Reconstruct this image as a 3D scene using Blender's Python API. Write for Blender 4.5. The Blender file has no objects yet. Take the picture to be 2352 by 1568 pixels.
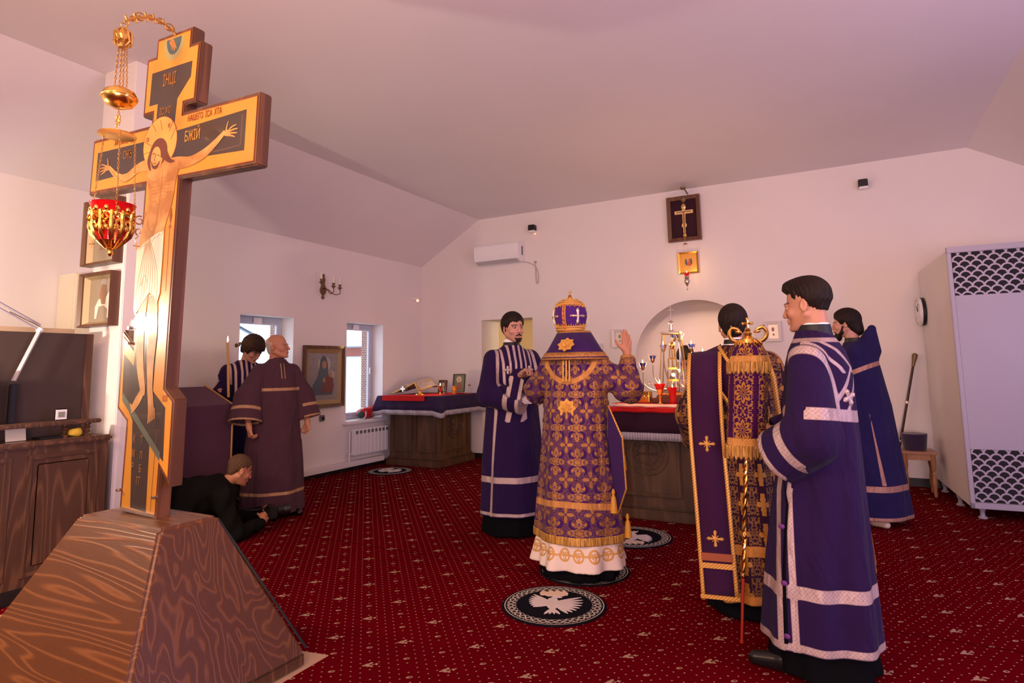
import bpy, bmesh, math, random
import numpy as np
from mathutils import Vector, Matrix, noise as mnoise
random.seed(7)
scene = bpy.context.scene
COL = scene.collection

# ------------------------------------------------------------------ camera
CAMH = 1.38                        # eye height above the carpet, metres
FPX, PCX, PCY = 1407.43, 1181.0, 681.1
YAW, PITCH, ROLL = [math.radians(a) for a in (-28.1527, 6.5982, -0.8913)]
def _cam_axes():
    cy, sy = math.cos(YAW), math.sin(YAW); cp, sp = math.cos(PITCH), math.sin(PITCH)
    cr, sr = math.cos(ROLL), math.sin(ROLL)
    fwd = np.array([sy*cp, cy*cp, sp]); rt = np.array([cy, -sy, 0.]); up = np.cross(rt, fwd)
    return np.array([cr*rt+sr*up, sr*rt-cr*up, fwd])
RM = _cam_axes()
cam_d = bpy.data.cameras.new('camera'); cam = bpy.data.objects.new('camera', cam_d); COL.objects.link(cam)
cam_d.sensor_width = 36; cam_d.sensor_fit = 'HORIZONTAL'; cam_d.lens = FPX/2352*36
cam_d.shift_x = -(PCX-1176)/2352; cam_d.shift_y = (PCY-784)/2352
cam_d.clip_start = 0.05; cam_d.clip_end = 200
m3 = Matrix(((RM[0][0], -RM[1][0], -RM[2][0]), (RM[0][1], -RM[1][1], -RM[2][1]), (RM[0][2], -RM[1][2], -RM[2][2])))
cam.matrix_world = Matrix.Translation((0, 0, CAMH)) @ m3.to_4x4()
scene.camera = cam

# ------------------------------------------------------------------ colour management, world, lights
vs = scene.view_settings
vs.view_transform = 'Standard'; vs.look = 'None'; vs.gamma = 1.0; vs.use_curve_mapping = False
vs.exposure = 0.03
w = bpy.data.worlds.new('sky'); scene.world = w; w.use_nodes = True
bg = w.node_tree.nodes['Background']; bg.inputs[0].default_value = (0.80, 0.88, 1.0, 1); bg.inputs[1].default_value = 3.0

def area(name, loc, target, size, size_y, power, col, spread=180):
    d = bpy.data.lights.new(name, 'AREA'); d.shape = 'RECTANGLE'; d.size = size; d.size_y = size_y
    d.energy = power; d.color = col; d.spread = math.radians(spread)
    o = bpy.data.objects.new(name, d); COL.objects.link(o); o.location = loc
    o.rotation_euler = (Vector(target)-Vector(loc)).to_track_quat('-Z', 'Y').to_euler()
    return o
def point(name, loc, power, col, r=0.02):
    d = bpy.data.lights.new(name, 'POINT'); d.energy = power; d.color = col; d.shadow_soft_size = r
    o = bpy.data.objects.new(name, d); COL.objects.link(o); o.location = loc
    return o
# cool violet daylight from the right; the rear and ceiling areas are added fill
area('daylight_right', (3.0, 3.2, 1.7), (-1.5, 4.5, 1.0), 1.6, 1.5, 66, (0.34, 0.40, 1.0))
area('rear_fill', (0.5, -3.6, 2.0), (-2.0, 4.0, 2.2), 3.2, 1.6, 44, (1.0, 0.66, 0.60))  # frontal fill added behind the camera, no window there
area('ceiling_fill', (0.8, -1.6, 1.2), (-1.4, 4.2, 3.76), 2.2, 1.2, 185, (1.0, 0.68, 0.76))  # unseen light added to lift the ceiling
# warm lights: added fills for the front, cross and ceiling, then the niche lamp
area('front_warm_fill', (-1.6, -0.9, 3.3), (-2.2, 4.5, 1.0), 0.6, 0.6, 56, (1.0, 0.58, 0.34))  # added warm frontal fill, no lamp modelled
area('cross_warm_fill', (-3.3, -0.5, 2.9), (-3.4, 3.0, 1.2), 0.4, 0.4, 24, (1.0, 0.62, 0.30))  # unseen golden fill added for the front of the crucifix
area('warm_uplight_fill', (-3.0, .75, 2.9), (-2.9, 1.6, 3.76), .5, .5, 9, (1.0, .55, .30))  # added out of frame for a warm glow on the ceiling
area('niche_lamp', (-1.74, 8.80, 2.02), (-1.74, 9.1, 1.2), .5, .15, 7, (1.0, .60, .42))
# unseen warm fill added at the right to light the altar side
area('side_fill', (1.7, 2.6, 3.3), (-1.2, 6.4, 0.9), 0.5, 0.5, 34, (1.0, 0.50, 0.30))

# ------------------------------------------------------------------ pixel helpers (depth always given)
def ray(x, y):
    return RM.T @ np.array([(x-PCX)/FPX, (y-PCY)/FPX, 1.])
def onZ(x, y, z=0.):
    d = ray(x, y); t = (z-CAMH)/d[2]; return Vector((d[0]*t, d[1]*t, z))
def onY(x, y, Y):
    d = ray(x, y); t = Y/d[1]; return Vector((d[0]*t, Y, CAMH+d[2]*t))
def onX(x, y, X):
    d = ray(x, y); t = X/d[0]; return Vector((X, d[1]*t, CAMH+d[2]*t))

# ------------------------------------------------------------------ node expressions
class X:
    """a socket in a node tree with arithmetic"""
    def __init__(s, nt, sock): s.nt = nt; s.s = sock
    def _m(s, op, *a, clamp=False):
        n = s.nt.nodes.new('ShaderNodeMath'); n.operation = op; n.use_clamp = clamp
        for i, v in enumerate((s,)+a):
            if isinstance(v, X): s.nt.links.new(v.s, n.inputs[i])
            else: n.inputs[i].default_value = float(v)
        return X(s.nt, n.outputs[0])
    def __add__(s, o): return s._m('ADD', o)
    def __radd__(s, o): return s._m('ADD', o)
    def __sub__(s, o): return s._m('SUBTRACT', o)
    def __rsub__(s, o): return (s*-1)+o
    def __mul__(s, o): return s._m('MULTIPLY', o)
    def __rmul__(s, o): return s._m('MULTIPLY', o)
    def __truediv__(s, o): return s._m('DIVIDE', o)
    def abs(s): return s._m('ABSOLUTE')
    def lt(s, o): return s._m('LESS_THAN', o)
    def gt(s, o): return s._m('GREATER_THAN', o)
    def mn(s, o): return s._m('MINIMUM', o)
    def mx(s, o): return s._m('MAXIMUM', o)
    def sin(s): return s._m('SINE')
    def cos(s): return s._m('COSINE')
    def sqrt(s): return s._m('SQRT')
    def pow(s, o): return s._m('POWER', o)
    def fract(s): return s._m('FRACT')
    def floor(s): return s._m('FLOOR')
    def atan2(s, o): return s._m('ARCTAN2', o)
    def clamp(s): return s._m('ADD', 0.0, clamp=True)
    def rng(s, a, b, c=0., d=1.):
        n = s.nt.nodes.new('ShaderNodeMapRange'); s.nt.links.new(s.s, n.inputs[0])
        n.inputs[1].default_value = a; n.inputs[2].default_value = b; n.inputs[3].default_value = c; n.inputs[4].default_value = d
        return X(s.nt, n.outputs[0])
def hyp(a, b): return (a*a+b*b).sqrt()
def cell(a, p):  # centred repeat, -p/2..p/2
    return ((a/p+0.5).fract()-0.5)*p

class Mat:
    def __init__(s, name, col=(.8, .8, .8), rough=.6, metal=0., spec=.5, sheen=0., coat=0., trans=0., ior=1.45):
        s.m = bpy.data.materials.new(name); s.m.use_nodes = True; s.nt = s.m.node_tree
        s.b = s.nt.nodes['Principled BSDF']; b = s.b
        b.inputs['Base Color'].default_value = (*col, 1); b.inputs['Roughness'].default_value = rough
        b.inputs['Metallic'].default_value = metal; b.inputs['Specular IOR Level'].default_value = spec
        b.inputs['IOR'].default_value = ior
        if sheen: b.inputs['Sheen Weight'].default_value = sheen; b.inputs['Sheen Roughness'].default_value = .5
        if coat: b.inputs['Coat Weight'].default_value = coat; b.inputs['Coat Roughness'].default_value = .12
        if trans: b.inputs['Transmission Weight'].default_value = trans
    def new(s, t): return s.nt.nodes.new(t)
    def link(s, a, b): s.nt.links.new(a.s if isinstance(a, X) else a, b)
    def coord(s, kind='Object'):
        t = s.new('ShaderNodeTexCoord'); sp = s.new('ShaderNodeSeparateXYZ'); s.link(t.outputs[kind], sp.inputs[0])
        return [X(s.nt, sp.outputs[i]) for i in range(3)], t.outputs[kind]
    def attr(s, name, vec=False):
        t = s.new('ShaderNodeAttribute'); t.attribute_name = name
        if vec:
            sp = s.new('ShaderNodeSeparateXYZ'); s.link(t.outputs['Vector'], sp.inputs[0])
            return [X(s.nt, sp.outputs[i]) for i in range(3)], t.outputs['Vector']
        return X(s.nt, t.outputs['Fac'])
    def comb(s, a, b, c):
        n = s.new('ShaderNodeCombineXYZ')
        for i, v in enumerate((a, b, c)):
            if isinstance(v, X): s.link(v, n.inputs[i])
            else: n.inputs[i].default_value = v
        return n.outputs[0]
    def noise(s, vec, scale, detail=3, rough=.5, dist=0.):
        n = s.new('ShaderNodeTexNoise'); s.nt.links.new(vec, n.inputs['Vector']); n.inputs['Scale'].default_value = scale
        n.inputs['Detail'].default_value = detail; n.inputs['Roughness'].default_value = rough; n.inputs['Distortion'].default_value = dist
        return X(s.nt, n.outputs[0])
    def voro(s, vec, scale, feature='F1'):
        n = s.new('ShaderNodeTexVoronoi'); n.feature = feature; s.nt.links.new(vec, n.inputs['Vector']); n.inputs['Scale'].default_value = scale
        return X(s.nt, n.outputs[0])
    def mix(s, f, a, b):
        n = s.new('ShaderNodeMix'); n.data_type = 'RGBA'
        if isinstance(f, X): s.link(f, n.inputs[0])
        else: n.inputs[0].default_value = f
        for v, k in ((a, 6), (b, 7)):
            if isinstance(v, tuple): n.inputs[k].default_value = (*v, 1)
            else: s.nt.links.new(v, n.inputs[k])
        return n.outputs[2]
    def col(s, sock): s.nt.links.new(sock, s.b.inputs['Base Color']); return s
    def rough(s, x): s.link(x, s.b.inputs['Roughness']); return s
    def metal(s, x): s.link(x, s.b.inputs['Metallic']); return s
    def bump(s, h, strength=.3, dist=.01):
        n = s.new('ShaderNodeBump'); s.link(h, n.inputs['Height']); n.inputs['Strength'].default_value = strength; n.inputs['Distance'].default_value = dist
        s.nt.links.new(n.outputs[0], s.b.inputs['Normal']); return s
def emit(name, col, strength):
    m = Mat(name, col, .5); m.b.inputs['Emission Color'].default_value = (*col, 1); m.b.inputs['Emission Strength'].default_value = strength
    return m.m

# ------------------------------------------------------------------ mesh helpers
def mb(): return bmesh.new()
def link(name, bm, mat, parent=None, smooth=False, mats=None):
    me = bpy.data.meshes.new(name); bm.normal_update(); bm.to_mesh(me); bm.free()
    o = bpy.data.objects.new(name, me); COL.objects.link(o)
    for m in (mats or [mat]):
        me.materials.append(m.m if isinstance(m, Mat) else m)
    if smooth:
        me.polygons.foreach_set('use_smooth', [True]*len(me.polygons))
        try: me.set_sharp_from_angle(angle=math.radians(40))
        except Exception: pass
    if parent is not None: o.parent = parent
    return o
def thing(name, label, cat, loc=(0, 0, 0), rot=(0, 0, 0), group=None):
    o = bpy.data.objects.new(name, None); COL.objects.link(o); o.location = loc; o.rotation_euler = rot
    o.empty_display_size = .1
    o['label'] = label; o['category'] = cat
    if group: o['group'] = group
    return o
def tag(o, label, cat, group=None):
    o['label'] = label; o['category'] = cat
    if group: o['group'] = group
    return o
def struct(o): o['kind'] = 'structure'; return o
def box(bm, a, b, bevel=0., seg=2):
    a = Vector(a); b = Vector(b); c = (a+b)/2; s = b-a
    r = bmesh.ops.create_cube(bm, size=1.0, matrix=Matrix.Translation(c) @ Matrix.Diagonal((abs(s.x), abs(s.y), abs(s.z), 1)))
    if bevel:
        es = list({e for v in r['verts'] for e in v.link_edges})
        bmesh.ops.bevel(bm, geom=es, offset=bevel, segments=seg, affect='EDGES', clamp_overlap=True)
    return bm
def prism(bm, pts, d0, d1, axis='y'):
    """polygon pts (2D) extruded along axis from d0 to d1; xz for y, yz for x, xy for z"""
    def P(p, d):
        return {'y': (p[0], d, p[1]), 'x': (d, p[0], p[1]), 'z': (p[0], p[1], d)}[axis]
    n = len(pts)
    A = [bm.verts.new(P(p, d0)) for p in pts]; B = [bm.verts.new(P(p, d1)) for p in pts]
    fs = [bm.faces.new(A), bm.faces.new(B[::-1])]
    for i in range(n): fs.append(bm.faces.new((A[i], B[i], B[(i+1) % n], A[(i+1) % n])))
    bmesh.ops.recalc_face_normals(bm, faces=fs)
    return fs
def lathe(bm, prof, n=24, c=(0, 0, 0), sx=1., sy=1.):
    rings = []
    for r, z in prof:
        if r < 1e-5: rings.append([bm.verts.new((c[0], c[1], c[2]+z))])
        else: rings.append([bm.verts.new((c[0]+r*sx*math.cos(2*math.pi*i/n), c[1]+r*sy*math.sin(2*math.pi*i/n), c[2]+z)) for i in range(n)])
    fs = []
    for A, B in zip(rings, rings[1:]):
        if len(A) == 1 and len(B) == 1: continue
        for i in range(n):
            j = (i+1) % n
            if len(A) == 1: fs.append(bm.faces.new((A[0], B[j], B[i])))
            elif len(B) == 1: fs.append(bm.faces.new((A[i], A[j], B[0])))
            else: fs.append(bm.faces.new((A[i], A[j], B[j], B[i])))
    for R in (rings[0], rings[-1]):
        if len(R) > 1: fs.append(bm.faces.new(R))
    bmesh.ops.recalc_face_normals(bm, faces=fs)
    return fs
def tube(bm, pts, r, n=8, closed=False):
    P = [Vector(p) for p in pts]; N = len(P)
    R = r if hasattr(r, '__len__') else [r]*N
    rings = []; prev = None
    for i in range(N):
        if closed: t = P[(i+1) % N]-P[i-1]
        else: t = P[min(i+1, N-1)]-P[max(i-1, 0)]
        t.normalize()
        if prev is None: a = t.orthogonal().normalized()
        else: a = (prev-t*prev.dot(t)); a = a.normalized() if a.length > 1e-6 else t.orthogonal().normalized()
        prev = a; b = t.cross(a)
        rings.append([bm.verts.new(P[i]+(a*math.cos(2*math.pi*k/n)+b*math.sin(2*math.pi*k/n))*R[i]) for k in range(n)])
    fs = []
    for i in range(N if closed else N-1):
        A, B = rings[i], rings[(i+1) % N]
        for k in range(n): fs.append(bm.faces.new((A[k], A[(k+1) % n], B[(k+1) % n], B[k])))
    if not closed: fs.append(bm.faces.new(rings[0][::-1])); fs.append(bm.faces.new(rings[-1]))
    bmesh.ops.recalc_face_normals(bm, faces=fs)
    return fs
def ball(bm, c, r, sub=2, sc=(1, 1, 1)):
    bmesh.ops.create_icosphere(bm, subdivisions=sub, radius=r, matrix=Matrix.Translation(c) @ Matrix.Diagonal((*sc, 1)))
def torus(bm, c, R, r, axis='z', n=24, m=8, arc=1.0):
    pts = []
    for i in range(n+(0 if arc == 1.0 else 1)):
        a = 2*math.pi*arc*i/n
        p = {'z': (R*math.cos(a), R*math.sin(a), 0), 'y': (R*math.cos(a), 0, R*math.sin(a)), 'x': (0, R*math.cos(a), R*math.sin(a))}[axis]
        pts.append(Vector(c)+Vector(p))
    tube(bm, pts, r, m, closed=(arc == 1.0))
def spline(pts, n=6):
    P = [Vector(p) for p in pts]; out = []
    for i in range(len(P)-1):
        a, b, c, d = P[max(i-1, 0)], P[i], P[i+1], P[min(i+2, len(P)-1)]
        for k in range(n):
            t = k/n
            out.append(.5*((2*b)+(c-a)*t+(2*a-5*b+4*c-d)*t*t+(3*b-a-3*c+d)*t**3))
    out.append(P[-1]); return out
def text(name, s, size, mat, parent, loc, rot=(math.pi/2, 0, 0), depth=.0004, sx=1., shear=0.):
    c = bpy.data.curves.new(name, 'FONT'); c.body = s; c.size = size; c.extrude = depth; c.align_x = 'CENTER'; c.align_y = 'CENTER'; c.shear = shear
    o = bpy.data.objects.new(name, c); COL.objects.link(o)
    bpy.context.view_layer.update()
    me = bpy.data.meshes.new_from_object(o.evaluated_get(bpy.context.evaluated_depsgraph_get())); bpy.data.objects.remove(o)
    o = bpy.data.objects.new(name, me); COL.objects.link(o); me.materials.clear(); me.materials.append(mat.m if isinstance(mat, Mat) else mat)
    o.parent = parent; o.location = loc; o.rotation_euler = rot; o.scale = (sx, 1, 1)
    return o
def copy_tree(o, parent=None):
    c = o.copy(); COL.objects.link(c)
    if parent is not None: c.parent = parent
    for ch in [q for q in bpy.data.objects if q.parent == o]: copy_tree(ch, c)
    return c

# ------------------------------------------------------------------ materials
def plaster(name, col, bump=.06):
    m = Mat(name, col, .85, spec=.25); _, v = m.coord('Object')
    m.bump(m.noise(v, 60, 4, .6), bump, .004)
    n = m.noise(v, 1.3, 3); return m.col(m.mix(n, col, tuple(c*.94 for c in col)))
M_wall = plaster('white_plaster', (.80, .75, .74)); M_ceil = plaster('ceiling_paint', (.82, .77, .79), .03)
M_room = plaster('yellow_room_plaster', (.80, .66, .47))
def wood(name, dark, light, scale=1., axis='z', coat=.2, rough=.42, lines=34.):
    m = Mat(name, dark, rough, coat=coat); (x, y, z), v = m.coord('Object')
    k = {'z': (x, y, z*.09), 'x': (x*.09, y, z), 'y': (x, y*.09, z)}[axis]
    vec = m.comb(*k)
    warp = m.noise(vec, 2.6*scale, 2, .42, .35)
    ring = ((warp*lines*1.0)+(m.noise(vec, 16*scale, 2)*1.2)).sin()*.5+.5
    ring = ring.pow(5.0)
    fine = m.noise(m.comb(*(k[i]*1.0 for i in range(3))), 130*scale, 3, .6)
    f = (ring*.55+fine*.35).clamp()
    m.col(m.mix(f, dark, light)); m.bump(ring*.6+fine*.4, .25, .004)
    return m
M_wood_base = wood('oak_base', (.068, .019, .005), (.24, .086, .023), 2.1, 'x', lines=110., coat=.15)
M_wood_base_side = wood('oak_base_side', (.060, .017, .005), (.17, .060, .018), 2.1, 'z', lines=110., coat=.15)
M_wood_dark = wood('dark_oak', (.060, .027, .013), (.17, .082, .040), 1.3, 'z', lines=110.)
M_wood_cross = wood('cross_oak', (.075, .028, .012), (.20, .075, .030), 2.0, 'z')
M_wood_altar = wood('altar_oak', (.060, .030, .016), (.135, .070, .036), 1.4, 'z', coat=.2, rough=.5)
M_wood_frame = wood('frame_wood', (.10, .040, .020), (.20, .09, .045), 2.0, 'z')
M_wood_stool = wood('stool_pine', (.30, .13, .055), (.44, .21, .10), 2.0, 'z')
M_black = Mat('black', (.008, .008, .009), .5).m
M_blackcloth = Mat('black_cloth', (.004, .004, .005), .95, spec=.05).m
M_base = Mat('black_skirting', (.012, .011, .012), .45).m
M_white = Mat('white_enamel', (.37, .345, .40), .4).m
M_whitep = Mat('white_plastic', (.82, .82, .84), .35).m
M_grey = Mat('grey_plastic', (.16, .16, .17), .5).m
M_gold = Mat('polished_brass', (.85, .50, .13), .22, metal=1.).m
M_goldd = Mat('cast_brass', (.62, .36, .11), .38, metal=1.).m
M_brass_old = Mat('aged_brass', (.20, .13, .07), .5, metal=.7).m
M_silver = Mat('silver_metal', (.72, .66, .60), .28, metal=1.).m
def thin_glass(name, refl=.07, rough=.02, tint=(.97, .98, .98)):
    m = Mat(name); nt = m.nt; out = nt.nodes['Material Output']; t = m.new('ShaderNodeBsdfTransparent'); t.inputs[0].default_value = (*tint, 1)
    g = m.new('ShaderNodeBsdfGlossy'); g.inputs['Roughness'].default_value = rough; mx = m.new('ShaderNodeMixShader'); f = m.new('ShaderNodeLayerWeight')
    k = (X(nt, f.outputs['Facing']).pow(5.0)*.8+refl*.5).clamp(); m.link(k, mx.inputs[0]); nt.links.new(t.outputs[0], mx.inputs[1]); nt.links.new(g.outputs[0], mx.inputs[2]); nt.links.new(mx.outputs[0], out.inputs[0]); return m.m
M_glass = thin_glass('clear_glass')
M_flame = emit('candle_flame', (1.0, .60, .20), 24)
M_wax = Mat('beeswax', (.62, .36, .07), .5)
M_waxw = Mat('white_wax', (.85, .80, .70), .4).m
M_redglass = Mat('red_glass', (.75, .01, .015), .08, trans=.45).m
M_blueglass = Mat('blue_glass', (.03, .05, .35), .1, trans=.4).m
# ================================================================== ROOM
XL, YB, XR, YR, ZC, ZK = -6.20, 8.29, 3.25, -4.2, 3.76, 3.09      # left wall, back wall, right wall, rear wall, flat ceiling, top of left wall
XF = -5.06                                                        # fold between slope and flat ceiling
# ---- carpet with woven motif
mc = Mat('red_carpet', (.2, .002, .008), .95, spec=.0)
(x, y, z), v = mc.coord('Object')
dx, dy = -.666, .746
V = x*dx+y*dy; U = x*(-dy)*-1.0+y*(-dx)          # U across the rows, V along them
V0 = -2.443*dx+2.787*dy; U0 = -2.443*dy+2.787*(-dx)
U = U-U0; V = V-V0
PU, PV, SH = .1725, .560, .205
ci = (U/PU+.5).floor()                           # column index
u = U-ci*PU
vv = cell(V-ci*SH, PV)                            # along a column, 0 at the flower
# flower (seen as a lily lying along U) and a little star beside it
def disk(a, b, ca, cb, ra, rb): return hyp((a-ca)/ra, (b-cb)/rb)-1.0
F = disk(u, vv, -.018, 0, .019, .0075)
F = F.mn(disk(u, vv, -.004, .011, .017, .0055)).mn(disk(u, vv, -.002, -.011, .016, .0055))
F = F.mn(disk(u, vv, .008, .019, .008, .0055)).mn(disk(u, vv, .008, -.018, .007, .0055))
F = F.mn(disk(u, vv, .031, 0, .011, .004)).mn(disk(u, vv, .031, 0, .004, .012)).mn(disk(u, vv, .014, 0, .006, .003))
F = F.mn((vv-(-.187)).abs().mx(0)*0+disk(u, vv, 0, .187, .016, .0095).mx(disk(u, vv, .004, .187, .008, .004)*-1.0))
F = F.mn(disk(u, vv, 0, -.187, .016, .0095).mx(disk(u, vv, .004, -.187, .008, .004)*-1.0))
# dots: three rows between columns plus dots in the column
PD = .0431; ri = (U/PD+.5).floor(); ud = U-ri*PD; vd = cell(V-ri*.0205, .0467)
dot = disk(ud, vd, 0, 0, .0044, .0038)
incol = (u.abs().lt(PD/2))
vc = cell(vv-.0467, .0934)
dotc = disk(u, vc, 0, 0, .0048, .0042).mx((vv.abs().lt(.04))*2-1)
nearm = incol
D = dot.mx(incol*4-2)
F = F.mn(D).mn(dotc)
pile = mc.noise(v, 900, 2); big = mc.noise(v, 2.2, 3)
# seams between the carpet lengths
s1 = ((y-3.855)+x*.009).abs()
seam = s1.lt(.0055)
red = mc.mix(pile, (.075, .0006, .0030), (.150, .0018, .0065)); red = mc.mix(big*.5, red, (.060, .0005, .004))
cream = mc.mix(pile, (.26, .155, .10), (.46, .31, .21))
c = mc.mix(F.lt(0), red, cream); c = mc.mix(seam*.8, c, (.03, .0, .002))
mc.col(c); mc.bump(pile, .5, .004)
b = mb(); box(b, (XL-.3, YR-.2, -.12), (XR+.2, YB+1.6, 0)); floor = struct(link('floor', b, mc))
# ---- ceiling: flat field, slope to the left wall, slope at the right
b = mb()
prism(b, [(XF, ZC), (1.36, ZC), (XR+.1, 2.55), (XR+.1, 4.1), (XL-.4, 4.1), (XL-.4, ZK-.23), (XL, ZK)], YR-.2, YB+.35, 'y')
struct(link('ceiling', b, M_ceil))
# ---- left wall with two window openings
W1 = (onX(552, 720, XL).y, onX(675, 729, XL).y, .78, onX(552, 720, XL).z)
W2 = (onX(797, 739, XL).y, onX(880, 747, XL).y, onX(797, 967, XL).z, onX(797, 739, XL).z)
TH = .30
b = mb()
def wb(y0, y1, z0, z1): box(b, (XL-TH, y0, z0), (XL, y1, z1))
wb(YR-.2, W1[0], 0, 3.3); wb(W1[1], W2[0], 0, 3.3); wb(W2[1], YB+.35, 0, 3.3)
for W in (W1, W2): wb(W[0], W[1], 0, W[2]); wb(W[0], W[1], W[3], 3.3)
struct(link('wall_left', b, M_wall))
# ---- windows
M_frame = Mat('window_frame', (.50, .55, .66), .35).m
M_pane = thin_glass('window_pane', .02, .0, (1, 1, 1))
for i, W in enumerate((W1, W2)):
    t = struct(thing('window_%d' % (i+1), 'w', 'window', (XL-TH+.06, 0, 0))); del t['label']; del t['category']
    f = mb(); y0, y1, z0, z1 = W; q = .065
    for a, c_ in (((-.028, y0+.001, z0+.001), (.028, y0+q, z1-.001)), ((-.028, y1-q, z0+.001), (.028, y1-.001, z1-.001)), ((-.03, y0, z0), (.03, y1, z0+q)), ((-.03, y0, z1-q), (.03, y1, z1))): box(f, a, c_, .006)
    link('window_frame', f, M_frame, t)
    f = mb(); q2 = q+.03
    for a, c_ in (((.0, y0+q, z0+q+.001), (.043, y0+q2, z1-q-.001)), ((.0, y1-q2, z0+q+.001), (.043, y1-q, z1-q-.001)), ((0, y0+q, z0+q), (.045, y1-q, z0+q2)), ((0, y0+q, z1-q2), (.045, y1-q, z1-q))): box(f, a, c_, .005)
    link('sash', f, M_frame, t)
    f = mb(); box(f, (-.004, y0+q, z0+q), (.004, y1-q, z1-q)); link('pane', f, M_pane, t)
    f = mb(); box(f, (.046, y1-q2+.005, (z0+z1)/2-.05), (.07, y1-q-.01, (z0+z1)/2+.05), .006); link('handle', f, M_whitep, t)
    f = mb(); box(f, (.046, (y0+y1)/2-.06, z1-q-.035), (.06, (y0+y1)/2+.06, z1-.01), .004); link('vent', f, M_whitep, t)
    f = mb(); box(f, (TH-.085, y0-.06, z0-.045), (TH+.03, y1+.05, z0+.002), .012); link('sill', f, M_whitep, t)
# ---- back wall: doorway at the left, arched niche
DX0, DX1, DZ = -5.03, -4.13, 2.13
NX0, NX1, NZ = -2.55, -.93, 1.43      # niche springing line
NR = (NX1-NX0)/2
def wall_with_hole():
    b = mb(); y0, y1 = YB, YB+.55
    box(b, (XL-.3, y0, 0), (DX0, y1, 4.1)); box(b, (DX0, y0, DZ), (DX1, y1, 4.1)); box(b, (DX1, y0, 0), (NX0, y1, 4.1))
    box(b, (NX1, y0, 0), (XR+.1, y1, 4.1))
    pts = [(NX0, NZ)]+[(((NX0+NX1)/2)-NR*math.cos(math.pi*k/32), NZ+NR*1.0*math.sin(math.pi*k/32)) for k in range(1, 32)]+[(NX1, NZ), (NX1, 4.1), (NX0, 4.1)]
    prism(b, pts, y0, y1, 'y')
    return struct(link('wall_back', b, M_wall))
wall_with_hole()
# apse behind the niche: curved shell
b = mb(); cx = (NX0+NX1)/2; n = 20
prev = None
rows = []
for j in range(0, 13):
    z = [0, .3, .6, .9, 1.2, NZ][j] if j < 6 else NZ+NR*1.12*math.sin(math.pi/2*(j-5)/7)
    k = 1.0 if j < 6 else math.cos(math.pi/2*(j-5)/7)
    rows.append([b.verts.new((cx-(NR*1.12)*k*math.cos(math.pi*i/n), YB+.5+.75*max(k, .02)*math.sin(math.pi*i/n), z)) for i in range(n+1)])
for A, B in zip(rows, rows[1:]):
    for i in range(n): b.faces.new((A[i], A[i+1], B[i+1], B[i]))
bmesh.ops.recalc_face_normals(b, faces=b.faces); struct(link('wall_apse', b, M_wall, smooth=True))
# room behind the doorway
b = mb(); box(b, (DX0-.25, YB+1.5, 0), (DX1+1.4, YB+1.6, 2.7)); box(b, (DX0-.35, YB+.5, 0), (DX0-.25, YB+1.6, 2.7)); box(b, (DX1+1.3, YB+.5, 0), (DX1+1.4, YB+1.6, 2.7))
box(b, (DX0-.35, YB+.5, 2.7), (DX1+1.4, YB+1.6, 2.75)); struct(link('wall_porch', b, M_room))
area('porch_window_light', (DX1+1.1, YB+1.0, 1.7), (DX0, YB+1.0, 1.5), .5, 1.2, 16, (1.0, .78, .42))
b = mb(); box(b, (DX0+.42, YB+1.46, .0), (DX0+1.25, YB+1.50, 2.0), .005); d = struct(link('door_1', b, Mat('ochre_door', (.55, .38, .16), .5)))
b = mb(); tube(b, [(DX0+.5, YB+1.46, 1.0), (DX0+.5, YB+1.42, 1.0), (DX0+.6, YB+1.42, 1.0)], .008); link('door_handle', b, M_silver, d)
# ---- right and rear wall
b = mb(); box(b, (XR, YR-.2, 0), (XR+.1, YB+.3, 4.1)); struct(link('wall_right', b, M_wall))
b = mb(); box(b, (XL-.3, YR-.2, 0), (XR+.1, YR, 4.1)); struct(link('wall_rear', b, M_wall))
# ---- pillar at the left
PX0, PX1, PY0, PY1 = -5.05, -4.63, 2.575, 3.0
b = mb(); box(b, (PX0, PY0, 0), (PX1, PY1, ZC+.05), .006); struct(link('wall_pillar', b, M_wall))
# ---- skirting and boxed pipe
b = mb(); box(b, (XL, 3.0, 0), (XL+.03, YB, .055)); struct(link('baseboard_left', b, M_base))
b = mb(); box(b, (XL, YB-.02, 0), (DX0, YB, .075)); box(b, (DX0-.02, YB, 0), (DX0, YB+.5, .075)); box(b, (DX1, YB-.02, 0), (NX0, YB, .075)); box(b, (NX1, YB-.02, 0), (XR, YB, .09)); box(b, (NX0, YB+.9, 0), (NX1, YB+.95, .08))
struct(link('baseboard_back', b, M_base))
b = mb(); box(b, (XL, 3.0, .055), (XL+.11, 7.25, .125), .006); struct(link('trim_1', b, M_wall))
# ---- outside: snow, brick return, neighbour's shed
M_snow = Mat('snow', (.85, .88, .93), .8).m
b = mb(); box(b, (-40, -10, -.5), (XL-.6, 30, -.35)); g = tag(link('snow_ground', b, M_snow), 'snow lying on the ground outside both windows', 'snow'); g['kind'] = 'stuff'
mbk = Mat('brick', (.22, .09, .06), .9); (x, y, z), v = mbk.coord('Object')
bk = mbk.new('ShaderNodeTexBrick'); mbk.link(mbk.comb(x, z, 0.), bk.inputs[0]); bk.inputs['Scale'].default_value = 9
bk.inputs['Color1'].default_value = (.24, .10, .07, 1); bk.inputs['Color2'].default_value = (.17, .07, .05, 1); bk.inputs['Mortar'].default_value = (.5, .48, .46, 1)
mbk.col(bk.outputs[0])
for W, lab in ((W1, 'brick jamb outside the window behind the bowed reader'), (W2, 'brick jamb outside the window beside the corner table')):
    b = mb(); box(b, (XL-TH-.115, W[1]-.015, W[2]-.5), (XL-TH-.005, W[1]+.25, W[3]+.3)); tag(link('brick_jamb', b, mbk), lab, 'brickwork')
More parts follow.
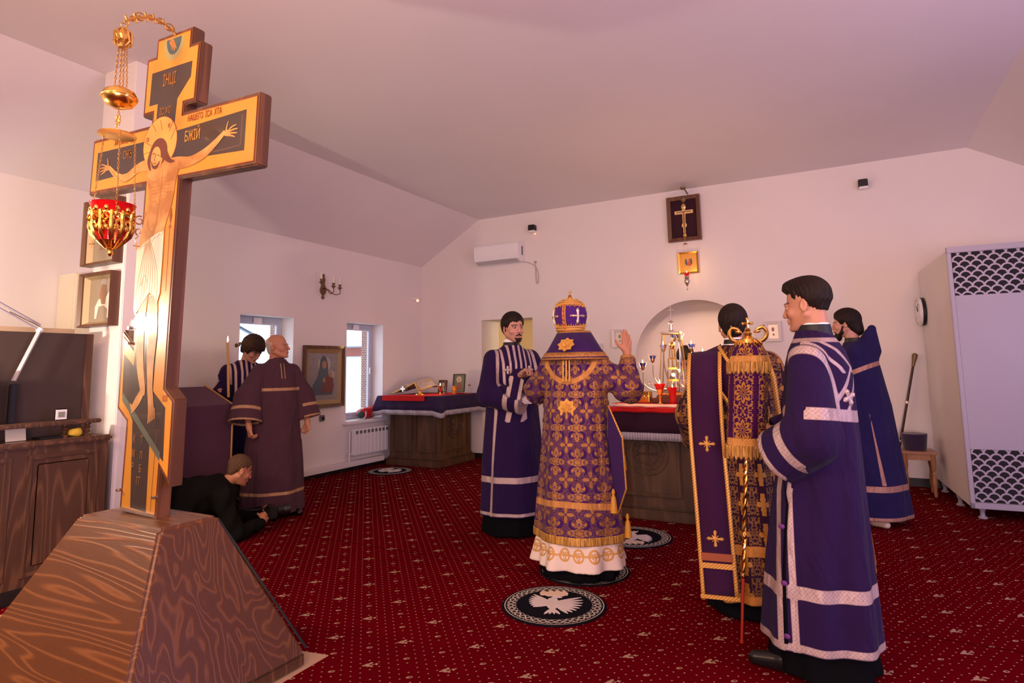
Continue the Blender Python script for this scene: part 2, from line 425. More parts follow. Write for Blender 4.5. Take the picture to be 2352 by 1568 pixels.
t = thing('shed', 'snow-covered shed seen through the narrow window beside the corner table', 'shed', (-15.5, 17.5, -.35), (0, 0, .4))
b = mb(); box(b, (-2.5, -1.5, 0), (2.5, 1.5, 2.6)); link('shed_wall', b, Mat('shed_metal', (.55, .62, .70), .6), t)
b = mb(); prism(b, [(-1.9, 2.55), (1.9, 2.55), (0, 3.7)], -2.8, 2.8, 'x'); link('roof', b, M_snow, t)
b = mb(); box(b, (-2.55, -1.55, 2.2), (2.55, -1.5, 2.5)); link('eave', b, Mat('eave_red', (.25, .08, .06), .7), t)
# arched white gate outside first window
t = thing('snowy_gable', 'white snow-covered gable seen through the window behind the reader', 'building', (-13, 8.0, -.35), (0, 0, .5))
b = mb(); prism(b, [(-2.2, 0), (2.2, 0), (2.2, 2.4), (0, 3.6), (-2.2, 2.4)], 0, 3, 'y'); link('gable_wall', b, Mat('pale_wall', (.62, .66, .74), .8), t)
b = mb(); prism(b, [(-2.6, 2.3), (0, 3.75), (2.6, 2.3), (2.6, 2.5), (0, 4.0), (-2.6, 2.5)], -.3, 3.2, 'y'); link('roof', b, M_snow, t)
b = mb(); prism(b, [(-.6, 0), (.6, 0)]+[(.6*math.cos(math.pi*k/12), 1.3+.6*math.sin(math.pi*k/12)) for k in range(13)], -.05, .02, 'y'); link('arched_door', b, M_grey, t)
# ================================================================== BIG CROSS
M_icon_gold = Mat('icon_gold', (.60, .25, .028), .32, spec=.6, coat=.3)
M_icon_dark = Mat('icon_dark_ground', (.050, .034, .030), .30, coat=.3)
M_icon_line = Mat('icon_ochre_line', (.30, .13, .03), .5)
M_icon_redl = Mat('icon_red_line', (.22, .035, .012), .5)
mf = Mat('icon_flesh', (.60, .30, .10), .45, coat=.2); _, v = mf.coord('Object'); mf.col(mf.mix(mf.noise(v, 9, 2).rng(.35, .65), (.34, .135, .03), (.60, .30, .09)))
M_icon_flesh = mf
M_icon_fshade = Mat('icon_flesh_shadow', (.33, .13, .035), .5)
M_icon_hair = Mat('icon_hair', (.13, .035, .02), .5)
mcl = Mat('icon_cloth', (.78, .66, .48), .5, coat=.2); M_icon_cloth = mcl
M_icon_fold = Mat('icon_cloth_fold', (.50, .34, .18), .5)
M_icon_blue = Mat('icon_blue', (.06, .10, .11), .4)

cross = thing('standing_crucifix', 'tall painted wooden crucifix standing on a pyramid base at the left', 'cross', (-2.957, 1.80, .722), (0, math.radians(2.4), 0))
OUT = [(-.150, 2.362), (-.150, 2.268), (-.224, 2.268), (-.224, 1.955), (-.143, 1.955), (-.143, 1.902), (-.668, 1.902), (-.668, 1.592), (-.158, 1.592),
       (-.153, .800), (-.248, .868), (-.240, .478), (-.156, .420), (-.155, 0), (.148, 0), (.148, .215), (.224, .150), (.216, .545), (.142, .598), (.132, 1.592),
       (.668, 1.592), (.668, 1.928), (.125, 1.928), (.125, 1.965), (.210, 1.965), (.218, 2.272), (.148, 2.272), (.148, 2.362)]
b = mb(); prism(b, OUT, -.03, .033, 'y')
bmesh.ops.bevel(b, geom=[e for e in b.edges], offset=.006, segments=2, affect='EDGES', clamp_overlap=True)
link('cross_board', b, M_wood_cross, cross)
YF = -.0305
def flat(name, pts, lay, mat, parent=cross, y=YF, th=.0006):
    b = mb(); prism(b, pts, y-lay*.0006-th, y-lay*.0006, 'y'); return link(name, b, mat, parent)
def inset(pts, d):
    n = len(pts); A = sum(pts[i][0]*pts[(i+1) % n][1]-pts[(i+1) % n][0]*pts[i][1] for i in range(n)); s = 1 if A > 0 else -1; out = []
    for i in range(n):
        p0, p1, p2 = Vector(pts[i-1]), Vector(pts[i]), Vector(pts[(i+1) % n])
        e1 = (p1-p0).normalized(); e2 = (p2-p1).normalized()
        n1 = Vector((-e1.y, e1.x))*s; n2 = Vector((-e2.y, e2.x))*s
        k = 1+n1.dot(n2); out.append(tuple(p1+(n1+n2)*(d/max(k, .3))))
    return out
RC = [0]
def ribbon(b, pts, wid, y, n=6):
    RC[0] = (RC[0]+1) % 12; y = y-RC[0]*.000035
    """painted stroke of varying width in the board's plane"""
    P = spline([(p[0], 0, p[1]) for p in pts], n); m = len(P)
    W = [np.interp(i/(m-1), np.linspace(0, 1, len(wid)), wid) for i in range(m)]
    L, R = [], []
    for i in range(m):
        t = P[min(i+1, m-1)]-P[max(i-1, 0)]; t.normalize(); nn = Vector((-t.z, 0, t.x))
        a = P[i]+nn*W[i]/2; c = P[i]-nn*W[i]/2
        L.append(b.verts.new((a.x, y, a.z))); R.append(b.verts.new((c.x, y, c.z)))
    for i in range(m-1):
        f = b.faces.new((L[i], L[i+1], R[i+1], R[i]))
        f.normal_update()
        if f.normal.y > 0: f.normal_flip()
def disc2(b, c, rx, rz, y, n=40, a0=0, a1=2*math.pi):
    RC[0] = (RC[0]+1) % 12; y = y-RC[0]*.000035
    vs_ = [b.verts.new((c[0]+rx*math.cos(a0+(a1-a0)*i/n), y, c[1]+rz*math.sin(a0+(a1-a0)*i/n))) for i in range(n if a1-a0 > 6.28 else n+1)]
    f = b.faces.new(vs_); f.normal_update()
    if f.normal.y > 0: f.normal_flip()
def Y(l): return YF-l*.0006
flat('red_outline', inset(OUT, .017), 1, M_icon_redl); flat('gold_ground', inset(OUT, .021), 2, M_icon_gold)
flat('dark_panel', [(-.165, 2.178), (.160, 2.178), (.157, 2.100), (.062, 2.005), (.052, 1.83), (-.100, 1.83), (-.097, 2.005), (-.168, 2.005)], 3, M_icon_dark)
flat('dark_panel', [(-.608, 1.822), (-.10, 1.822), (-.10, 1.682), (-.608, 1.665)], 3, M_icon_dark)
flat('dark_panel', [(.05, 1.838), (.583, 1.858), (.583, 1.668), (.05, 1.688)], 3, M_icon_dark)
b = mb(); ribbon(b, [(.25, 1.70), (.40, 1.692), (.555, 1.697)], [.006, .008, .006], Y(4), 2); ribbon(b, [(.556, 1.70), (.556, 1.84)], [.008, .008], Y(4), 2); link('panel_edging', b, Mat('icon_brown', (.10, .055, .045), .4), cross)
# lower dark ground with the slanted foot bar
flat('dark_panel', [(-.212, .745), (-.125, .690), (-.110, .95), (.050, .95), (.045, .578), (.150, .505), (.163, .262), (.050, .335), (.062, .022), (-.062, .028), (-.098, .430), (-.200, .545)], 3, M_icon_dark)
flat('foot_rest', [(-.196, .560), (.135, .300), (.135, .262), (-.196, .520)], 4, Mat('icon_green_grey', (.10, .115, .085), .4))
b = mb()
for u0, u1 in ((-.135, -.128), (.095, .088)): ribbon(b, [(u0, .03), (u0+.002, .40)], [.003, .003], Y(4), 2)
for u0 in (-.115, .085): ribbon(b, [(u0, 1.05), (u0-.005, 1.40)], [.003, .003], Y(4), 2)
for u0 in (-.122, .083): ribbon(b, [(u0, 1.38), (u0, 1.415), (u0, 1.455)], [.004, .022, .001], Y(4), 4); ribbon(b, [(u0-.010, 1.355), (u0, 1.37), (u0+.010, 1.355)], [.004, .004, .004], Y(4), 2)
link('spear_and_reed', b, M_icon_redl, cross)
# hand of blessing in the cloud at the top
b = mb(); disc2(b, (0, 2.33), .085, .115, Y(3), 30, math.pi, 2*math.pi); link('cloud_ring', b, Mat('icon_sage', (.30, .27, .12), .5), cross)
b = mb(); disc2(b, (0, 2.33), .060, .085, Y(4), 30, math.pi, 2*math.pi); link('cloud', b, M_icon_blue, cross)
b = mb(); ribbon(b, [(-.028, 2.325), (-.01, 2.305), (.004, 2.285)], [.03, .034, .03], Y(5)); ribbon(b, [(.0, 2.288), (.012, 2.262)], [.012, .005], Y(5), 3); ribbon(b, [(.010, 2.292), (.024, 2.270)], [.011, .005], Y(5), 3); ribbon(b, [(-.012, 2.288), (-.006, 2.268)], [.011, .006], Y(5), 3)
link('blessing_hand', b, M_icon_flesh, cross)
# halo
b = mb(); disc2(b, (-.052, 1.795), .140, .138, Y(4)); link('halo_rim', b, M_icon_redl, cross)
b = mb(); disc2(b, (-.052, 1.795), .136, .134, Y(5)); link('halo', b, Mat('icon_halo', (.66, .34, .075), .35, coat=.3), cross)
b = mb()
for a, c_ in (((-.09, 1.86), (-.125, 1.905)), ((-.04, 1.86), (-.06, 1.915)), ((.02, 1.845), (.045, 1.90)), ((.035, 1.80), (.07, 1.855)), ((-.12, 1.79), (-.18, 1.82)), ((-.13, 1.76), (-.185, 1.755))): ribbon(b, [a, c_], [.0025, .0025], Y(6), 2)
link('halo_lines', b, M_icon_redl, cross)
# painted body: arms, torso, legs
b = mb(); y6 = Y(7)
ribbon(b, [(-.487, 1.728), (-.40, 1.668), (-.318, 1.650), (-.21, 1.690), (-.10, 1.690), (.0, 1.680)], [.020, .036, .046, .050, .070, .09], y6)
ribbon(b, [(.0, 1.66), (.093, 1.672), (.20, 1.668), (.300, 1.690), (.375, 1.728), (.445, 1.775)], [.09, .066, .050, .048, .036, .020], y6)
def phand(cx, cz, s, k):      # open painted hand
    ribbon(b, [(cx, cz), (cx+s*.035, cz+.004*k)], [.026, .034], y6, 3)
    for q, (du, dz, L) in enumerate(((.03, .014, .048), (.033, .004, .055), (.033, -.006, .052), (.030, -.014, .042))):
        ribbon(b, [(cx+s*du, cz+dz), (cx+s*(du+L*.5), cz+dz*1.6+.002), (cx+s*(du+L), cz+dz*2.0)], [.009, .008, .004], y6, 3)
    ribbon(b, [(cx+s*.008, cz+.008), (cx+s*.012, cz+.034), (cx+s*.020, cz+.054)], [.011, .008, .004], y6, 3)
phand(-.487, 1.723, -1, 1); phand(.445, 1.768, 1, -1)
TOR = [(-.125, 1.700), (-.06, 1.708), (.05, 1.700), (.105, 1.690), (.118, 1.640), (.100, 1.580), (.094, 1.520), (.078, 1.450), (.052, 1.390), (.036, 1.330), (.02, 1.26), (-.155, 1.26), (-.158, 1.300), (-.145, 1.360), (-.118, 1.440), (-.102, 1.510), (-.115, 1.570), (-.135, 1.620)]
f = b.faces.new([b.verts.new((p[0], y6-.0003, p[1])) for p in TOR]); f.normal_update(); (f.normal.y > 0) and f.normal_flip()
ribbon(b, [(-.085, 1.03), (-.088, .85), (-.070, .70), (-.035, .585), (-.035, .555)], [.07, .062, .056, .040, .036], y6)
ribbon(b, [(-.010, 1.03), (.012, .86), (.012, .72), (.022, .60), (.035, .54), (.045, .49)], [.075, .070, .056, .040, .042, .046], y6-.0002)
ribbon(b, [(-.035, .570), (-.068, .525), (-.108, .478)], [.036, .044, .030], y6)
for q in range(5):
    ribbon(b, [(-.085-.010*q, .502-.0*q+(q-2)*.004), (-.112+.002*q, .470-(4-q)*.002)], [.010, .007], y6, 2)
    ribbon(b, [(.028+.010*q, .500), (.030+.012*q, .425+.006*q)], [.012, .008], y6, 2)
link('painted_body', b, M_icon_flesh, cross)
b = mb(); y7 = Y(8)
for k in range(6):
    z = 1.585-.018*k; ribbon(b, [(-.100+.004*k, z+.008), (-.06, z+.004), (-.015, z+.012)], [.0015, .003, .001], y7, 4); ribbon(b, [(.0, z+.012), (.045, z+.004), (.088-.003*k, z+.008)], [.001, .003, .0015], y7, 4)
ribbon(b, [(-.115, 1.615), (-.07, 1.598), (-.015, 1.617)], [.002, .006, .002], y7, 5); ribbon(b, [(.0, 1.617), (.05, 1.600), (.108, 1.620)], [.002, .006, .002], y7, 5)
ribbon(b, [(-.008, 1.66), (-.010, 1.55), (-.025, 1.43), (-.055, 1.31)], [.001, .004, .004, .002], y7, 6)
ribbon(b, [(-.085, 1.49), (-.055, 1.50), (-.025, 1.48), (.0, 1.50), (.05, 1.49)], [.001, .004, .005, .004, .001], y7, 4)
ribbon(b, [(-.105, 1.42), (-.09, 1.37), (-.06, 1.345), (-.03, 1.37), (-.02, 1.42)], [.001, .003, .004, .003, .001], y7, 4)
ribbon(b, [(-.10, 1.305), (-.06, 1.300), (-.02, 1.32)], [.002, .005, .002], y7, 4)
ribbon(b, [(-.045, .9), (-.035, .72), (-.010, .60)], [.003, .004, .003], y7, 4)
for s, pts in ((0, [(-.47, 1.715), (-.39, 1.655), (-.318, 1.630), (-.22, 1.665)]), (1, [(.10, 1.640), (.20, 1.646), (.30, 1.668), (.38, 1.712)])): ribbon(b, pts, [.001, .004, .004, .001], y7, 5)
link('body_shading_lines', b, M_icon_fshade, cross)
# head and hair
b = mb(); disc2(b, (-.055, 1.748), .070, .072, y6-.0008); ribbon(b, [(-.02, 1.75), (.02, 1.71), (.05, 1.69), (.082, 1.685)], [.06, .034, .02, .006], y6-.0008, 4); ribbon(b, [(-.10, 1.76), (-.128, 1.71), (-.11, 1.66)], [.05, .03, .006], y6-.0008, 4)
link('painted_hair', b, M_icon_hair, cross)
b = mb(); disc2(b, (-.072, 1.725), .040, .054, y6-.0014); ribbon(b, [(-.045, 1.70), (-.02, 1.69)], [.05, .04], y6-.0014, 2); link('painted_face', b, M_icon_flesh, cross)
b = mb(); y9 = y6-.002
ribbon(b, [(-.103, 1.742), (-.088, 1.746), (-.075, 1.738)], [.002, .004, .002], y9, 3); ribbon(b, [(-.064, 1.732), (-.052, 1.734), (-.038, 1.724)], [.002, .004, .002], y9, 3)
ribbon(b, [(-.072, 1.740), (-.082, 1.712), (-.076, 1.708)], [.003, .003, .003], y9, 3); ribbon(b, [(-.088, 1.696), (-.076, 1.694), (-.066, 1.690)], [.002, .004, .002], y9, 3)
ribbon(b, [(-.105, 1.705), (-.092, 1.680), (-.070, 1.672), (-.050, 1.682), (-.036, 1.70)], [.004, .012, .018, .012, .004], y9, 4)
link('painted_features', b, M_icon_hair, cross)
# loin cloth
b = mb(); y8 = Y(9)
CL = [(-.170, 1.265), (-.10, 1.30), (-.02, 1.335), (.042, 1.345), (.045, 1.20), (.045, 1.04), (.025, .985), (.0, 1.03), (-.04, 1.045), (-.085, 1.00), (-.145, .935), (-.160, .97), (-.165, 1.10)]
f = b.faces.new([b.verts.new((p[0], y8, p[1])) for p in CL]); f.normal_update(); (f.normal.y > 0) and f.normal_flip()
link('loin_cloth', b, M_icon_cloth, cross)
b = mb(); y10 = Y(10)
for q in range(9):
    t = q/8; ribbon(b, [(-.10+.03*t, 1.285+.03*t), (-.13+.14*t, 1.15), (-.150+.17*t, 1.02+.04*math.sin(q*2.1))], [.005, .003, .002], y10, 4)
for q in range(6): ribbon(b, [(-.155+.035*q, 1.262+.012*q), (-.13+.035*q, 1.285+.012*q)], [.002, .006], y10, 3)
ribbon(b, [(-.10, 1.10), (-.115, 1.08), (-.09, 1.135), (-.06, 1.09)], [.003, .003, .003, .003], y10, 3)
link('loin_cloth_folds', b, M_icon_fold, cross)
# painted lettering
def lt(s, u, h, size, mat=M_icon_line, sx=.62): return text('lettering', s, size, mat, cross, (u, Y(6)-.0004, h), sx=sx)
lt('\u0406\u041d\u0426\u0406', -.012, 2.115, .085, sx=.55); lt('\u0406\u0421 \u0425\u0421', -.028, 1.955, .052)
lt('\u041d\u0410\u0428\u0415\u0413\u041e  \u0406\u0421\u0410  \u0425\u0422\u0410', .285, 1.882, .044, M_icon_redl, .62)
lt('\u0420\u0410\u0421\u041f\u042f\u0422\u0406\u0415  \u0413\u0414\u0410', -.36, 1.850, .040, M_icon_redl, .6)
lt('\u0411\u0416\u0406\u0419', .205, 1.793, .072, M_icon_gold, .6); lt('\u0421\u041d\u042a', -.325, 1.772, .060, M_icon_line, .6)
text('lettering', '\u041e', .030, M_icon_redl, cross, (-.155, Y(7)-.0004, 1.825)); text('lettering', '\u041d', .032, M_icon_redl, cross, (.015, Y(7)-.0004, 1.873), sx=.6)
for s, u, h in (('\u041a', -.070, .345), ('\u0422', -.010, .345), ('\u041c', -.068, .277), ('\u041b', -.007, .273), ('\u0420', -.066, .215), ('\u0411', -.006, .212), ('\u0413\u0413', -.012, .155)): lt(s, u, h, .050)
lt('\u041a\u041b', .145, .545, .042, M_icon_redl)
# protective glass over the lower part with metal clips
b = mb(); box(b, (-.170, -.046, .012), (.138, -.041, .928), .0008); link('glass_plate', b, M_glass, cross)
for p in ((-.163, .80), (-.163, .875), (.130, .10), (-.150, .10)): b = mb(); tube(b, [(p[0], -.052, p[1]), (p[0], -.03, p[1])], .007, 10); link('glass_clip', b, M_silver, cross)

# ---- pyramid base
ped = thing('cross_pedestal', 'stepped pyramid pedestal of varnished oak under the tall crucifix', 'pedestal', (-2.93, 1.81, 0))
TX0, TX1, TY0, TY1, ZT = -.305, .325, -.155, .125, .722
BX0, BX1, BY0, BY1, ZB = -.66, .60, -.46, .42, .05
def frus(b, bt, tp, z0, z1):
    A = [b.verts.new((x_, y_, z0)) for x_, y_ in ((bt[0], bt[2]), (bt[1], bt[2]), (bt[1], bt[3]), (bt[0], bt[3]))]
    B = [b.verts.new((x_, y_, z1)) for x_, y_ in ((tp[0], tp[2]), (tp[1], tp[2]), (tp[1], tp[3]), (tp[0], tp[3]))]
    fs = [b.faces.new(A[::-1]), b.faces.new(B)]+[b.faces.new((A[i], A[(i+1) % 4], B[(i+1) % 4], B[i])) for i in range(4)]
    bmesh.ops.recalc_face_normals(b, faces=fs)
b = mb(); frus(b, (BX0, BX1, BY0, BY1), (TX0, TX1, TY0, TY1), ZB, ZT)
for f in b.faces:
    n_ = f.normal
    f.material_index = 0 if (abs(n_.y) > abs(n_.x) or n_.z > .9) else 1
bmesh.ops.bevel(b, geom=b.edges[:], offset=.016, segments=3, affect='EDGES', clamp_overlap=True)
link('pyramid_body', b, None, ped, mats=[M_wood_base, M_wood_base_side])
b = mb(); box(b, (BX0+.01, BY0+.01, .0), (BX1-.005, BY1-.005, ZB+.015), .012); link('plinth', b, M_wood_dark, ped)
b = mb(); tube(b, [(BX1-.012, BY1+.001, ZB+.03), (TX1-.004, TY1+.001, ZT-.02)], .006, 6); link('corner_seam', b, M_black, ped)
# pale floor board showing where the carpet is cut around the pedestal
b = mb(); prism(b, [(-2.315, 2.35), (-2.31, 2.10), (-2.22, .9), (-4.3, .9), (-4.42, 1.98)], .0, .004, 'z'); struct(link('trim_2', b, Mat('beige_board', (.42, .27, .16), .6)))

# ================================================================== HANGING LAMP in front of the crucifix
LX, LY = -2.87, 1.53
lamp = thing('hanging_icon_lamp', 'brass oil lamp with a red glass hung on chains before the crucifix', 'oil lamp', (LX, LY, 1.96))
def L(*p): return (p[0]-LX, p[1]-LY, p[2]-1.96)
b = mb()   # openwork bracket from the head of the cross towards the nave
top = Vector(L(-2.85, 1.77, 3.07)); end = Vector(L(LX, LY, 3.02))
def bp(t, s): # along bracket t, height s
    return Vector((top.x*(1-t)+end.x*t, top.y*(1-t)+end.y*t, top.z*(1-t)+end.z*t+.05*math.sin(math.pi*t)+s))
tube(b, [bp(k/16, 0) for k in range(17)], [.006]*17, 6)
for t0, r_ in ((.15, .028), (.34, .022), (.52, .019), (.72, .030), (.86, .018)):
    c0 = bp(t0, 0)
    for rr, sg in ((r_, 1), (r_*.55, -1)):
        tube(b, [(c0.x, c0.y+rr*math.cos(a)*(1-.06*k), c0.z+sg*rr*math.sin(a)*(1-.06*k)) for k, a in enumerate([i*.55 for i in range(11)])], .0035, 5)
for t0 in (.06, .25, .45, .6, .8, .95):
    c0 = bp(t0, 0); tube(b, [(c0.x, c0.y, c0.z), (c0.x+.004, c0.y-.010, c0.z+.016), (c0.x, c0.y-.004, c0.z+.028)], [.005, .005, .001], 5); tube(b, [(c0.x, c0.y, c0.z), (c0.x, c0.y+.010, c0.z-.016), (c0.x, c0.y, c0.z-.024)], [.005, .005, .001], 5)
link('bracket', b, M_goldd, lamp)
b = mb(); lathe(b, [(0, .045), (.010, .042), (.018, .030), (.030, .018), (.034, 0), (.030, -.02), (.020, -.032), (.026, -.042), (.018, -.055), (0, -.05)], 12, (0, 0, .985))
for k in range(10):
    a = k*math.pi/5; tube(b, [(.018*math.cos(a), .018*math.sin(a), 1.02), (.036*math.cos(a), .036*math.sin(a), 1.0), (.036*math.cos(a+.3), .036*math.sin(a+.3), .955), (.026*math.cos(a), .026*math.sin(a), .935)], [.003, .006, .006, .002], 5)
torus(b, (0, 0, 1.04), .012, .003, 'x', 12, 5); link('rosette_hanger', b, M_goldd, lamp)
def chain(b, p, q, pitch=.013, r=.0016, w=.0045):
    p, q = Vector(p), Vector(q); n = max(2, int((q-p).length/pitch)); d = (q-p)/n; t = d.normalized(); a = t.orthogonal().normalized(); c = t.cross(a)
    for i in range(n):
        m = p+d*(i+.5); s = a if i % 2 else c
        tube(b, [m+t*(d.length*.62)*math.cos(k*math.pi/3)+s*w*math.sin(k*math.pi/3) for k in range(6)], r, 4, closed=True)
b = mb()
for dx_ in (-.018, -.003, .008, .02): chain(b, (dx_, dx_*.4, .93), (dx_*1.5, dx_*.6, .735))
link('upper_chains', b, M_goldd, lamp)
b = mb(); lathe(b, [(0, .05), (.03, .047), (.062, .028), (.074, .004), (.072, -.008), (.058, -.032), (.025, -.048), (0, -.05)], 32, (0, 0, .685)); torus(b, (0, 0, .685), .0735, .003); link('weight_ball', b, M_gold, lamp, True)
b = mb(); chain(b, (0, 0, .635), (0, 0, .60), .012); torus(b, (0, 0, .59), .012, .004, 'y', 10, 5); ball(b, (0, 0, .575), .016, 2, (1, .5, 1)); torus(b, (0, 0, .552), .012, .003, 'y', 10, 5, .75); tube(b, [(0, 0, .54), (0, 0, .52)], .003, 6); link('hook', b, M_goldd, lamp)
b = mb(); lathe(b, [(0, .022), (.012, .020), (.05, .006), (.076, -.002), (.078, -.008), (.05, -.004), (0, -.002)], 28, (0, 0, .512)); link('canopy_disc', b, M_gold, lamp, True)
b = mb(); lathe(b, [(.058, .02), (.088, .185), (.092, .190), (.084, .185), (.052, .03), (0, .03)], 32, (0, 0, -.01)); link('red_glass', b, M_redglass, lamp, True)
b = mb()   # gilded openwork bowl
for k in range(12):
    a = k*math.pi/6; R = lambda r, z, a=a: (r*math.cos(a), r*math.sin(a), z)
    tube(b, [R(.072, .150), R(.086, .135), R(.080, .10), R(.084, .070), R(.070, .035), R(.045, .005), R(.02, -.02)], [.004, .008, .010, .009, .010, .008, .006], 6)
    a2 = a+math.pi/12
    torus(b, (.078*math.cos(a2), .078*math.sin(a2), .105), .016, .0045, 'z' if 0 else 'x', 10, 5); ball(b, (.082*math.cos(a2), .082*math.sin(a2), .148), .012, 1, (1, 1, 1.3)); ball(b, (.076*math.cos(a2), .076*math.sin(a2), .062), .013, 1)
torus(b, (0, 0, .13), .078, .005); torus(b, (0, 0, .055), .074, .005)
for k in range(24):
    a = k*math.pi/12; tube(b, [(.080*math.cos(a+.13*math.sin(i*1.9)), .080*math.sin(a+.13*math.sin(i*1.9)), .055+.012*i) for i in range(8)], .0055, 5)
lathe(b, [(0, .03), (.050, .028), (.040, .004), (.022, -.012), (.014, -.022), (.022, -.035), (.018, -.048), (.007, -.055), (.010, -.066), (.012, -.075), (.006, -.086), (0, -.088)], 16, (0, 0, .03)); link('gilded_bowl', b, M_gold, lamp, True)
for k, a in enumerate((math.radians(195), math.radians(-20), math.radians(80))):
    c, s = math.cos(a), math.sin(a); b = mb()
    chain(b, (.074*c, .074*s, .505), (.112*c if k == 0 else .09*c, .112*s if k == 0 else .09*s, .16), .011, .0014, .004); link('lamp_chain', b, M_goldd, lamp)
    b = mb(); q = lambda u, z: ((.078+u)*c, (.078+u)*s, z)
    tube(b, [q(.034+.024*math.cos(t)*(1-.05*i), .125+.024*math.sin(t)*(1-.05*i)) for i, t in enumerate([1.2+j*.55 for j in range(14)])], .0032, 5)
    tube(b, [q(.034-.016*math.cos(t)*(1-.05*i), .073+.018*math.sin(t)*(1-.05*i)) for i, t in enumerate([-1.2+j*.55 for j in range(12)])], .003, 5)
    tube(b, [q(.034, .055), q(.020, .035), q(.024, .022)], .0028, 5); tube(b, [q(.026, .022), q(.026, -.014)], .003, 5); tube(b, [q(.012, .006), q(.040, .006)], .003, 5)
    link('scroll_handle', b, M_goldd, lamp)
b = mb(); ball(b, (0, 0, .05), .012); tube(b, [(-.085, 0, .17), (.085, 0, .17)], .002, 5); tube(b, [(0, 0, .17), (0, 0, .19)], .003, 5); link('wick_holder', b, M_goldd, lamp)

# ================================================================== ICONS and pictures
def picture(name, label, cat, loc, rotz, w_, h_, fr, depth, frmat, ground, figs, group=None, tilt=0., inner=None, glass=True):
    """framed flat picture; local x right, z up, faces -y"""
    t = thing(name, label, cat, loc, (tilt, 0, rotz), group)
    b = mb()
    pr = [(-w_/2, -h_/2), (w_/2, -h_/2), (w_/2, h_/2), (-w_/2, h_/2)]
    o = [b.verts.new((x_, -depth, z_)) for x_, z_ in pr]; o2 = [b.verts.new((x_, 0, z_)) for x_, z_ in pr]
    i_ = [b.verts.new((x_*(1-2*fr/w_), -depth*.75, z_*(1-2*fr/h_))) for x_, z_ in pr]; i2 = [b.verts.new((x_*(1-2*fr/w_), -.004, z_*(1-2*fr/h_))) for x_, z_ in pr]
    for k in range(4):
        j = (k+1) % 4
        b.faces.new((o[k], o[j], i_[j], i_[k])); b.faces.new((o2[k], o2[j], o[j], o[k])); b.faces.new((i_[k], i_[j], i2[j], i2[k]))
    b.faces.new(o2); b.faces.new(i2); bmesh.ops.recalc_face_normals(b, faces=b.faces); link('frame', b, frmat, t)
    if inner:
        b = mb(); k0 = 1-2*fr/w_; k1 = 1-2*fr/h_; iw, im = inner
        a = [b.verts.new((x_*k0, -depth*.6, z_*k1)) for x_, z_ in pr]; c = [b.verts.new((x_*(k0-2*iw/w_), -.008, z_*(k1-2*iw/h_))) for x_, z_ in pr]
        for k in range(4): b.faces.new((a[k], a[(k+1) % 4], c[(k+1) % 4], c[k]))
        bmesh.ops.recalc_face_normals(b, faces=b.faces); link('mount', b, im, t)
    b = mb(); box(b, (-w_/2+fr*.9, -.007, -h_/2+fr*.9), (w_/2-fr*.9, -.005, h_/2-fr*.9)); link('painting', b, ground, t)
    for nm, mat, shapes in figs:
        b = mb()
        for s in shapes:
            if s[0] == 'd': disc2(b, (s[1]*w_, s[2]*h_), s[3]*w_, s[4]*h_, s[5])
            else:
                f = b.faces.new([b.verts.new((p[0]*w_, s[1], p[1]*h_)) for p in s[2]]); f.normal_update(); (f.normal.y > 0) and f.normal_flip()
        link(nm, b, mat, t)
    return t
FL = Mat('faded_flesh', (.36, .20, .13), .5).m; NAVY = Mat('faded_blue_robe', (.07, .10, .14), .5).m; MAROON = Mat('faded_maroon_robe', (.16, .05, .05), .5).m
PALE = Mat('pale_halo', (.40, .36, .32), .5).m
md = Mat('faded_icon_ground', (.25, .25, .27), .55); _, v = md.coord('Object'); md.col(md.mix(md.noise(v, 14, 3), (.17, .17, .19), (.33, .31, .30)))
P0 = onX(694, 792, XL); P1 = onX(785, 796, XL); P2 = onX(784, 932, XL)
picture('framed_icon', 'large framed mother and child icon between the two windows', 'icon', (XL+.015, (P0.y+P1.y)/2, (P0.z+P2.z)/2), math.pi/2, .72, .82, .045, .05, M_wood_dark, md,
        [('halo', PALE, [('d', .02, .20, .16, .13, -.0075), ('d', .20, .02, .08, .07, -.0075)]),
         ('robe', NAVY, [('p', -.008, [(-.02, .34), (.06, .32), (.11, .20), (.12, .05), (.22, -.12), (.24, -.30), (-.28, -.30), (-.26, -.14), (-.14, .0), (-.10, .15), (-.08, .28)])]),
         ('child', MAROON, [('p', -.0085, [(.10, .02), (.24, -.02), (.27, -.16), (.24, -.26), (-.05, -.26), (-.02, -.14)])]),
         ('face', FL, [('d', .02, .19, .055, .065, -.0088), ('d', .18, .03, .045, .045, -.0088), ('d', .02, -.06, .03, .04, -.0088)])],
        inner=(.055, Mat('gilt_mount', (.34, .24, .12), .45, metal=.3).m), tilt=0.0)
M_gl = Mat('icon_paper', (.30, .24, .17), .35)
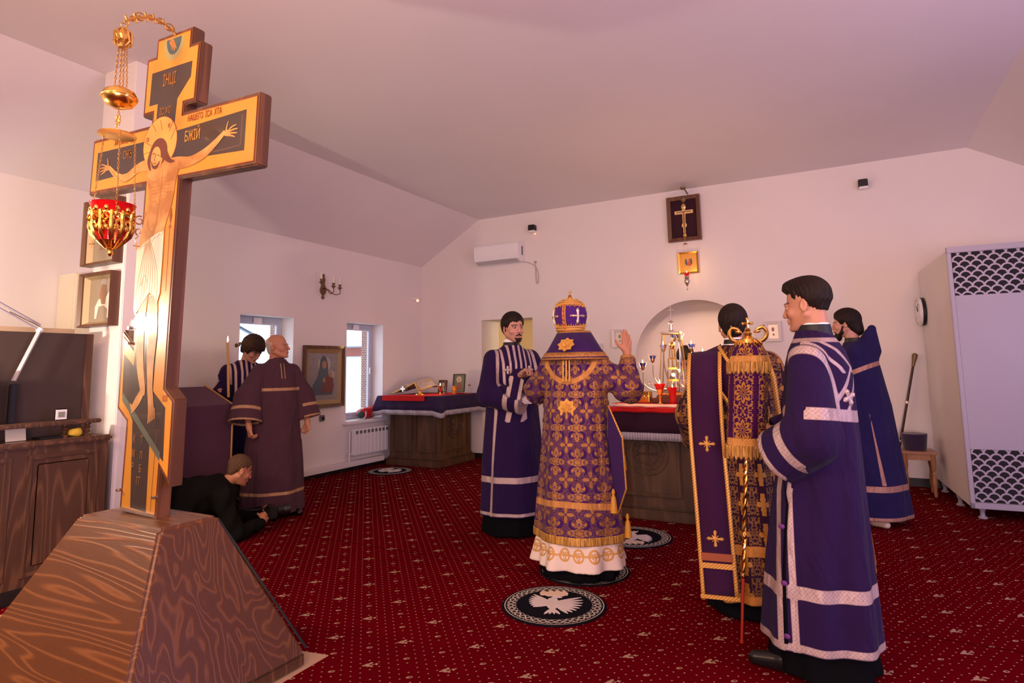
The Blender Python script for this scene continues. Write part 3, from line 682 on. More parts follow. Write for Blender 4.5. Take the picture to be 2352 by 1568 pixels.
def pillar_icon(px0, py0, px1, py1, label, horse):
    a = onY(px0, py0, PY0); c = onY(px1, py1, PY0)
    figs = [('saint', Mat('sepia_figure', (.25, .15, .09), .5).m, [('p', -.0085, [(-.05, .30), (.08, .30), (.15, .05), (.22, -.25), (-.20, -.25), (-.12, .05)])]), ('halo', PALE, [('d', .02, .30, .10, .10, -.0080)]), ('face', FL, [('d', .02, .29, .05, .055, -.009)])]
    if horse: figs = [('horse', Mat('white_horse', (.75, .68, .58), .5).m, [('p', -.0085, [(.30, .12), (.36, .02), (.22, -.02), (.26, -.18), (.20, -.34), (.16, -.33), (.18, -.18), (.05, -.10), (-.10, -.12), (-.16, -.34), (-.22, -.34), (-.22, -.12), (-.12, .02), (.10, .04), (.20, .14)])]), ('rider', Mat('sepia_rider', (.30, .17, .10), .5).m, [('p', -.0092, [(-.02, .30), (.08, .28), (.12, .10), (.10, -.08), (-.02, -.08), (-.10, .12)])]), ('halo', PALE, [('d', .02, .33, .09, .08, -.0082)])]
    return picture('pillar_icon', label, 'icon', ((a.x+c.x)/2, PY0-.002, (a.z+c.z)/2), 0, c.x-a.x+.02, a.z-c.z, .022, .075, M_wood_frame, M_gl, figs, inner=(.02, Mat('leaf_mount', (.45, .36, .20), .4, metal=.4).m))
pillar_icon(208, 633, 270, 748, 'deep-framed icon of a rider on a white horse, lower one on the pillar', True)
pillar_icon(219, 470, 280, 604, 'deep-framed icon partly hidden behind the oil lamp, upper one on the pillar', False)
SILV = Mat('riza_silver', (.66, .60, .56), .35, metal=.7); _, v = SILV.coord('Object'); SILV.bump(SILV.noise(v, 130, 3), .4, .006); SILV = SILV.m
WF = Mat('white_icon_case', (.74, .68, .66), .4).m
def silver_icon(p0, p1, label, w_=None):
    a = onY(*p0, YB); c = onY(*p1, YB)
    return picture('silver_icon', label, 'icon', ((a.x+c.x)/2, YB-.002, (a.z+c.z)/2), 0, c.x-a.x, a.z-c.z, .035, .05, WF, SILV,
        [('halo', SILV, [('d', 0, .10, .16, .15, -.010)]), ('robe', SILV, [('p', -.0095, [(-.26, -.30), (.26, -.30), (.22, -.08), (.08, .02), (-.08, .02), (-.22, -.08)])]), ('face', FL, [('d', 0, .10, .085, .11, -.0115), ('d', .02, -.16, .06, .06, -.0115)])])
silver_icon((1407, 757), (1441, 797), 'silver-clad icon in a white case beside the raised hand of the bishop')
silver_icon((1755, 739), (1797, 783), 'silver-clad icon in a white case between the gilt staff top and the young server')
silver_icon((1362, 790), (1387, 834), 'white-framed icon half hidden behind the shoulder collar of the bishop')
# gold icon and framed cross high on the back wall
a = onY(1560, 581, YB); c = onY(1605, 627, YB)
picture('gold_icon', 'small gold icon lit by the hanging lamp above the niche', 'icon', ((a.x+c.x)/2, YB-.01, (a.z+c.z)/2), 0, .26, .29, .02, .035, M_wood_frame if 0 else Mat('gilt_frame', (.62, .30, .05), .3, metal=.8), Mat('gold_leaf', (.70, .36, .08), .35, metal=.5),
        [('wings', NAVY, [('p', -.0085, [(-.15, .22), (-.05, .10), (.05, .10), (.15, .22), (.20, .0), (.12, -.12), (-.12, -.12), (-.20, .0)])]), ('robe', Mat('red_robe', (.55, .08, .03), .5).m, [('p', -.009, [(-.04, .18), (.08, .2), (.1, .0), (.06, -.18), (-.10, -.08)])]), ('sash', PALE, [('p', -.0095, [(-.08, .14), (-.02, .20), (.02, .10), (-.08, .02)]), ('p', -.0095, [(-.06, -.26), (.08, -.30), (.06, -.16)])])], tilt=.03)
a = onY(1534, 458, YB-.05); c = onY(1613, 550, YB-.05)
t = picture('cross_case', 'wooden wall case with a brass altar cross on dark velvet above the niche', 'framed cross', (-1.79, YB-.01, 3.345), 0, .44, .615, .05, .07, M_wood_frame, Mat('dark_velvet', (.035, .008, .016), .95), [], tilt=.03)
b = mb()
prism(b, [(-.022, .20), (.022, .20), (.022, .115), (.125, .115), (.125, .065), (.022, .065), (.02, -.06), (.036, -.08), (.03, -.11), (.016, -.12), (.012, -.24), (-.016, -.24), (-.02, -.12), (-.036, -.11), (-.036, -.08), (-.022, -.06), (-.022, .065), (-.125, .065), (-.125, .115), (-.022, .115)], -.035, -.012, 'y')
bmesh.ops.bevel(b, geom=b.edges[:], offset=.003, segments=1, affect='EDGES'); ball(b, (0, -.03, .16), .035, 2, (1, .4, 1.1)); link('altar_cross', b, Mat('bright_brass', (.80, .55, .28), .35, metal=.8), t)
b = mb(); ribbon(b, [(0, .10), (0, -.05), (0, -.20)], [.02, .025, .012], -.0365, 4); ribbon(b, [(-.10, .09), (0, .095), (.10, .09)], [.01, .014, .01], -.0365, 3); link('cross_relief', b, M_brass_old, t)
# hanging lamp before it
HX, HY = -1.735, 8.0
t = thing('wall_icon_lamp', 'small silver icon lamp with red glass burning under the gold icon', 'oil lamp', (HX, HY, 2.40))
b = mb(); tube(b, [(.0, .29, 1.29), (0, .15, 1.31), (0, 0, 1.30)], .008, 6); ball(b, (0, 0, 1.30), .02); ball(b, (.05, .28, 1.20), .03, 2, (1, .4, 1)); lathe(b, [(0, .03), (.035, .02), (.03, 0), (.01, -.01), (0, -.01)], 12, (0, 0, 1.285)); ball(b, (0, 0, 1.15), .035, 2, (1, .6, 1.3)); link('bracket', b, M_brass_old, t)
b = mb(); chain(b, (0, 0, 1.11), (0, 0, .70), .02, .002, .005); ball(b, (0, 0, .665), .024, 2, (1, 1, 1.2)); chain(b, (0, 0, .64), (0, 0, .56), .016, .0015, .004); lathe(b, [(0, .012), (.012, .008), (.03, -.006), (0, -.004)], 14, (0, 0, .55)); link('chain', b, M_gold, t)
b = mb()
for k in range(3):
    a_ = k*2.094+.4; tube(b, [(.025*math.cos(a_), .025*math.sin(a_), .545), (.045*math.cos(a_), .045*math.sin(a_), .10)], .0012, 4)
link('lamp_chain', b, M_goldd, t)
b = mb(); lathe(b, [(.022, .11), (.036, .165), (.033, .165), (.018, .115), (0, .115)], 16); link('red_glass', b, M_redglass, t, True)
b = mb(); lathe(b, [(0, .13), (.028, .125), (.034, .10), (.026, .085), (.038, .065), (.036, .04), (.018, .015), (.012, .0), (.006, -.01), (.004, -.04), (.010, -.05), (0, -.06)], 16); link('silver_bowl', b, M_silver, t, True)
b = mb(); lathe(b, [(0, 0), (0.00168, 0.0034), (0.00278, 0.0068), (0.00336, 0.0102), (0.00349, 0.01428), (0.00304, 0.0187), (0.00202, 0.0238), (0.00081, 0.0289), (0, 0.034)], 14, (0, 0, .165)); link('flame', b, M_flame, t, True)
point('flame_light', (HX, HY, 2.61), 1.6, (1.0, .55, .2), .012)
# black wall sensors, plug, red lamp, air conditioner
def cube_sensor(px, py, label):
    p = onY(px, py, YB-.05); t = thing('wall_speaker', label, 'speaker', (p.x, YB, p.z))
    b = mb(); box(b, (-.05, -.11, -.04), (.05, -.01, .045), .006); link('grille', b, M_black, t)
    b = mb(); box(b, (-.045, -.10, -.065), (.05, -.0, -.04), .004); link('wall_mount', b, M_whitep, t); return t
cube_sensor(1223, 524, 'small black cube speaker above the air conditioner'); cube_sensor(1982, 422, 'small black cube speaker on the right of the back wall')
p = onY(1227, 533, YB-.08); b = mb(); ball(b, (0, 0, 0), .012); o = tag(link('indicator_light', b, emit('red_led', (1, .25, .1), 4)), 'tiny glowing red indicator under the left cube speaker', 'indicator light'); o.location = (p.x, YB-.055, p.z-.02)
p = onX(738, 960, XL); t = thing('wall_socket', 'small dark wall socket below the framed icon between the windows', 'socket', (XL, p.y, p.z)); b = mb(); box(b, (0, -.04, -.04), (.03, .04, .04), .006); link('plate', b, M_grey, t); b = mb(); box(b, (.028, -.02, -.02), (.045, .02, .02), .004); link('plug', b, M_black, t)
p = onX(671, 1002, XL); t = thing('light_switch', 'white plug adapter low on the wall behind the old server', 'socket', (XL, p.y, p.z)); b = mb(); box(b, (0, -.04, -.04), (.03, .04, .04), .006); link('plate', b, M_whitep, t)
p = onX(865, 833, XL); 
t = thing('night_light', 'glowing pink night light in the far corner', 'lamp', (XL+.12, 8.02, 2.49)); b = mb(); ball(b, (0, 0, 0), .022); link('bulb', b, emit('pink_bulb', (1, .36, .22), 2.5), t); b = mb(); box(b, (-.12, -.02, .015), (.01, .02, .045), .005); link('holder', b, M_whitep, t)
AX0, AX1, AZ0, AZ1 = -5.03, -4.245, 2.99, 3.285
t = thing('air_conditioner', 'white split air conditioner high on the back wall', 'air conditioner', ((AX0+AX1)/2, YB, AZ0))
hw = (AX1-AX0)/2; b = mb(); prism(b, [(0, .0), (-.12, .0), (-.19, .035), (-.22, .10), (-.22, .27), (-.20, .295), (0, .295)], -hw, hw, 'x'); bmesh.ops.bevel(b, geom=b.edges[:], offset=.008, segments=2, affect='EDGES'); link('casing', b, M_whitep, t)
b = mb(); prism(b, [(-.135, -.004), (-.205, .035), (-.208, .03), (-.14, -.010)], -hw+.03, hw-.03, 'x'); link('louvre', b, Mat('louvre_grey', (.45, .43, .47), .5), t)
b = mb(); box(b, (hw-.001, -.10, .10), (hw+.004, -.055, .24), .002); link('side_vent', b, M_grey, t)
b = mb(); tube(b, spline([(hw-.02, -.03, .0), (hw+.08, -.012, -.02), (hw+.20, -.012, -.10), (hw+.24, -.012, -.25), (hw+.22, -.012, -.35), (hw+.20, -.012, -.30), (hw+.19, -.012, -.05)], 5), .006, 6); ball(b, (hw+.19, -.012, -.02), .022); link('power_cable', b, Mat('cable_grey', (.45, .38, .38), .5), t)

# ================================================================== SCONCE on the left wall
p = onX(741, 660, XL)
t = thing('wall_sconce', 'three-branched brass candle sconce with white candles above the framed icon', 'sconce', (XL, p.y, p.z))
b = mb(); prof = [(0, -.165), (.018, -.155), (.026, -.135), (.016, -.12), (.010, -.11), (.030, -.095), (.052, -.06), (.056, -.03), (.044, .0), (.030, .03), (.022, .06), (.030, .085), (.034, .11), (.018, .14), (.024, .165), (.010, .18), (0, .19)]
prism(b, [(r_, z_) for r_, z_ in prof]+[(-r_, z_) for r_, z_ in prof[::-1][1:-1]], 0, .022, 'x'); bmesh.ops.bevel(b, geom=b.edges[:], offset=.004, segments=1, affect='EDGES'); ball(b, (.025, 0, -.05), .03, 2, (.6, 1, 1.2)); link('back_plate', b, M_brass_old, t)
for k, (dx_, dy_, dz_) in enumerate(((.15, -.17, .04), (.20, .0, .0), (.15, .17, .0))):
    b = mb(); tube(b, spline([(.02, 0, -.01), (dx_*.4, dy_*.3, -.03), (dx_*.7, dy_*.6, -.09), (dx_, dy_, -.08), (dx_, dy_, dz_-.02)], 5), .006, 6)
    lathe(b, [(0, -.03), (.010, -.028), (.016, -.01), (.034, -.002), (.036, .002), (.012, .006), (.020, .035), (.022, .045), (0, .045)], 14, (dx_, dy_, dz_)); link('arm', b, M_brass_old, t)
    b = mb(); lathe(b, [(0, .04), (.011, .04), (.011, .135), (.004, .14), (.006, .155), (0, .17)], 12, (dx_, dy_, dz_)); link('candle', b, M_waxw, t, True)

# ================================================================== RADIATOR
p = onX(806, 988, XL+.1)
t = thing('radiator', 'white sectional radiator below the narrow window', 'radiator', (XL+.03, p.y, .20))
for k in range(9):
    b = mb(); y_ = .06+k*.08; box(b, (.02, y_, 0), (.095, y_+.074, .36), .008); link('radiator_section', b, M_whitep, t)
    b = mb(); box(b, (.094, y_+.012, .29), (.097, y_+.062, .335), .001); link('air_slot', b, M_grey, t)
b = mb(); tube(b, [(.05, .06, .34), (.05, .0, .34), (.05, 0, -.10)], .012, 8); tube(b, [(.05, .06, .02), (.05, 0.0, .02)], .012, 8); link('pipe', b, M_whitep, t)

# ================================================================== HEATER CABINET at the right
ang = math.radians(3.4)
t = thing('grille_cabinet', 'tall white cabinet with fish-scale grilles standing at the right', 'cabinet', (.88, 6.75, 0), (0, 0, ang))
WC, DC, ZC0, ZC1 = 1.05, 1.50, .10, 2.41
b = mb(); box(b, (0.012, .02, ZC0), (WC, DC, ZC1-.02), .004); link('casing', b, M_wall, t)
b = mb()
for q in (((0, -.01, ZC0), (.035, .02, ZC1)), ((WC-.035, -.01, ZC0), (WC, .02, ZC1)), ((0, -.022, ZC1-.055), (WC, .02, ZC1)), ((0, -.01, ZC0), (WC, .02, ZC0+.05))): box(b, *q, .005)
link('front_frame', b, M_white, t)
mg = Mat('fish_scale_grille', (.70, .68, .72), .35); (x, y, z), v = mg.coord('Object')
PW, PH = .088, .0475
def scale_hole(xx, zz):      # fan-shaped opening under an arc
    r_ = hyp(xx, (zz+.018)/1.0)
    return (r_.lt(.036))*(zz.gt(-.012))
z_ = z+.0; row = (z_/PH).floor(); hole = None
ux = cell(x, PW); uz = cell(z_, PH*1.0)
h1 = scale_hole(cell(x, PW), cell(z_, PH)); 
half = (row*.5).fract().gt(.25)
zz = (z_/PH).fract()*PH-PH/2
xo = cell(x+half*(PW/2), PW)
hole = hyp(xo, zz+.022).lt(.0375)*(hyp(xo, zz+.045).gt(.028))
rowf = (z_/PH); ri_ = rowf.floor(); xe = cell(x+(ri_*.5).fract()*PW, PW); ze = (rowf-ri_)*PH
def fan(xx, zc): return hyp(xx, zc).lt(.0355)*(hyp(xx.abs()-PW/2, zc+PH).gt(.0500))*(zc.gt(-.03))
xo2 = cell(x+(ri_*.5).fract()*PW+PW/2, PW)
hole = fan(xe, ze-.004).mx(fan(xo2, ze-.004-PH)).mx(fan(xo2, ze-.004+PH))
mg.col(mg.mix(hole, (.37, .345, .40), (.012, .010, .012))); mg.rough(hole*.5+.35); mg.bump(hole*-1.0, .8, .01)
b = mb(); box(b, (.04, .003, 1.965), (WC-.04, .012, 2.36)); link('upper_grille', b, mg, t)
b = mb(); box(b, (.04, .003, .155), (WC-.04, .012, .605)); link('lower_grille', b, mg, t)
b = mb(); box(b, (.036, -.004, .605), (WC-.036, .012, 1.965), .003); link('centre_panel', b, M_white, t)
for q in ((.10, .10), (WC-.1, .10), (.04, .62), (.04, 1.3)):
    b = mb(); lathe(b, [(0, 0), (.034, .0), (.036, .012), (.020, .022), (.018, .06), (.026, .075), (.028, .10), (0, .10)], 16, (q[0], q[1], 0)); link('foot', b, M_white, t, True)
t = thing('wall_clock', 'round white wall clock with a black rim seen nearly edge-on by the cabinet', 'clock', (.796, 8.10, 1.925), (0, 0, ang))
b = mb(); r0 = .155
tube(b, [(-.004, 0, 0), (.0, 0, 0)], .01)
prism(b, [(r0*math.cos(k*math.pi/24), r0*math.sin(k*math.pi/24)) for k in range(48)], -.022, .004, 'x'); link('black_rim', b, M_black, t)
b = mb(); prism(b, [(r0*.985*math.cos(k*math.pi/24), r0*.985*math.sin(k*math.pi/24)) for k in range(48)], -.048, -.020, 'x'); bmesh.ops.bevel(b, geom=[e for e in b.edges if all(v_.co.x < -.04 for v_ in e.verts)], offset=.008, segments=2, affect='EDGES'); link('clock_face', b, M_whitep, t)
b = mb(); tube(b, [(-.05, 0, 0), (-.05, .05, .06)], .003); tube(b, [(-.05, 0, 0), (-.05, -.04, .09)], .002)
for k in range(12): a_ = k*math.pi/6; tube(b, [(-.049, .125*math.cos(a_), .125*math.sin(a_)), (-.049, .14*math.cos(a_), .14*math.sin(a_))], .002, 4)
link('clock_hand', b, M_black, t)

# ================================================================== STOOL, HAT, STAFF in the corner
SX0, SX1, SY0, SY1 = .44, .765, 7.66, 8.0
t = thing('stool', 'small wooden stool with turned legs in the back right corner', 'stool', ((SX0+SX1)/2, (SY0+SY1)/2, 0))
sx, sy = (SX1-SX0)/2, (SY1-SY0)/2
b = mb(); box(b, (-sx, -sy, .425), (sx, sy, .452), .010); link('seat', b, M_wood_stool, t)
b = mb()
for q in (((-sx+.03, -sy+.03, .365), (sx-.03, -sy+.048, .426)), ((-sx+.03, sy-.048, .365), (sx-.03, sy-.03, .426)), ((-sx+.03, -sy+.03, .365), (-sx+.048, sy-.03, .426)), ((sx-.048, -sy+.03, .365), (sx-.03, sy-.03, .426))): box(b, *q, .002)
link('apron', b, M_wood_stool, t)
for x_ in (-1, 1):
    for y_ in (-1, 1):
        b = mb(); lathe(b, [(0, 0), (.012, 0), (.018, .03), (.014, .06), (.022, .10), (.024, .16), (.016, .22), (.020, .235), (.013, .25), (.019, .27), (.019, .29), (.024, .30), (.024, .425), (0, .425)], 14, (x_*(sx-.04), y_*(sy-.04), 0)); link('leg', b, M_wood_stool, t, True)
t = thing('clergy_hat', 'dark purple flared cylinder hat lying on the corner stool', 'hat', ((SX0+SX1)/2-.015, (SY0+SY1)/2, .452))
b = mb(); lathe(b, [(0, 0), (.098, 0), (.104, .01), (.122, .165), (.118, .17), (.0, .160)], 32); link('crown', b, Mat('purple_velvet', (.028, .012, .055), .9, sheen=.3), t, True)
b = mb(); torus(b, (0, 0, .168), .119, .003, 'z', 32, 6); link('rim', b, Mat('purple_piping', (.06, .025, .10), .8), t)
a = Vector((.70, 8.235, 1.47)); c = Vector((.375, 8.18, .0))
t = thing('walking_staff', 'dark wooden staff with a metal knob leaning on the wall beside the stool', 'staff', c)
d_ = a-c; b = mb(); tube(b, [(0, 0, 0), d_*.93], .013, 10); link('shaft', b, Mat('ebony', (.030, .012, .010), .35), t)
b = mb(); tube(b, [d_*.90, d_*.93, d_*.965, d_*.99, d_*1.0], [.016, .018, .026, .028, .012], 12); link('knob', b, M_brass_old, t, True)
for k in (.33, .62): b = mb(); tube(b, [d_*k, d_*(k+.018)], .016, 10); link('ring', b, M_silver, t)

p = onX(543, 793, XL); t = thing('wall_bracket', 'small brass bracket on the wall beside the tall candle flame', 'bracket', (XL, p.y, p.z))
b = mb(); tube(b, [(0, 0, 0), (.05, 0, -.005), (.07, 0, .01)], .008, 8); ball(b, (.075, 0, .02), .024, 2, (1.2, 1.2, .7)); link('holder', b, M_brass_old, t, True)
b = mb(); lathe(b, [(0, 0), (.025, 0), (.022, .006), (0, .006)], 14); q = link('wall_plate', b, M_brass_old, t); q.rotation_euler = (0, math.pi/2, 0)
# ================================================================== ALTAR AND CORNER TABLE
def cloth_mat(name, c1, c2, sheen=.3, rough=.85):
    m = Mat(name, c1, rough, sheen=sheen*.15, spec=.1); _, v = m.coord('Object'); m.col(m.mix(m.noise(v, 5, 3), c1, c2)); m.bump(m.noise(v, 420, 2), .25, .002); return m
M_pcloth = cloth_mat('purple_table_cloth', (.030, .018, .055), (.045, .026, .075))
M_acloth = cloth_mat('dark_altar_cloth', (.030, .010, .022), (.045, .014, .030))
M_red = cloth_mat('red_cloth', (.52, .012, .016), (.62, .025, .022), .2)
M_fringe = Mat('silver_fringe', (.50, .45, .50), .6); (x, y, z), v = M_fringe.coord('Object'); M_fringe.bump(((x+y)*700).sin(), .6, .004); M_fringe.col(M_fringe.mix(((x+y)*260).sin().rng(-1, 1), (.34, .31, .36), (.58, .54, .60)))
def chest(t, hx, hy, H, wood_, arcs=True):
    """panelled cabinet, centred, base at z=0"""
    b = mb(); box(b, (-hx, -hy, .10), (hx, hy, H), .006); link('body', b, wood_, t)
    b = mb(); box(b, (-hx-.045, -hy-.045, 0), (hx+.045, hy+.045, .09), .010); box(b, (-hx-.025, -hy-.025, .085), (hx+.025, hy+.025, .13), .018); link('plinth', b, wood_, t)
    def panel(face, a0, a1, z0, z1, circ=False):
        b = mb(); w_ = .035
        def q(u, v_, d):
            return {'f': (u, -hy-d, v_), 'r': (hx+d, u, v_), 'l': (-hx-d, u, v_)}[face]
        for e_, (u0, v0, u1, v1) in enumerate(((a0, z0, a1, z0+w_), (a0, z1-w_, a1, z1), (a0+.001, z0+.001, a0+w_, z1-.001), (a1-w_, z0+.001, a1-.001, z1-.001))):
            p0 = q(u0, v0, -.005); p1 = q(u1, v1, .022-.0015*(e_ > 1)); box(b, tuple(map(min, p0, p1)), tuple(map(max, p0, p1)), .008)
        link('panel_moulding', b, wood_, t)
        if circ:
            b = mb(); cu, cz = (a0+a1)/2, (z0+z1)/2+.03; R_ = (a1-a0)*.31; ax = 'y' if face == 'f' else 'x'
            for rr, th in ((R_, .010), (R_*.8, .006), (R_*.5, .005)): torus(b, q(cu, cz, .004), rr, th, ax, 40, 6)
            for k in range(16):
                a_ = k*math.pi/8; tube(b, [q(cu+R_*(.5+.3*i/4)*math.cos(a_+.25*math.sin(i*1.6)), cz+R_*(.5+.3*i/4)*math.sin(a_+.25*math.sin(i*1.6)), .004) for i in range(5)], .004, 5)
            for k in range(4): a_ = k*math.pi/2; tube(b, [q(cu, cz, .006), q(cu+R_*.45*math.cos(a_), cz+R_*.45*math.sin(a_), .006)], [.006, .014], 6)
            link('carved_rosette', b, wood_, t)
    return panel
def tablecloth(name, cx, cy, z, hx, hy, drop, mat, label, cat, folds=.010, fringe=True, n=26):
    """cloth lying over a rectangular top and hanging down, with pleats"""
    t = thing(name, label, cat, (cx, cy, z)) ; b = mb(); r_ = random.Random(3)
    per = []
    for k in range(n): per.append((-hx+2*hx*k/n, -hy, 0, -1))
    for k in range(n): per.append((hx, -hy+2*hy*k/n, 1, 0))
    for k in range(n): per.append((hx-2*hx*k/n, hy, 0, 1))
    for k in range(n): per.append((-hx, hy-2*hy*k/n, -1, 0))
    N = len(per); rows = []
    def pos(i, d, extra=0.):
        x_, y_, nx, ny = per[i]; k = i % n; corner = min(k, n-k)/n
        cc = max(0, 1-corner*9)
        wob = folds*(math.sin(i*1.25)+.6*math.sin(i*2.6+1))*(d/drop)
        out = .004+wob+extra+.02*(d/drop)
        if k == 0: nx2, ny2 = nx+per[i-1][2], ny+per[i-1][3]; out += .035*d/drop
        else: nx2, ny2 = nx, ny
        dz = d*(1+.16*cc)
        return (x_+nx2*out, y_+ny2*out, -dz)
    Dv = [0, .012, drop*.3, drop*.6, drop]
    rows = [[b.verts.new((p[0], p[1], .006)) for p in per]]+[[b.verts.new(pos(i, d)) for i in range(N)] for d in Dv[1:]]
    b.faces.new(rows[0])
    for A, B in zip(rows, rows[1:]):
        for i in range(N): b.faces.new((A[i], B[i], B[(i+1) % N], A[(i+1) % N]))
    bmesh.ops.recalc_face_normals(b, faces=b.faces)
    o = link('cloth', b, mat, t, True); s = o.modifiers.new('s', 'SOLIDIFY'); s.thickness = .003; s.offset = 1
    if fringe:
        b = mb(); A = [b.verts.new(Vector(pos(i, drop, .003))+Vector((0, 0, .012))) for i in range(N)]; B = [b.verts.new(Vector(pos(i, drop, .006+.004*math.sin(i*3.1)))-Vector((0, 0, .055))) for i in range(N)]
        for i in range(N): b.faces.new((A[i], B[i], B[(i+1) % N], A[(i+1) % N]))
        bmesh.ops.recalc_face_normals(b, faces=b.faces); o = link('fringe', b, M_fringe, t, True); s = o.modifiers.new('s', 'SOLIDIFY'); s.thickness = .005; s.offset = 1
    return t
AC = (-1.65, 6.05)
t = thing('altar_table', 'carved oak altar table standing before the arched niche', 'altar', (AC[0], AC[1], 0))
pn = chest(t, .47, .42, .955, M_wood_altar); pn('f', -.30, .30, .20, .90, True); pn('r', -.34, .34, .20, .90, True); pn('l', -.34, .34, .20, .90, True)
b = mb(); box(b, (-.52, -.47, .945), (.52, .47, .975), .008); link('table_top', b, M_wood_altar, t)
tablecloth('altar_cloth', AC[0], AC[1], .980, .545, .495, .215, M_acloth, 'dark purple cloth with silver fringe draped over the altar', 'cloth', .006)
t = thing('red_altar_cloth', 'folded red and white cloth lying on top of the altar', 'cloth', (AC[0], AC[1], .992))
b = mb(); n = 20
for (y0, z0), (y1, z1) in (((-.515, -.035), (-.512, .0)), ((-.512, .0), (-.50, .006)), ((-.50, .006), (.25, .006))):
    for k in range(n):
        xs = [-.50+1.0*k/n, -.50+1.0*(k+1)/n]; w0 = [.006*math.sin(q*24) for q in xs]
        b.faces.new([b.verts.new(p) for p in ((xs[0], y0+w0[0], z0+w0[0]*.4), (xs[1], y0+w0[1], z0+w0[1]*.4), (xs[1], y1, z1), (xs[0], y1, z1))])
bmesh.ops.remove_doubles(b, verts=b.verts, dist=.0005); bmesh.ops.recalc_face_normals(b, faces=b.faces); o = link('red_layer', b, M_red, t, True); s = o.modifiers.new('s', 'SOLIDIFY'); s.thickness = .004; s.offset = 1
b = mb(); pts = []
for k in range(25): x_ = -.33+.74*k/24; pts.append((x_, -.47+.02*math.sin(k*.9)+.04*abs(math.sin(k*.28))))
prism(b, pts+[(.42, -.15), (-.36, -.12)], .010, .018, 'z'); link('white_layer', b, cloth_mat('blush_cloth', (.72, .42, .36), (.80, .52, .45)), t)
b = mb(); prism(b, [(-.50, -.42), (-.28, -.46), (-.24, -.30), (-.48, -.26)], .012, .024, 'z'); o = tag(link('folded_paper', b, cloth_mat('grey_paper', (.42, .36, .42), (.5, .44, .48))), 'grey folded paper on the altar next to the bishop', 'paper'); o.location = (AC[0], AC[1], .992)

# ---- tabernacle, gospel box, candelabrum
ZA = .998
t = thing('tabernacle', 'glass tabernacle tower with a cross finial standing on the altar', 'tabernacle', (-1.545, 6.28, ZA))
b = mb(); box(b, (-.21, -.10, 0), (.21, .10, .055), .01); box(b, (-.16, -.085, .05), (.16, .085, .085), .008); link('base', b, Mat('walnut', (.10, .035, .022), .4), t)
b = mb()
for sx_ in (-1, 1):
    for sy_ in (-1, 1): tube(b, [(sx_*.135, sy_*.07, .08), (sx_*.085, sy_*.05, .70)], .006, 6)
for z_ in (.09, .70):
    k = .135 if z_ < .3 else .085; k2 = .07 if z_ < .3 else .05
    tube(b, [(-k, -k2, z_), (k, -k2, z_), (k, k2, z_), (-k, k2, z_)], .006, 6, closed=True)
link('case_edges', b, M_gold, t)
b = mb()
A = [b.verts.new((sx_*.135, sy_*.07, .088)) for sx_, sy_ in ((-1, -1), (1, -1), (1, 1), (-1, 1))]; B = [b.verts.new((sx_*.085, sy_*.05, .698)) for sx_, sy_ in ((-1, -1), (1, -1), (1, 1), (-1, 1))]
for k in range(4): b.faces.new((A[k], A[(k+1) % 4], B[(k+1) % 4], B[k]))
o = link('glass_case', b, M_glass, t)
b = mb(); box(b, (-.10, -.06, .70), (.10, .06, .722), .004); lathe(b, [(.05, .72), (.022, .735), (.020, .80), (.028, .81), (.020, .825), (0, .84)], 12); tube(b, [(0, 0, .83), (0, 0, .99)], .0035, 6); tube(b, [(-.032, 0, .945), (.032, 0, .945)], .003, 5); tube(b, [(-.018, 0, .965), (.018, 0, .965)], .003, 5); link('roof_cross', b, M_silver, t)
b = mb()   # silver chapel model inside
for z_, w_ in ((.09, .07), (.22, .06), (.34, .045), (.44, .03)):
    box(b, (-w_, -w_*.5, z_), (w_, w_*.5, z_+.02), .003)
    for sx_ in (-1, 0, 1): tube(b, [(sx_*w_*.85, -w_*.3, z_+.02), (sx_*w_*.85, -w_*.3, z_+.11)], .007, 8)
ball(b, (0, 0, .58), .03, 2, (1, 1, 1.4)); tube(b, [(0, 0, .60), (0, 0, .66)], .003); link('inner_shrine', b, M_gold, t, True)
t = thing('gospel_casket', 'gold embossed casket with a small cross at the left of the altar', 'casket', (-1.875, 6.25, ZA))
b = mb(); box(b, (-.10, -.06, .008), (.10, .06, .12), .006)
for k in range(5): torus(b, (-.075+.0375*k, -.061, .065), .014, .004, 'y', 14, 5)
link('casket_body', b, M_gold, t); b = mb(); tube(b, [(0, 0, .12), (0, 0, .19)], .004); tube(b, [(-.022, 0, .165), (.022, 0, .165)], .004); link('cross', b, M_gold, t)
t = thing('vigil_lamp', 'red glass vigil lamp burning in front of the tabernacle', 'oil lamp', (-1.60, 5.95, ZA))
b = mb(); lathe(b, [(0, 0), (.045, 0), (.040, .008), (.012, .02), (.010, .06), (.02, .075), (.010, .09), (.024, .12), (.034, .15), (0, .15)], 16); link('stem', b, M_gold, t, True)
b = mb(); lathe(b, [(.034, .15), (.055, .205), (.051, .205), (.03, .155)], 20); link('red_glass', b, M_redglass, t, True)
b = mb(); lathe(b, [(0, 0), (0.00279, 0.005), (0.00463, 0.01), (0.00561, 0.015), (0.00581, 0.021), (0.00507, 0.0275), (0.00337, 0.035), (0.00135, 0.0425), (0, 0.05)], 14, (0, 0, .20)); link('flame', b, M_flame, t, True); point('vigil_light', (-1.60, 5.93, ZA+.30), 4.0, (1.0, .45, .18))
t = thing('vigil_lamp', 'small red glass lamp burning close beside the tabernacle', 'oil lamp', (-1.49, 6.0, ZA))
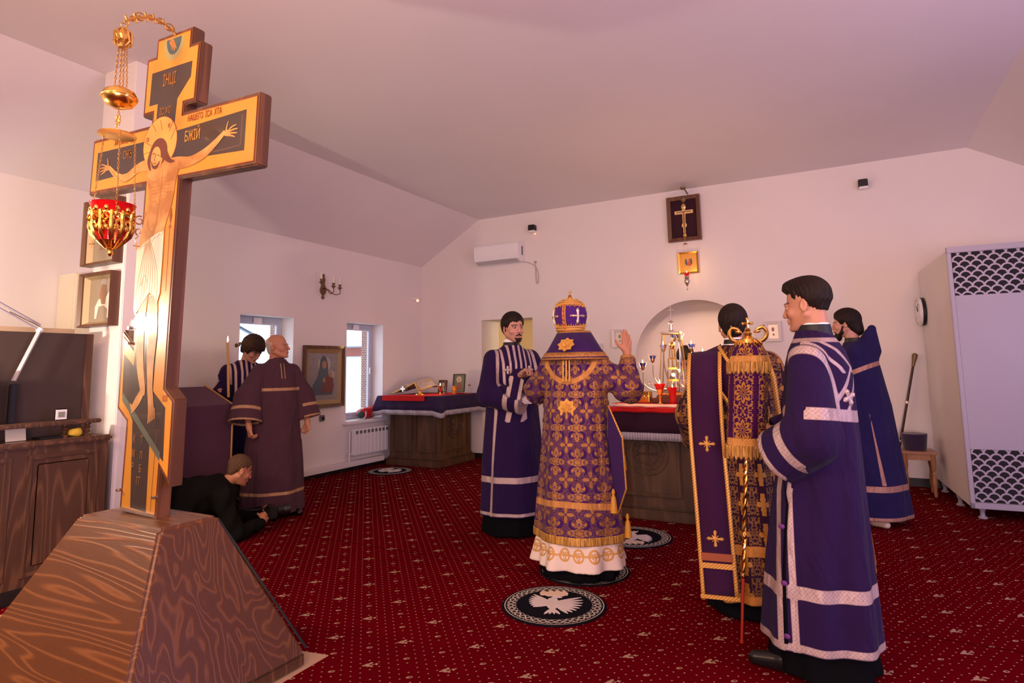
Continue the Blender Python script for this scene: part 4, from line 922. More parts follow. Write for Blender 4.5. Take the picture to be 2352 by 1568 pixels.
b = mb(); lathe(b, [(0, 0), (.03, 0), (.034, .10), (.046, .17), (.042, .17), (.03, .11), (0, .10)], 16); link('red_glass', b, M_redglass, t, True); b = mb(); lathe(b, [(0, 0), (0.00224, 0.0036), (0.0037, 0.0072), (0.00449, 0.0108), (0.00465, 0.01512), (0.00406, 0.0198), (0.0027, 0.0252), (0.00108, 0.0306), (0, 0.036)], 14, (0, 0, .165)); link('flame', b, M_flame, t, True)
t = thing('candelabrum', 'seven-branched silver candelabrum with burning lamps behind the altar', 'candelabrum', (-1.56, 6.44, ZA))
b = mb(); lathe(b, [(0, 0), (.08, 0), (.07, .015), (.02, .03), (.014, .10), (.022, .12), (.012, .14), (.012, .35), (.02, .37), (.010, .40), (.010, .60), (0, .61)], 18); link('stem', b, M_silver, t, True)
cups = [(-.345, .375, 1), (-.235, .45, 0), (-.115, .56, 1), (0.0, .665, 0), (.055, .66, 1), (.175, .56, 1), (.285, .475, 1)]
for k, (cx_, cz_, lit) in enumerate(cups):
    b = mb(); s_ = 1 if cx_ > 0 else -1
    tube(b, spline([(0, 0, cz_*.32+.05), (cx_*.5, 0, cz_*.32-.01), (cx_*.95, 0, cz_-.20), (cx_, 0, cz_-.06)], 6), .007, 6)
    if abs(cx_) > .1:
        for q in (.45, .75): c0 = Vector((cx_*q*1.05, 0, cz_*.32+(cz_*.5)*(q-.35))); tube(b, [c0+Vector((.022*math.cos(a_)*(1-i*.07), 0, .022*math.sin(a_)*(1-i*.07))) for i, a_ in enumerate([j*.6 for j in range(10)])], .003, 5)
    lathe(b, [(0, -.065), (.008, -.06), (.006, -.045), (.016, -.03), (.024, -.015), (.028, .0), (0, -.005)], 14, (cx_, 0, cz_)); 
    for q in range(5): a_ = q*1.2566; tube(b, [(cx_+.022*math.cos(a_), .022*math.sin(a_), cz_-.015), (cx_+.040*math.cos(a_), .040*math.sin(a_), cz_+.03), (cx_+.050*math.cos(a_), .05*math.sin(a_), cz_+.045)], [.006, .005, .002], 5)
    link('branch', b, M_silver, t, True)
    b = mb(); lathe(b, [(.020, -.012), (.034, .035), (.030, .035), (.017, -.008), (0, -.008)], 16, (cx_, 0, cz_)); link('blue_glass', b, M_blueglass, t, True)
    if lit: b = mb(); lathe(b, [(0, 0), (0.00307, 0.0052), (0.00509, 0.0104), (0.00617, 0.0156), (0.00639, 0.02184), (0.00558, 0.0286), (0.00371, 0.0364), (0.00149, 0.0442), (0, 0.052)], 14, (cx_, 0, cz_+.022)); link('flame', b, M_flame, t, True)
point('candelabrum_light', (-1.75, 6.30, ZA+.66), 13.0, (1.0, .58, .25)); point('candelabrum_light_right', (-1.33, 6.35, ZA+.68), 13.0, (1.0, .58, .25))

# ---- corner table of oblation
TC = (-5.55, 7.66)
t = thing('oblation_table', 'dark oak panelled table in the far left corner', 'table', (TC[0], TC[1], 0))
pn = chest(t, .44, .42, .965, M_wood_altar); pn('f', -.40, -.02, .20, .90); pn('f', .02, .40, .20, .90); pn('r', -.34, .34, .20, .90, True); pn('l', -.34, .34, .20, .90)
b = mb(); box(b, (-.53, -.53, .955), (.53, .50, .985), .008); link('table_top', b, M_wood_altar, t)
tablecloth('oblation_cloth', TC[0], TC[1], .990, .56, .56, .20, M_pcloth, 'purple cloth with silver fringe draped over the corner table', 'cloth', .012)
b = mb(); prism(b, [(-.43, -.585), (.32, -.60), (.55, .30), (-.35, .30)], .010, .016, 'z'); box(b, (-.43, -.61, -.055), (.32, -.598, .014)); o = tag(link('red_runner', b, M_red), 'red runner hanging over the front edge of the corner table', 'cloth'); o.location = (TC[0], TC[1], .988)
ZT2 = 1.005
def T2(px, py, Yd): return onY(px, py, Yd)
# veiled diskos: lavender-gold brocade cover over a star
t = thing('veiled_vessels', 'gold and lavender brocade veil draped over the vessels on the corner table', 'veil', (-5.73, 7.62, ZT2))
mv = Mat('veil_brocade', (.45, .42, .48), .45, metal=.3); (x, y, z), v = mv.coord('Object'); nz = mv.noise(v, 28, 3); mv.col(mv.mix(nz.gt(.52), (.40, .38, .46), (.46, .33, .16))); mv.bump(nz, .6, .01)
b = mb()
ap = b.verts.new((-.02, 0, .245)); ap2 = b.verts.new((.16, .02, .25)); ap3 = b.verts.new((.30, -.02, .13))
ring = [(-.42, -.16, .02), (-.28, -.26, .03), (-.06, -.22, .12), (.02, -.16, .17), (.10, -.18, .06), (.30, -.12, .12), (.34, .06, .12), (.18, .16, .10), (-.10, .16, .10), (-.36, .05, .03)]
R_ = [b.verts.new(p) for p in ring]
for i, j in ((0, 1), (1, 2), (2, 3)): b.faces.new((R_[i], R_[j], ap))
b.faces.new((R_[3], R_[4], ap2, ap)); b.faces.new((R_[4], R_[5], ap3, ap2)); b.faces.new((R_[5], R_[6], ap3)); b.faces.new((R_[6], R_[7], ap2, ap3)); b.faces.new((R_[7], R_[8], ap, ap2)); b.faces.new((R_[8], R_[9], ap)); b.faces.new((R_[9], R_[0], ap))
bmesh.ops.recalc_face_normals(b, faces=b.faces); bmesh.ops.subdivide_edges(b, edges=b.edges[:], cuts=3, use_grid_fill=True, smooth=.3)
o = link('veil', b, mv, t, True); s = o.modifiers.new('s', 'SOLIDIFY'); s.thickness = .008
b = mb(); tube(b, ring[:6], .011, 6); tube(b, [(-.36, .05, .03), ring[0]], .011, 6); link('gold_border', b, Mat('yellow_braid', (.62, .42, .12), .5), t)
b = mb(); prism(b, [(.012*a_-.12, .012*c_+.085) for a_, c_ in ((-1, 3.5), (1, 3.5), (1, 1), (3.5, 1), (3.5, -1), (1, -1), (1, -3.5), (-1, -3.5), (-1, -1), (-3.5, -1), (-3.5, 1), (-1, 1))], -.262, -.20, 'y'); link('veil_cross', b, M_silver, t)
t = thing('small_chalice', 'gilt chalice foot showing beneath the brocade veil', 'chalice', (-5.56, 7.40, ZT2)); b = mb(); lathe(b, [(0, 0), (.075, 0), (.07, .012), (.02, .03), (.015, .06), (.02, .07), (0, .07)], 18); link('foot', b, M_gold, t, True)
a = T2(1055, 875, 7.75)
t = picture('table_icon', 'tilted green icon with a pale halo on the corner table', 'icon', (-5.17, 7.86, ZT2+.155), 0, .21, .27, .012, .03, Mat('green_edge', (.06, .08, .055), .6), Mat('green_icon', (.10, .12, .09), .5), [('halo', PALE, [('d', -.02, .20, .22, .17, -.0085)]), ('face', FL, [('d', -.02, .18, .09, .10, -.009)]), ('robe', MAROON, [('p', -.0095, [(-.25, -.38), (.3, -.38), (.22, -.05), (.02, .06), (-.14, .0)])])], tilt=-.14)
t = picture('dark_icon', 'small dark framed icon leaning behind the brocade veil', 'icon', (-5.42, 7.80, ZT2+.105), -.25, .17, .19, .018, .03, M_wood_dark, NAVY, [('halo', PALE, [('d', 0, .12, .2, .18, -.0085)]), ('robe', FL, [('p', -.009, [(-.2, -.3), (.2, -.3), (.1, .05), (-.1, .05)])])], tilt=-.12)
t = thing('standing_cup_lamp', 'gilt cup lamp with a flame beside the tilted green icon', 'oil lamp', (-5.27, 7.50, ZT2)); b = mb(); lathe(b, [(0, 0), (.03, 0), (.012, .015), (.01, .05), (.018, .07), (.028, .11), (.030, .13), (0, .12)], 16); link('cup', b, M_gold, t, True); b = mb(); lathe(b, [(0, 0), (0.00279, 0.0045), (0.00463, 0.009), (0.00561, 0.0135), (0.00581, 0.0189), (0.00507, 0.02475), (0.00337, 0.0315), (0.00135, 0.03825), (0, 0.045)], 14, (0, 0, .125)); link('flame', b, M_flame, t, True)
point('table_light', (-5.27, 7.42, ZT2+.24), 3.0, (1.0, .58, .25))
t = thing('glass_tumbler', 'clear glass tumbler right of the gilt cup lamp', 'glass', (-5.17, 7.45, ZT2)); b = mb(); lathe(b, [(0, 0), (.028, 0), (.033, .11), (.030, .11), (.026, .006), (0, .006)], 18); link('glass_body', b, M_glass, t, True)
t = thing('candle_jar', 'orange glass candle jar glowing in front of the green icon', 'candle', (-5.10, 7.62, ZT2)); b = mb(); lathe(b, [(0, 0), (.026, 0), (.032, .12), (.029, .12), (.023, .006), (0, .006)], 18); link('jar', b, Mat('orange_glass', (.9, .35, .05), .1, trans=.5), t, True); b = mb(); lathe(b, [(0, 0), (0.00251, 0.003), (0.00417, 0.006), (0.00505, 0.009), (0.00523, 0.0126), (0.00456, 0.0165), (0.00304, 0.021), (0.00122, 0.0255), (0, 0.03)], 14, (0, 0, .06)); link('flame', b, emit('jar_flame', (1, .45, .08), 10), t)
t = thing('glass_cruet', 'small clear cruet with a red lid at the right end of the corner table', 'cruet', (-5.05, 7.95, ZT2)); b = mb(); lathe(b, [(0, 0), (.03, 0), (.033, .07), (.012, .09), (.012, .11), (0, .11)], 16); link('cruet_body', b, M_glass, t, True); b = mb(); lathe(b, [(.0, .11), (.018, .11), (.018, .13), (0, .13)], 12); link('lid', b, Mat('red_lid', (.4, .04, .03), .4), t)
b = mb(); prism(b, [(-.12, -.06), (.14, -.02), (.12, .09), (-.10, .07)], 0, .018, 'z'); o = tag(link('folded_cloth', b, Mat('crimson_cloth', (.30, .008, .014), .8)), 'small folded crimson cloth under the green icon', 'cloth'); o.location = (-5.16, 7.70, ZT2)
# red bag on the window sill
t = thing('red_bag', 'red and white striped bag lying on the narrow window sill', 'bag', (XL-.05, W2[1]-.26, W2[2]+.002))
b = mb(); bmesh.ops.create_icosphere(b, subdivisions=3, radius=1, matrix=Matrix.Translation((0, 0, .085)) @ Matrix.Diagonal((.10, .22, .085, 1)))
for v_ in b.verts: v_.co += Vector(mnoise.noise_vector(v_.co*9))*.02; v_.co.z = max(v_.co.z+.12*max(0, v_.co.y), .003)
link('bag_body', b, Mat('red_nylon', (.45, .015, .02), .45), t, True)
b = mb(); torus(b, (.0, -.13, .075), .075, .012, 'y', 20, 6); link('white_stripe', b, M_whitep, t); b = mb(); ball(b, (.03, -.19, .065), .055, 2, (1, 1, 1)); link('dark_end', b, Mat('dark_green', (.02, .06, .05), .5), t)

# ================================================================== EAGLE RUGS
M_rug = Mat('rug_black', (.006, .006, .010), .95, spec=.05)
(x, y, z), v = M_rug.coord('Object'); rr = hyp(x, y)*(1/.30); th = y.atan2(x)
ringm = (rr-.955).abs().lt(.010)
w1 = (rr-.84-(th*18).sin()*.055).abs().lt(.018); w2 = (rr-.84+(th*18).sin()*.055).abs().lt(.018)
w3 = (rr-.84-(th*36+1).sin()*.075).abs().lt(.010); w4 = (rr-.75-(th*36).sin()*.012).abs().lt(.006)
orn = ringm.mx(w1).mx(w2).mx(w3*(rr.gt(.76))).mx(w4)
M_rug.col(M_rug.mix(orn*.9, (.006, .006, .010), (.50, .44, .38))); M_rug.bump(M_rug.noise(v, 700, 2), .4, .003)
M_eagle = cloth_mat('eagle_applique', (.52, .45, .44), (.66, .58, .54)); M_eagle2 = cloth_mat('city_applique', (.55, .42, .30), (.72, .55, .40))
def rug(c, rz, label, rad=.30):
    t = thing('eagle_rug', label, 'rug', (c[0], c[1], 0.0), (0, 0, rz), 'round eagle rugs on the carpet')
    b = mb(); lathe(b, [(0, 0), (.30, 0), (.305, .004), (.30, .009), (0, .009)], 72); link('pile', b, M_rug, t)
    b = mb(); zt = .0115
    cnt = [0]
    def pl(pts, z0=.0085, z1=zt): cnt[0] += 1; prism(b, [(p[0]*.30, p[1]*.30) for p in pts], z0, z1+cnt[0]*.00006, 'z')
    def leaf(p, q, w, n=6):
        p = Vector((p[0], p[1])); q = Vector((q[0], q[1])); d = q-p; s_ = Vector((-d.y, d.x)).normalized()
        pl([tuple(p+d*(k/n)+s_*w*math.sin(math.pi*min(1, .12+.88*k/n))**.7) for k in range(n+1)]+[tuple(p+d*(k/n)-s_*w*math.sin(math.pi*min(1, .12+.88*k/n))**.7) for k in range(n, -1, -1)])
    leaf((-.02, .30), (-.04, -.32), .13); leaf((-.02, .20), (.05, .42), .06); leaf((.03, .36), (.17, .33), .035)
    for k in range(8):       # spread feathers of both wings
        a_ = .42-.21*k; leaf((.04, .10-.03*k), (.04+(.56-.02*k)*math.cos(a_), .10-.03*k+(.56-.02*k)*math.sin(a_)), .035)
        a_ = 2.25+.17*k; leaf((-.08, .10-.02*k), (-.08+(.52-.025*k)*math.cos(a_), .10-.02*k+(.52-.025*k)*math.sin(a_)), .035)
    for k in range(4): leaf((-.04, -.25), (-.20+.10*k, -.50), .032)
    link('eagle', b, M_eagle, t)
    b = mb(); pl([(-.28, .56), (-.22, .70), (-.12, .62), (-.06, .72), (.02, .63), (.08, .73), (.16, .62), (.22, .70), (.30, .54), (.28, .44), (-.26, .46)]); pl([(-.18, .47), (-.12, .40), (.2, .40), (.24, .45)]); link('city', b, M_eagle2, t)
    t.scale = (rad/.30, rad/.30, 1); return t
rug((-1.59, 3.405), .45, 'round black rug with a white eagle lying nearest the camera')
rug((-1.655, 4.05), .45, 'round black rug under the feet of the bishop')
rug((-1.62, 4.98), 3.5, 'round black rug with an eagle in front of the altar', .32)
rug((-5.57, 6.74), .9, 'round black rug with an eagle before the corner table', .30)

# ================================================================== LECTERN with purple cover
t = thing('covered_lectern', 'slanted lectern wrapped in a dusty purple cloth behind the crucifix', 'lectern', (-5.17, 3.68, 0))
MP = cloth_mat('dusty_purple_cover', (.085, .034, .058), (.10, .042, .07), .5)
b = mb(); prism(b, [(0, 0), (0, 1.075), (-.42, 1.245), (-.42, 0)], -.26, .26, 'y'); bmesh.ops.bevel(b, geom=b.edges[:], offset=.008, segments=2, affect='EDGES'); link('cover', b, MP, t)
b = mb(); tube(b, [(.004, .262, .02), (.004, .262, 1.075), (-.42, .262, 1.25)], .010, 6); link('gold_braid', b, Mat('gold_braid', (.45, .25, .07), .45, metal=.4), t)

# ================================================================== CANDLE DESK at the left
CX = -4.55
t = thing('candle_counter', 'dark panelled oak counter at the left edge before the pillar', 'counter', (CX, 2.50, 0))
b = mb(); box(b, (-.55, -3.2, .08), (0, -.012, .925)); link('carcass', b, M_wood_dark, t)
b = mb(); box(b, (-.57, -3.2, .925), (.035, .0, .965), .012); link('worktop', b, M_wood_dark, t)
b = mb(); box(b, (-.55, -3.2, 0), (.02, -.01, .085), .008); link('plinth', b, Mat('dark_plinth', (.012, .008, .008), .5), t)
for k in range(5):
    y1 = -.10-.50*k; y0 = y1-.36
    b = mb()
    for e_, (u0, v0, u1, v1) in enumerate(((y0-.03, .14, y1+.03, .17), (y0-.03, .85, y1+.03, .88), (y0-.029, .141, y0, .879), (y1, .141, y1+.029, .879))): box(b, (-.005, u0, v0), (.014-.0015*(e_ > 1), u1, v1), .005)
    link('panel_moulding', b, M_wood_dark, t)
    b = mb(); box(b, (-.002, y0+.03, .20), (.008, y1-.03, .82), .006); link('raised_panel', b, M_wood_dark, t)
t = thing('counter_rail', 'narrow turned-baluster shelf rail standing on the oak counter', 'shelf', (CX-.03, 2.44, .965))
b = mb(); box(b, (-.09, -3.0, .085), (.03, .0, .112), .006); link('rail', b, M_wood_dark, t)
for y_ in (-.06, -.20, -.95, -1.8):
    b = mb(); lathe(b, [(0, 0), (.022, 0), (.024, .012), (.012, .02), (.020, .035), (.013, .045), (.022, .058), (.012, .07), (.022, .078), (.022, .088), (0, .088)], 14, (-.03, y_, 0)); link('baluster', b, M_wood_dark, t, True)
t = thing('screen_board', 'large dark board standing behind the counter rail', 'board', (-4.78, 2.46, .965))
b = mb(); box(b, (-.02, -2.4, 0.0), (.02, .0, .70), .003); link('board_panel', b, Mat('charcoal_board', (.050, .030, .024), .6), t)
b = mb(); box(b, (.019, -.05, 0), (.026, .0, .70), .002); link('board_edge', b, M_wood_dark, t)
b = mb(); box(b, (-.14, -2.4, .695), (-.03, -.10, .735), .003); link('back_lining', b, Mat('newsprint', (.40, .28, .18), .7), t)
t = thing('wall_cabinet', 'cream flat wall cabinet behind the pillar icons', 'cabinet', (XL+.01, 3.15, 2.05)); b = mb(); box(b, (0, -.27, -.40), (.26, .22, .22), .004); link('casing', b, Mat('cream_panel', (.80, .72, .56), .5), t)
b = mb(); box(b, (.255, -.26, -.39), (.272, .21, .21), .003); link('door', b, Mat('cream_door', (.83, .76, .60), .5), t)
b = mb(); box(b, (0, -.038, -.038), (.012, .038, .038), .008); o = link('casing', b, M_whitep); b = mb(); box(b, (.0115, -.02, -.018), (.0135, .02, .018)); d = link('display', b, Mat('lcd', (.25, .26, .22), .3), o); tag(o, 'small white square thermometer leaning on the counter rail', 'thermometer'); o.name = 'thermometer'; o.location = (CX-.06, 2.21, 1.118)
b = mb(); bmesh.ops.create_icosphere(b, subdivisions=3, radius=1, matrix=Matrix.Translation((0, 0, .028)) @ Matrix.Diagonal((.04, .045, .03, 1)))
for v_ in b.verts: v_.co += Vector(mnoise.noise_vector(v_.co*22))*.010; v_.co.z = max(v_.co.z, 0)
o = tag(link('yellow_cloth', b, Mat('yellow_cloth', (.80, .55, .05), .7), None, True), 'crumpled yellow cloth between the balusters on the counter', 'cloth'); o.location = (CX-.07, 2.31, .966)
b = mb(); box(b, (0, -.06, 0), (.003, .05, .09)); o = tag(link('paper_note', b, Mat('note_paper', (.72, .66, .52), .7)), 'small white paper note propped under the rail on the counter', 'paper'); o.location = (CX-.10, 1.99, .967); o.rotation_euler = (0, -.2, 0)
b = mb(); box(b, (-.05, -.08, 0), (.05, .08, .012), .003); o = tag(link('phone', b, M_black), 'dark flat phone lying on the counter near the yellow cloth', 'phone'); o.location = (CX-.09, 2.17, .966)
t = thing('carved_gilt_frame', 'carved gilt frame edge cut off by the left edge of the photo', 'frame', (CX-.09, 1.86, 1.09)); b = mb(); box(b, (-.04, -.5, 0), (.0, .0, .36), .006); link('frame_board', b, M_wood_dark, t)
b = mb()
for k in range(16): ball(b, (.004, -.012, .012+.0225*k), .011, 2, (1, 1.2, .8)); ball(b, (.004, -.04, .012+.0225*k), .008, 2)
link('gilt_beads', b, M_brass_old, t, True)
# desk lamp
t = thing('desk_lamp', 'white jointed desk lamp clamped behind the counter', 'lamp', (-4.70, 1.97, 1.075))
b = mb(); box(b, (-.016, -.018, 0), (.016, .018, .25), .005); link('clamp', b, M_black, t)
b = mb()
j0 = Vector((0, 0, .27)); j1 = Vector((0, .125, .60)); j2 = Vector((.10, -.75, 1.06))
for o_ in (-.012, .012): tube(b, [j0+Vector((o_, 0, 0)), j1+Vector((o_, 0, 0))], .009, 6)
link('lower_arm', b, M_white, t); b = mb()
for o_ in (0, .035): tube(b, [j1+Vector((0, 0, o_)), j2+Vector((0, 0, o_))], .0075, 6)
link('upper_arm', b, M_white, t); b = mb(); ball(b, j1, .022, 2, (1, 1, 1)); link('elbow_joint', b, M_whitep, t); b = mb(); tube(b, [j1+Vector((.014, 0, .02)), j1+Vector((.014, -.06, .05)), j1+Vector((.014, -.18, .11))], .003, 5); link('spring', b, M_silver, t)
b = mb(); lathe(b, [(.035, .10), (.05, .08), (.10, 0), (.097, 0), (.046, .077), (.03, .095)], 24, (.24, -1.07, .72)); link('lamp_shade', b, M_white, t, True)
b = mb(); ball(b, (.24, -1.07, .695), .034); link('bulb', b, emit('bulb', (1, .84, .62), 70), t)
b = mb(); tube(b, [j2, j2+Vector((.05, -.18, -.10)), (.24, -1.07, .81)], .008, 6); link('head_arm', b, M_white, t)
point('desk_lamp_light', (-4.46, .90, 1.74), 215, (1.0, .80, .60), .04)
# ================================================================== FIGURES: smooth blended volumes turned into one surface
import openvdb
V3 = lambda *a: np.array(a, dtype=float)
def rotm(rx=0, ry=0, rz=0):
    rx, ry, rz = [math.radians(a) for a in (rx, ry, rz)]
    A = np.array([[1, 0, 0], [0, math.cos(rx), -math.sin(rx)], [0, math.sin(rx), math.cos(rx)]])
    B = np.array([[math.cos(ry), 0, math.sin(ry)], [0, 1, 0], [-math.sin(ry), 0, math.cos(ry)]])
    C = np.array([[math.cos(rz), -math.sin(rz), 0], [math.sin(rz), math.cos(rz), 0], [0, 0, 1]])
    return C @ B @ A
class Vol:
    def __init__(s, lo, hi, h):
        s.lo = np.array(lo, float); s.h = h; s.n = np.ceil((np.array(hi)-s.lo)/h).astype(int)+1
        s.f = np.full(s.n, .06, np.float32)
    def sl(s, lo, hi):
        a = np.maximum(np.floor((np.array(lo)-s.lo)/s.h).astype(int), 0); b = np.minimum(np.ceil((np.array(hi)-s.lo)/s.h).astype(int)+1, s.n)
        if np.any(b <= a): return None, None
        ax = [s.lo[i]+s.h*np.arange(a[i], b[i], dtype=np.float32) for i in range(3)]
        return tuple(slice(a[i], b[i]) for i in range(3)), np.meshgrid(*[q.astype(np.float32) for q in ax], indexing='ij', sparse=True)
    def put(s, d, sl, k, op):
        f = s.f[sl]
        if op == 'sub':
            hh = np.clip(.5-.5*(f+d)/k, 0, 1) if k > 0 else (f+d < 0).astype(np.float32)
            s.f[sl] = f*(1-hh)+(-d)*hh+(k*hh*(1-hh) if k > 0 else 0)
        elif op == 'and': s.f[sl] = np.maximum(f, d)
        else:
            if k > 0: hh = np.clip(.5+.5*(d-f)/k, 0, 1); s.f[sl] = d*(1-hh)+f*hh-k*hh*(1-hh)
            else: s.f[sl] = np.minimum(f, d)
    def cap(s, a, b, ra, rb, k=.01, op='add', m=.03):
        a, b = np.array(a, float), np.array(b, float); R = max(ra, rb)+m+k
        sl, g = s.sl(np.minimum(a, b)-R, np.maximum(a, b)+R)
        if sl is None: return
        ab = b-a; L = ab@ab+1e-12
        t = np.clip(sum((g[i]-a[i])*ab[i] for i in range(3))/L, 0, 1)
        d = np.sqrt(sum((g[i]-a[i]-ab[i]*t)**2 for i in range(3)))-(ra+(rb-ra)*t)
        s.put(d.astype(np.float32), sl, k, op)
    def ell(s, c, r, R=None, k=.01, op='add', m=.03):
        c = np.array(c, float); r = np.array(r, float); M = np.eye(3) if R is None else R
        e = max(r)+m+k; sl, g = s.sl(c-e, c+e)
        if sl is None: return
        q = [g[i]-c[i] for i in range(3)]
        l = [sum(M[i][j]*q[i] for i in range(3)) for j in range(3)]
        k0 = np.sqrt(sum((l[j]/r[j])**2 for j in range(3))); k1 = np.sqrt(sum((l[j]/r[j]**2)**2 for j in range(3)))+1e-6
        s.put((k0*(k0-1)/k1).astype(np.float32), sl, k, op)
    def fn(s, lo, hi, func, k=.01, op='add'):
        sl, g = s.sl(lo, hi)
        if sl is None: return
        g = np.broadcast_arrays(*g); s.put(func(*g).astype(np.float32), sl, k, op)
    def mesh(s):
        g = openvdb.FloatGrid(.06); g.copyFromArray(s.f)
        g.transform = openvdb.createLinearTransform(s.h)
        p, q = g.convertToPolygons(0.0) if False else (None, None)
        v_, qd = g.convertToQuads(0.0)
        return v_+s.lo, qd
def vol_obj(name, vol, mats, parent=None, attrs=None, colors=None, smooth_it=2):
    v_, q = vol.mesh()
    me = bpy.data.meshes.new(name); me.vertices.add(len(v_)); me.vertices.foreach_set('co', v_.astype(np.float32).ravel())
    me.loops.add(len(q)*4); me.loops.foreach_set('vertex_index', q.astype(np.int32).ravel()); me.polygons.add(len(q))
    me.polygons.foreach_set('loop_start', np.arange(0, len(q)*4, 4, dtype=np.int32))
    me.polygons.foreach_set('use_smooth', np.ones(len(q), bool)); me.update(calc_edges=True); me.validate()
    co = np.empty(len(me.vertices)*3, np.float32); me.vertices.foreach_get('co', co); co = co.reshape(-1, 3).astype(float)
    for nm, fn in (attrs or {}).items():
        r = fn(co)
        if r.ndim == 2: a = me.attributes.new(nm, 'FLOAT_VECTOR', 'POINT'); a.data.foreach_set('vector', r.astype(np.float32).ravel())
        else: a = me.attributes.new(nm, 'FLOAT', 'POINT'); a.data.foreach_set('value', r.astype(np.float32))
    if colors is not None:
        c = colors(co); a = me.color_attributes.new('tone', 'FLOAT_COLOR', 'POINT'); a.data.foreach_set('color', np.concatenate([c, np.ones((len(c), 1))], 1).astype(np.float32).ravel())
    for m in mats: me.materials.append(m.m if isinstance(m, Mat) else m)
    o = bpy.data.objects.new(name, me); COL.objects.link(o)
    if parent is not None: o.parent = parent
    return o
# ---- materials
M_skin = Mat('skin', (.6, .3, .2), .5, spec=.4); _a = M_skin.new('ShaderNodeVertexColor'); _a.layer_name = 'tone'; M_skin.col(_a.outputs[0]); M_skin.b.inputs['Subsurface Weight'].default_value = .08; M_skin.b.inputs['Subsurface Radius'].default_value = (.02, .008, .004)
def hair_mat(name, c1, c2, axis=1.0):
    m = Mat(name, c1, .6, spec=.18); _, v = m.coord('Object'); mp = m.new('ShaderNodeMapping'); mp.inputs['Scale'].default_value = (260, 260, 26); m.nt.links.new(v, mp.inputs[0])
    n = m.noise(mp.outputs[0], 1.0, 3); m.col(m.mix(n.rng(.3, .7), c1, c2)); m.bump(n, .7, .004); return m
M_hair_dark = hair_mat('dark_hair', (.006, .004, .003), (.024, .014, .010)); M_hair_brown = hair_mat('brown_hair', (.014, .007, .005), (.055, .028, .017))
M_hair_grey = hair_mat('thin_grey_hair', (.42, .34, .28), (.60, .50, .42)); M_hair_fair = hair_mat('cropped_brown_hair', (.05, .026, .014), (.14, .075, .04))
def robe_mat(name, c1, c2, kind='plain', trim=(.50, .38, .35), trimd=(.27, .19, .19), metal=.3):
    """cloth with woven ribbon where attribute 'trim' is below zero; 'uv' = metres round the body and up"""
    m = Mat(name, c1, .88, spec=.10, sheen=.03)
    (u, v_, d), uv = m.attr('cloth_uv', True); tr = m.attr('trim')
    _, ob = m.coord('Object')
    nz = m.noise(ob, 4, 2); weave = m.noise(ob, 500, 2)
    base = m.mix(nz, c1, c2)
    if kind == 'sakkos':       # purple ground with gold quatrefoils and medallions
        P_, Q_ = .118, .150; u = u/1.45; v_ = v_/1.45
        a1 = cell(u, P_); b1 = cell(v_, Q_); r1 = hyp(a1, b1); t1 = b1.atan2(a1)
        flower = (r1-(.020+.017*(t1*4).cos())).lt(0)
        a2 = cell(u+P_/2, P_); b2 = cell(v_+Q_/2, Q_); r2 = hyp(a2, b2*.82); t2 = b2.atan2(a2)
        medal = (r2-(.046+.006*(t2*8).cos())).lt(0)
        holes = ((r2*260).sin()*(t2*8).cos()).gt(.35)*(r2.gt(.010))
        fil = m.noise(m.comb(a2.abs(), b2.abs(), 0.), 95, 1).gt(.53)
        petal = (hyp(a1.abs()-.034, b1.abs()-.040)-(.022)).lt(0)*((hyp(a1.abs()-.046, b1.abs()-.034)-.020).gt(0))
        gold = (flower*(r1.gt(.006))).mx(medal*(1-holes*.85)*(1-fil*.55)); gold = gold*(1-petal)
        fine = m.noise(m.comb(u, v_, 0.), 220, 2).gt(.50)
        gold = gold.mx(fine*.42*(1-petal))
        u = u*1.45; v_ = v_*1.45; base = m.mix(gold.clamp(), (.050, .011, .095), (.36, .165, .05)); m.metal(gold*.45*(1-tr.lt(0))+tr.lt(0)*.35); m.rough(gold*-.35+.78)
    elif kind == 'brocade':    # dark ground, bold gold crosses in vertical rows and small scrolls
        P_, Q_ = .115, .155
        a1 = cell(u, P_); b1 = cell(v_, Q_)
        crossm = (hyp(a1.abs()*1.0, b1.abs()-.026)-.015).lt(0).mx((hyp(a1.abs()-.020, b1.abs())-.014).lt(0)).mx((a1.abs().lt(.011))*(b1.abs().lt(.058)))
        scroll = m.noise(m.comb(a1.abs(), b1, 0.), 75, 2).rng(.47, .53).clamp()*((a1.abs()).gt(.024)); scroll = (scroll-(scroll-.5).abs()*.6).clamp()
        gold = crossm.mx(scroll*.75)
        base = m.mix(gold.clamp(), c1, (.40, .18, .035)); m.metal(gold.clamp()*.4+tr.lt(0)*.3*(1-gold)); m.rough(gold*-.35+.75)
    elif kind == 'sulok':
        P_, Q_ = .145, .190
        a1 = cell(u, P_); b1 = cell(v_, Q_); r1 = hyp(a1, b1); t1 = b1.atan2(a1)
        em = (r1-(.034+.020*(t1*4).cos().abs())).lt(0)*((r1-(.026+.014*(t1*4).cos().abs())).gt(0)+((t1*12).sin().gt(.1))*r1.gt(.005)).clamp()
        fil = (m.noise(m.comb(a1.abs(), b1.abs(), 0.), 70, 2).gt(.53))*(r1.gt(.050))*(a1.abs().lt(.058))
        base = m.mix(em.mx(fil*.7).clamp(), (.050, .005, .052), (.46, .22, .045)); m.metal(em*.4)
    # woven ribbon
    pat = ((u*330).sin()*(v_*330).sin()*.5+m.noise(m.comb(u, v_, 0.), 190, 2)*2.4-1.2).gt(.12)
    rib = m.mix(pat*.5, trim, trimd)
    edge = tr.abs().lt(.0016)
    base = m.mix(tr.lt(0), base, rib); base = m.mix(edge*.6, base, trimd)
    m.col(base)
    if kind == 'plain': m.metal(tr.lt(0)*metal); m.rough(tr.lt(0)*-.40+.86)
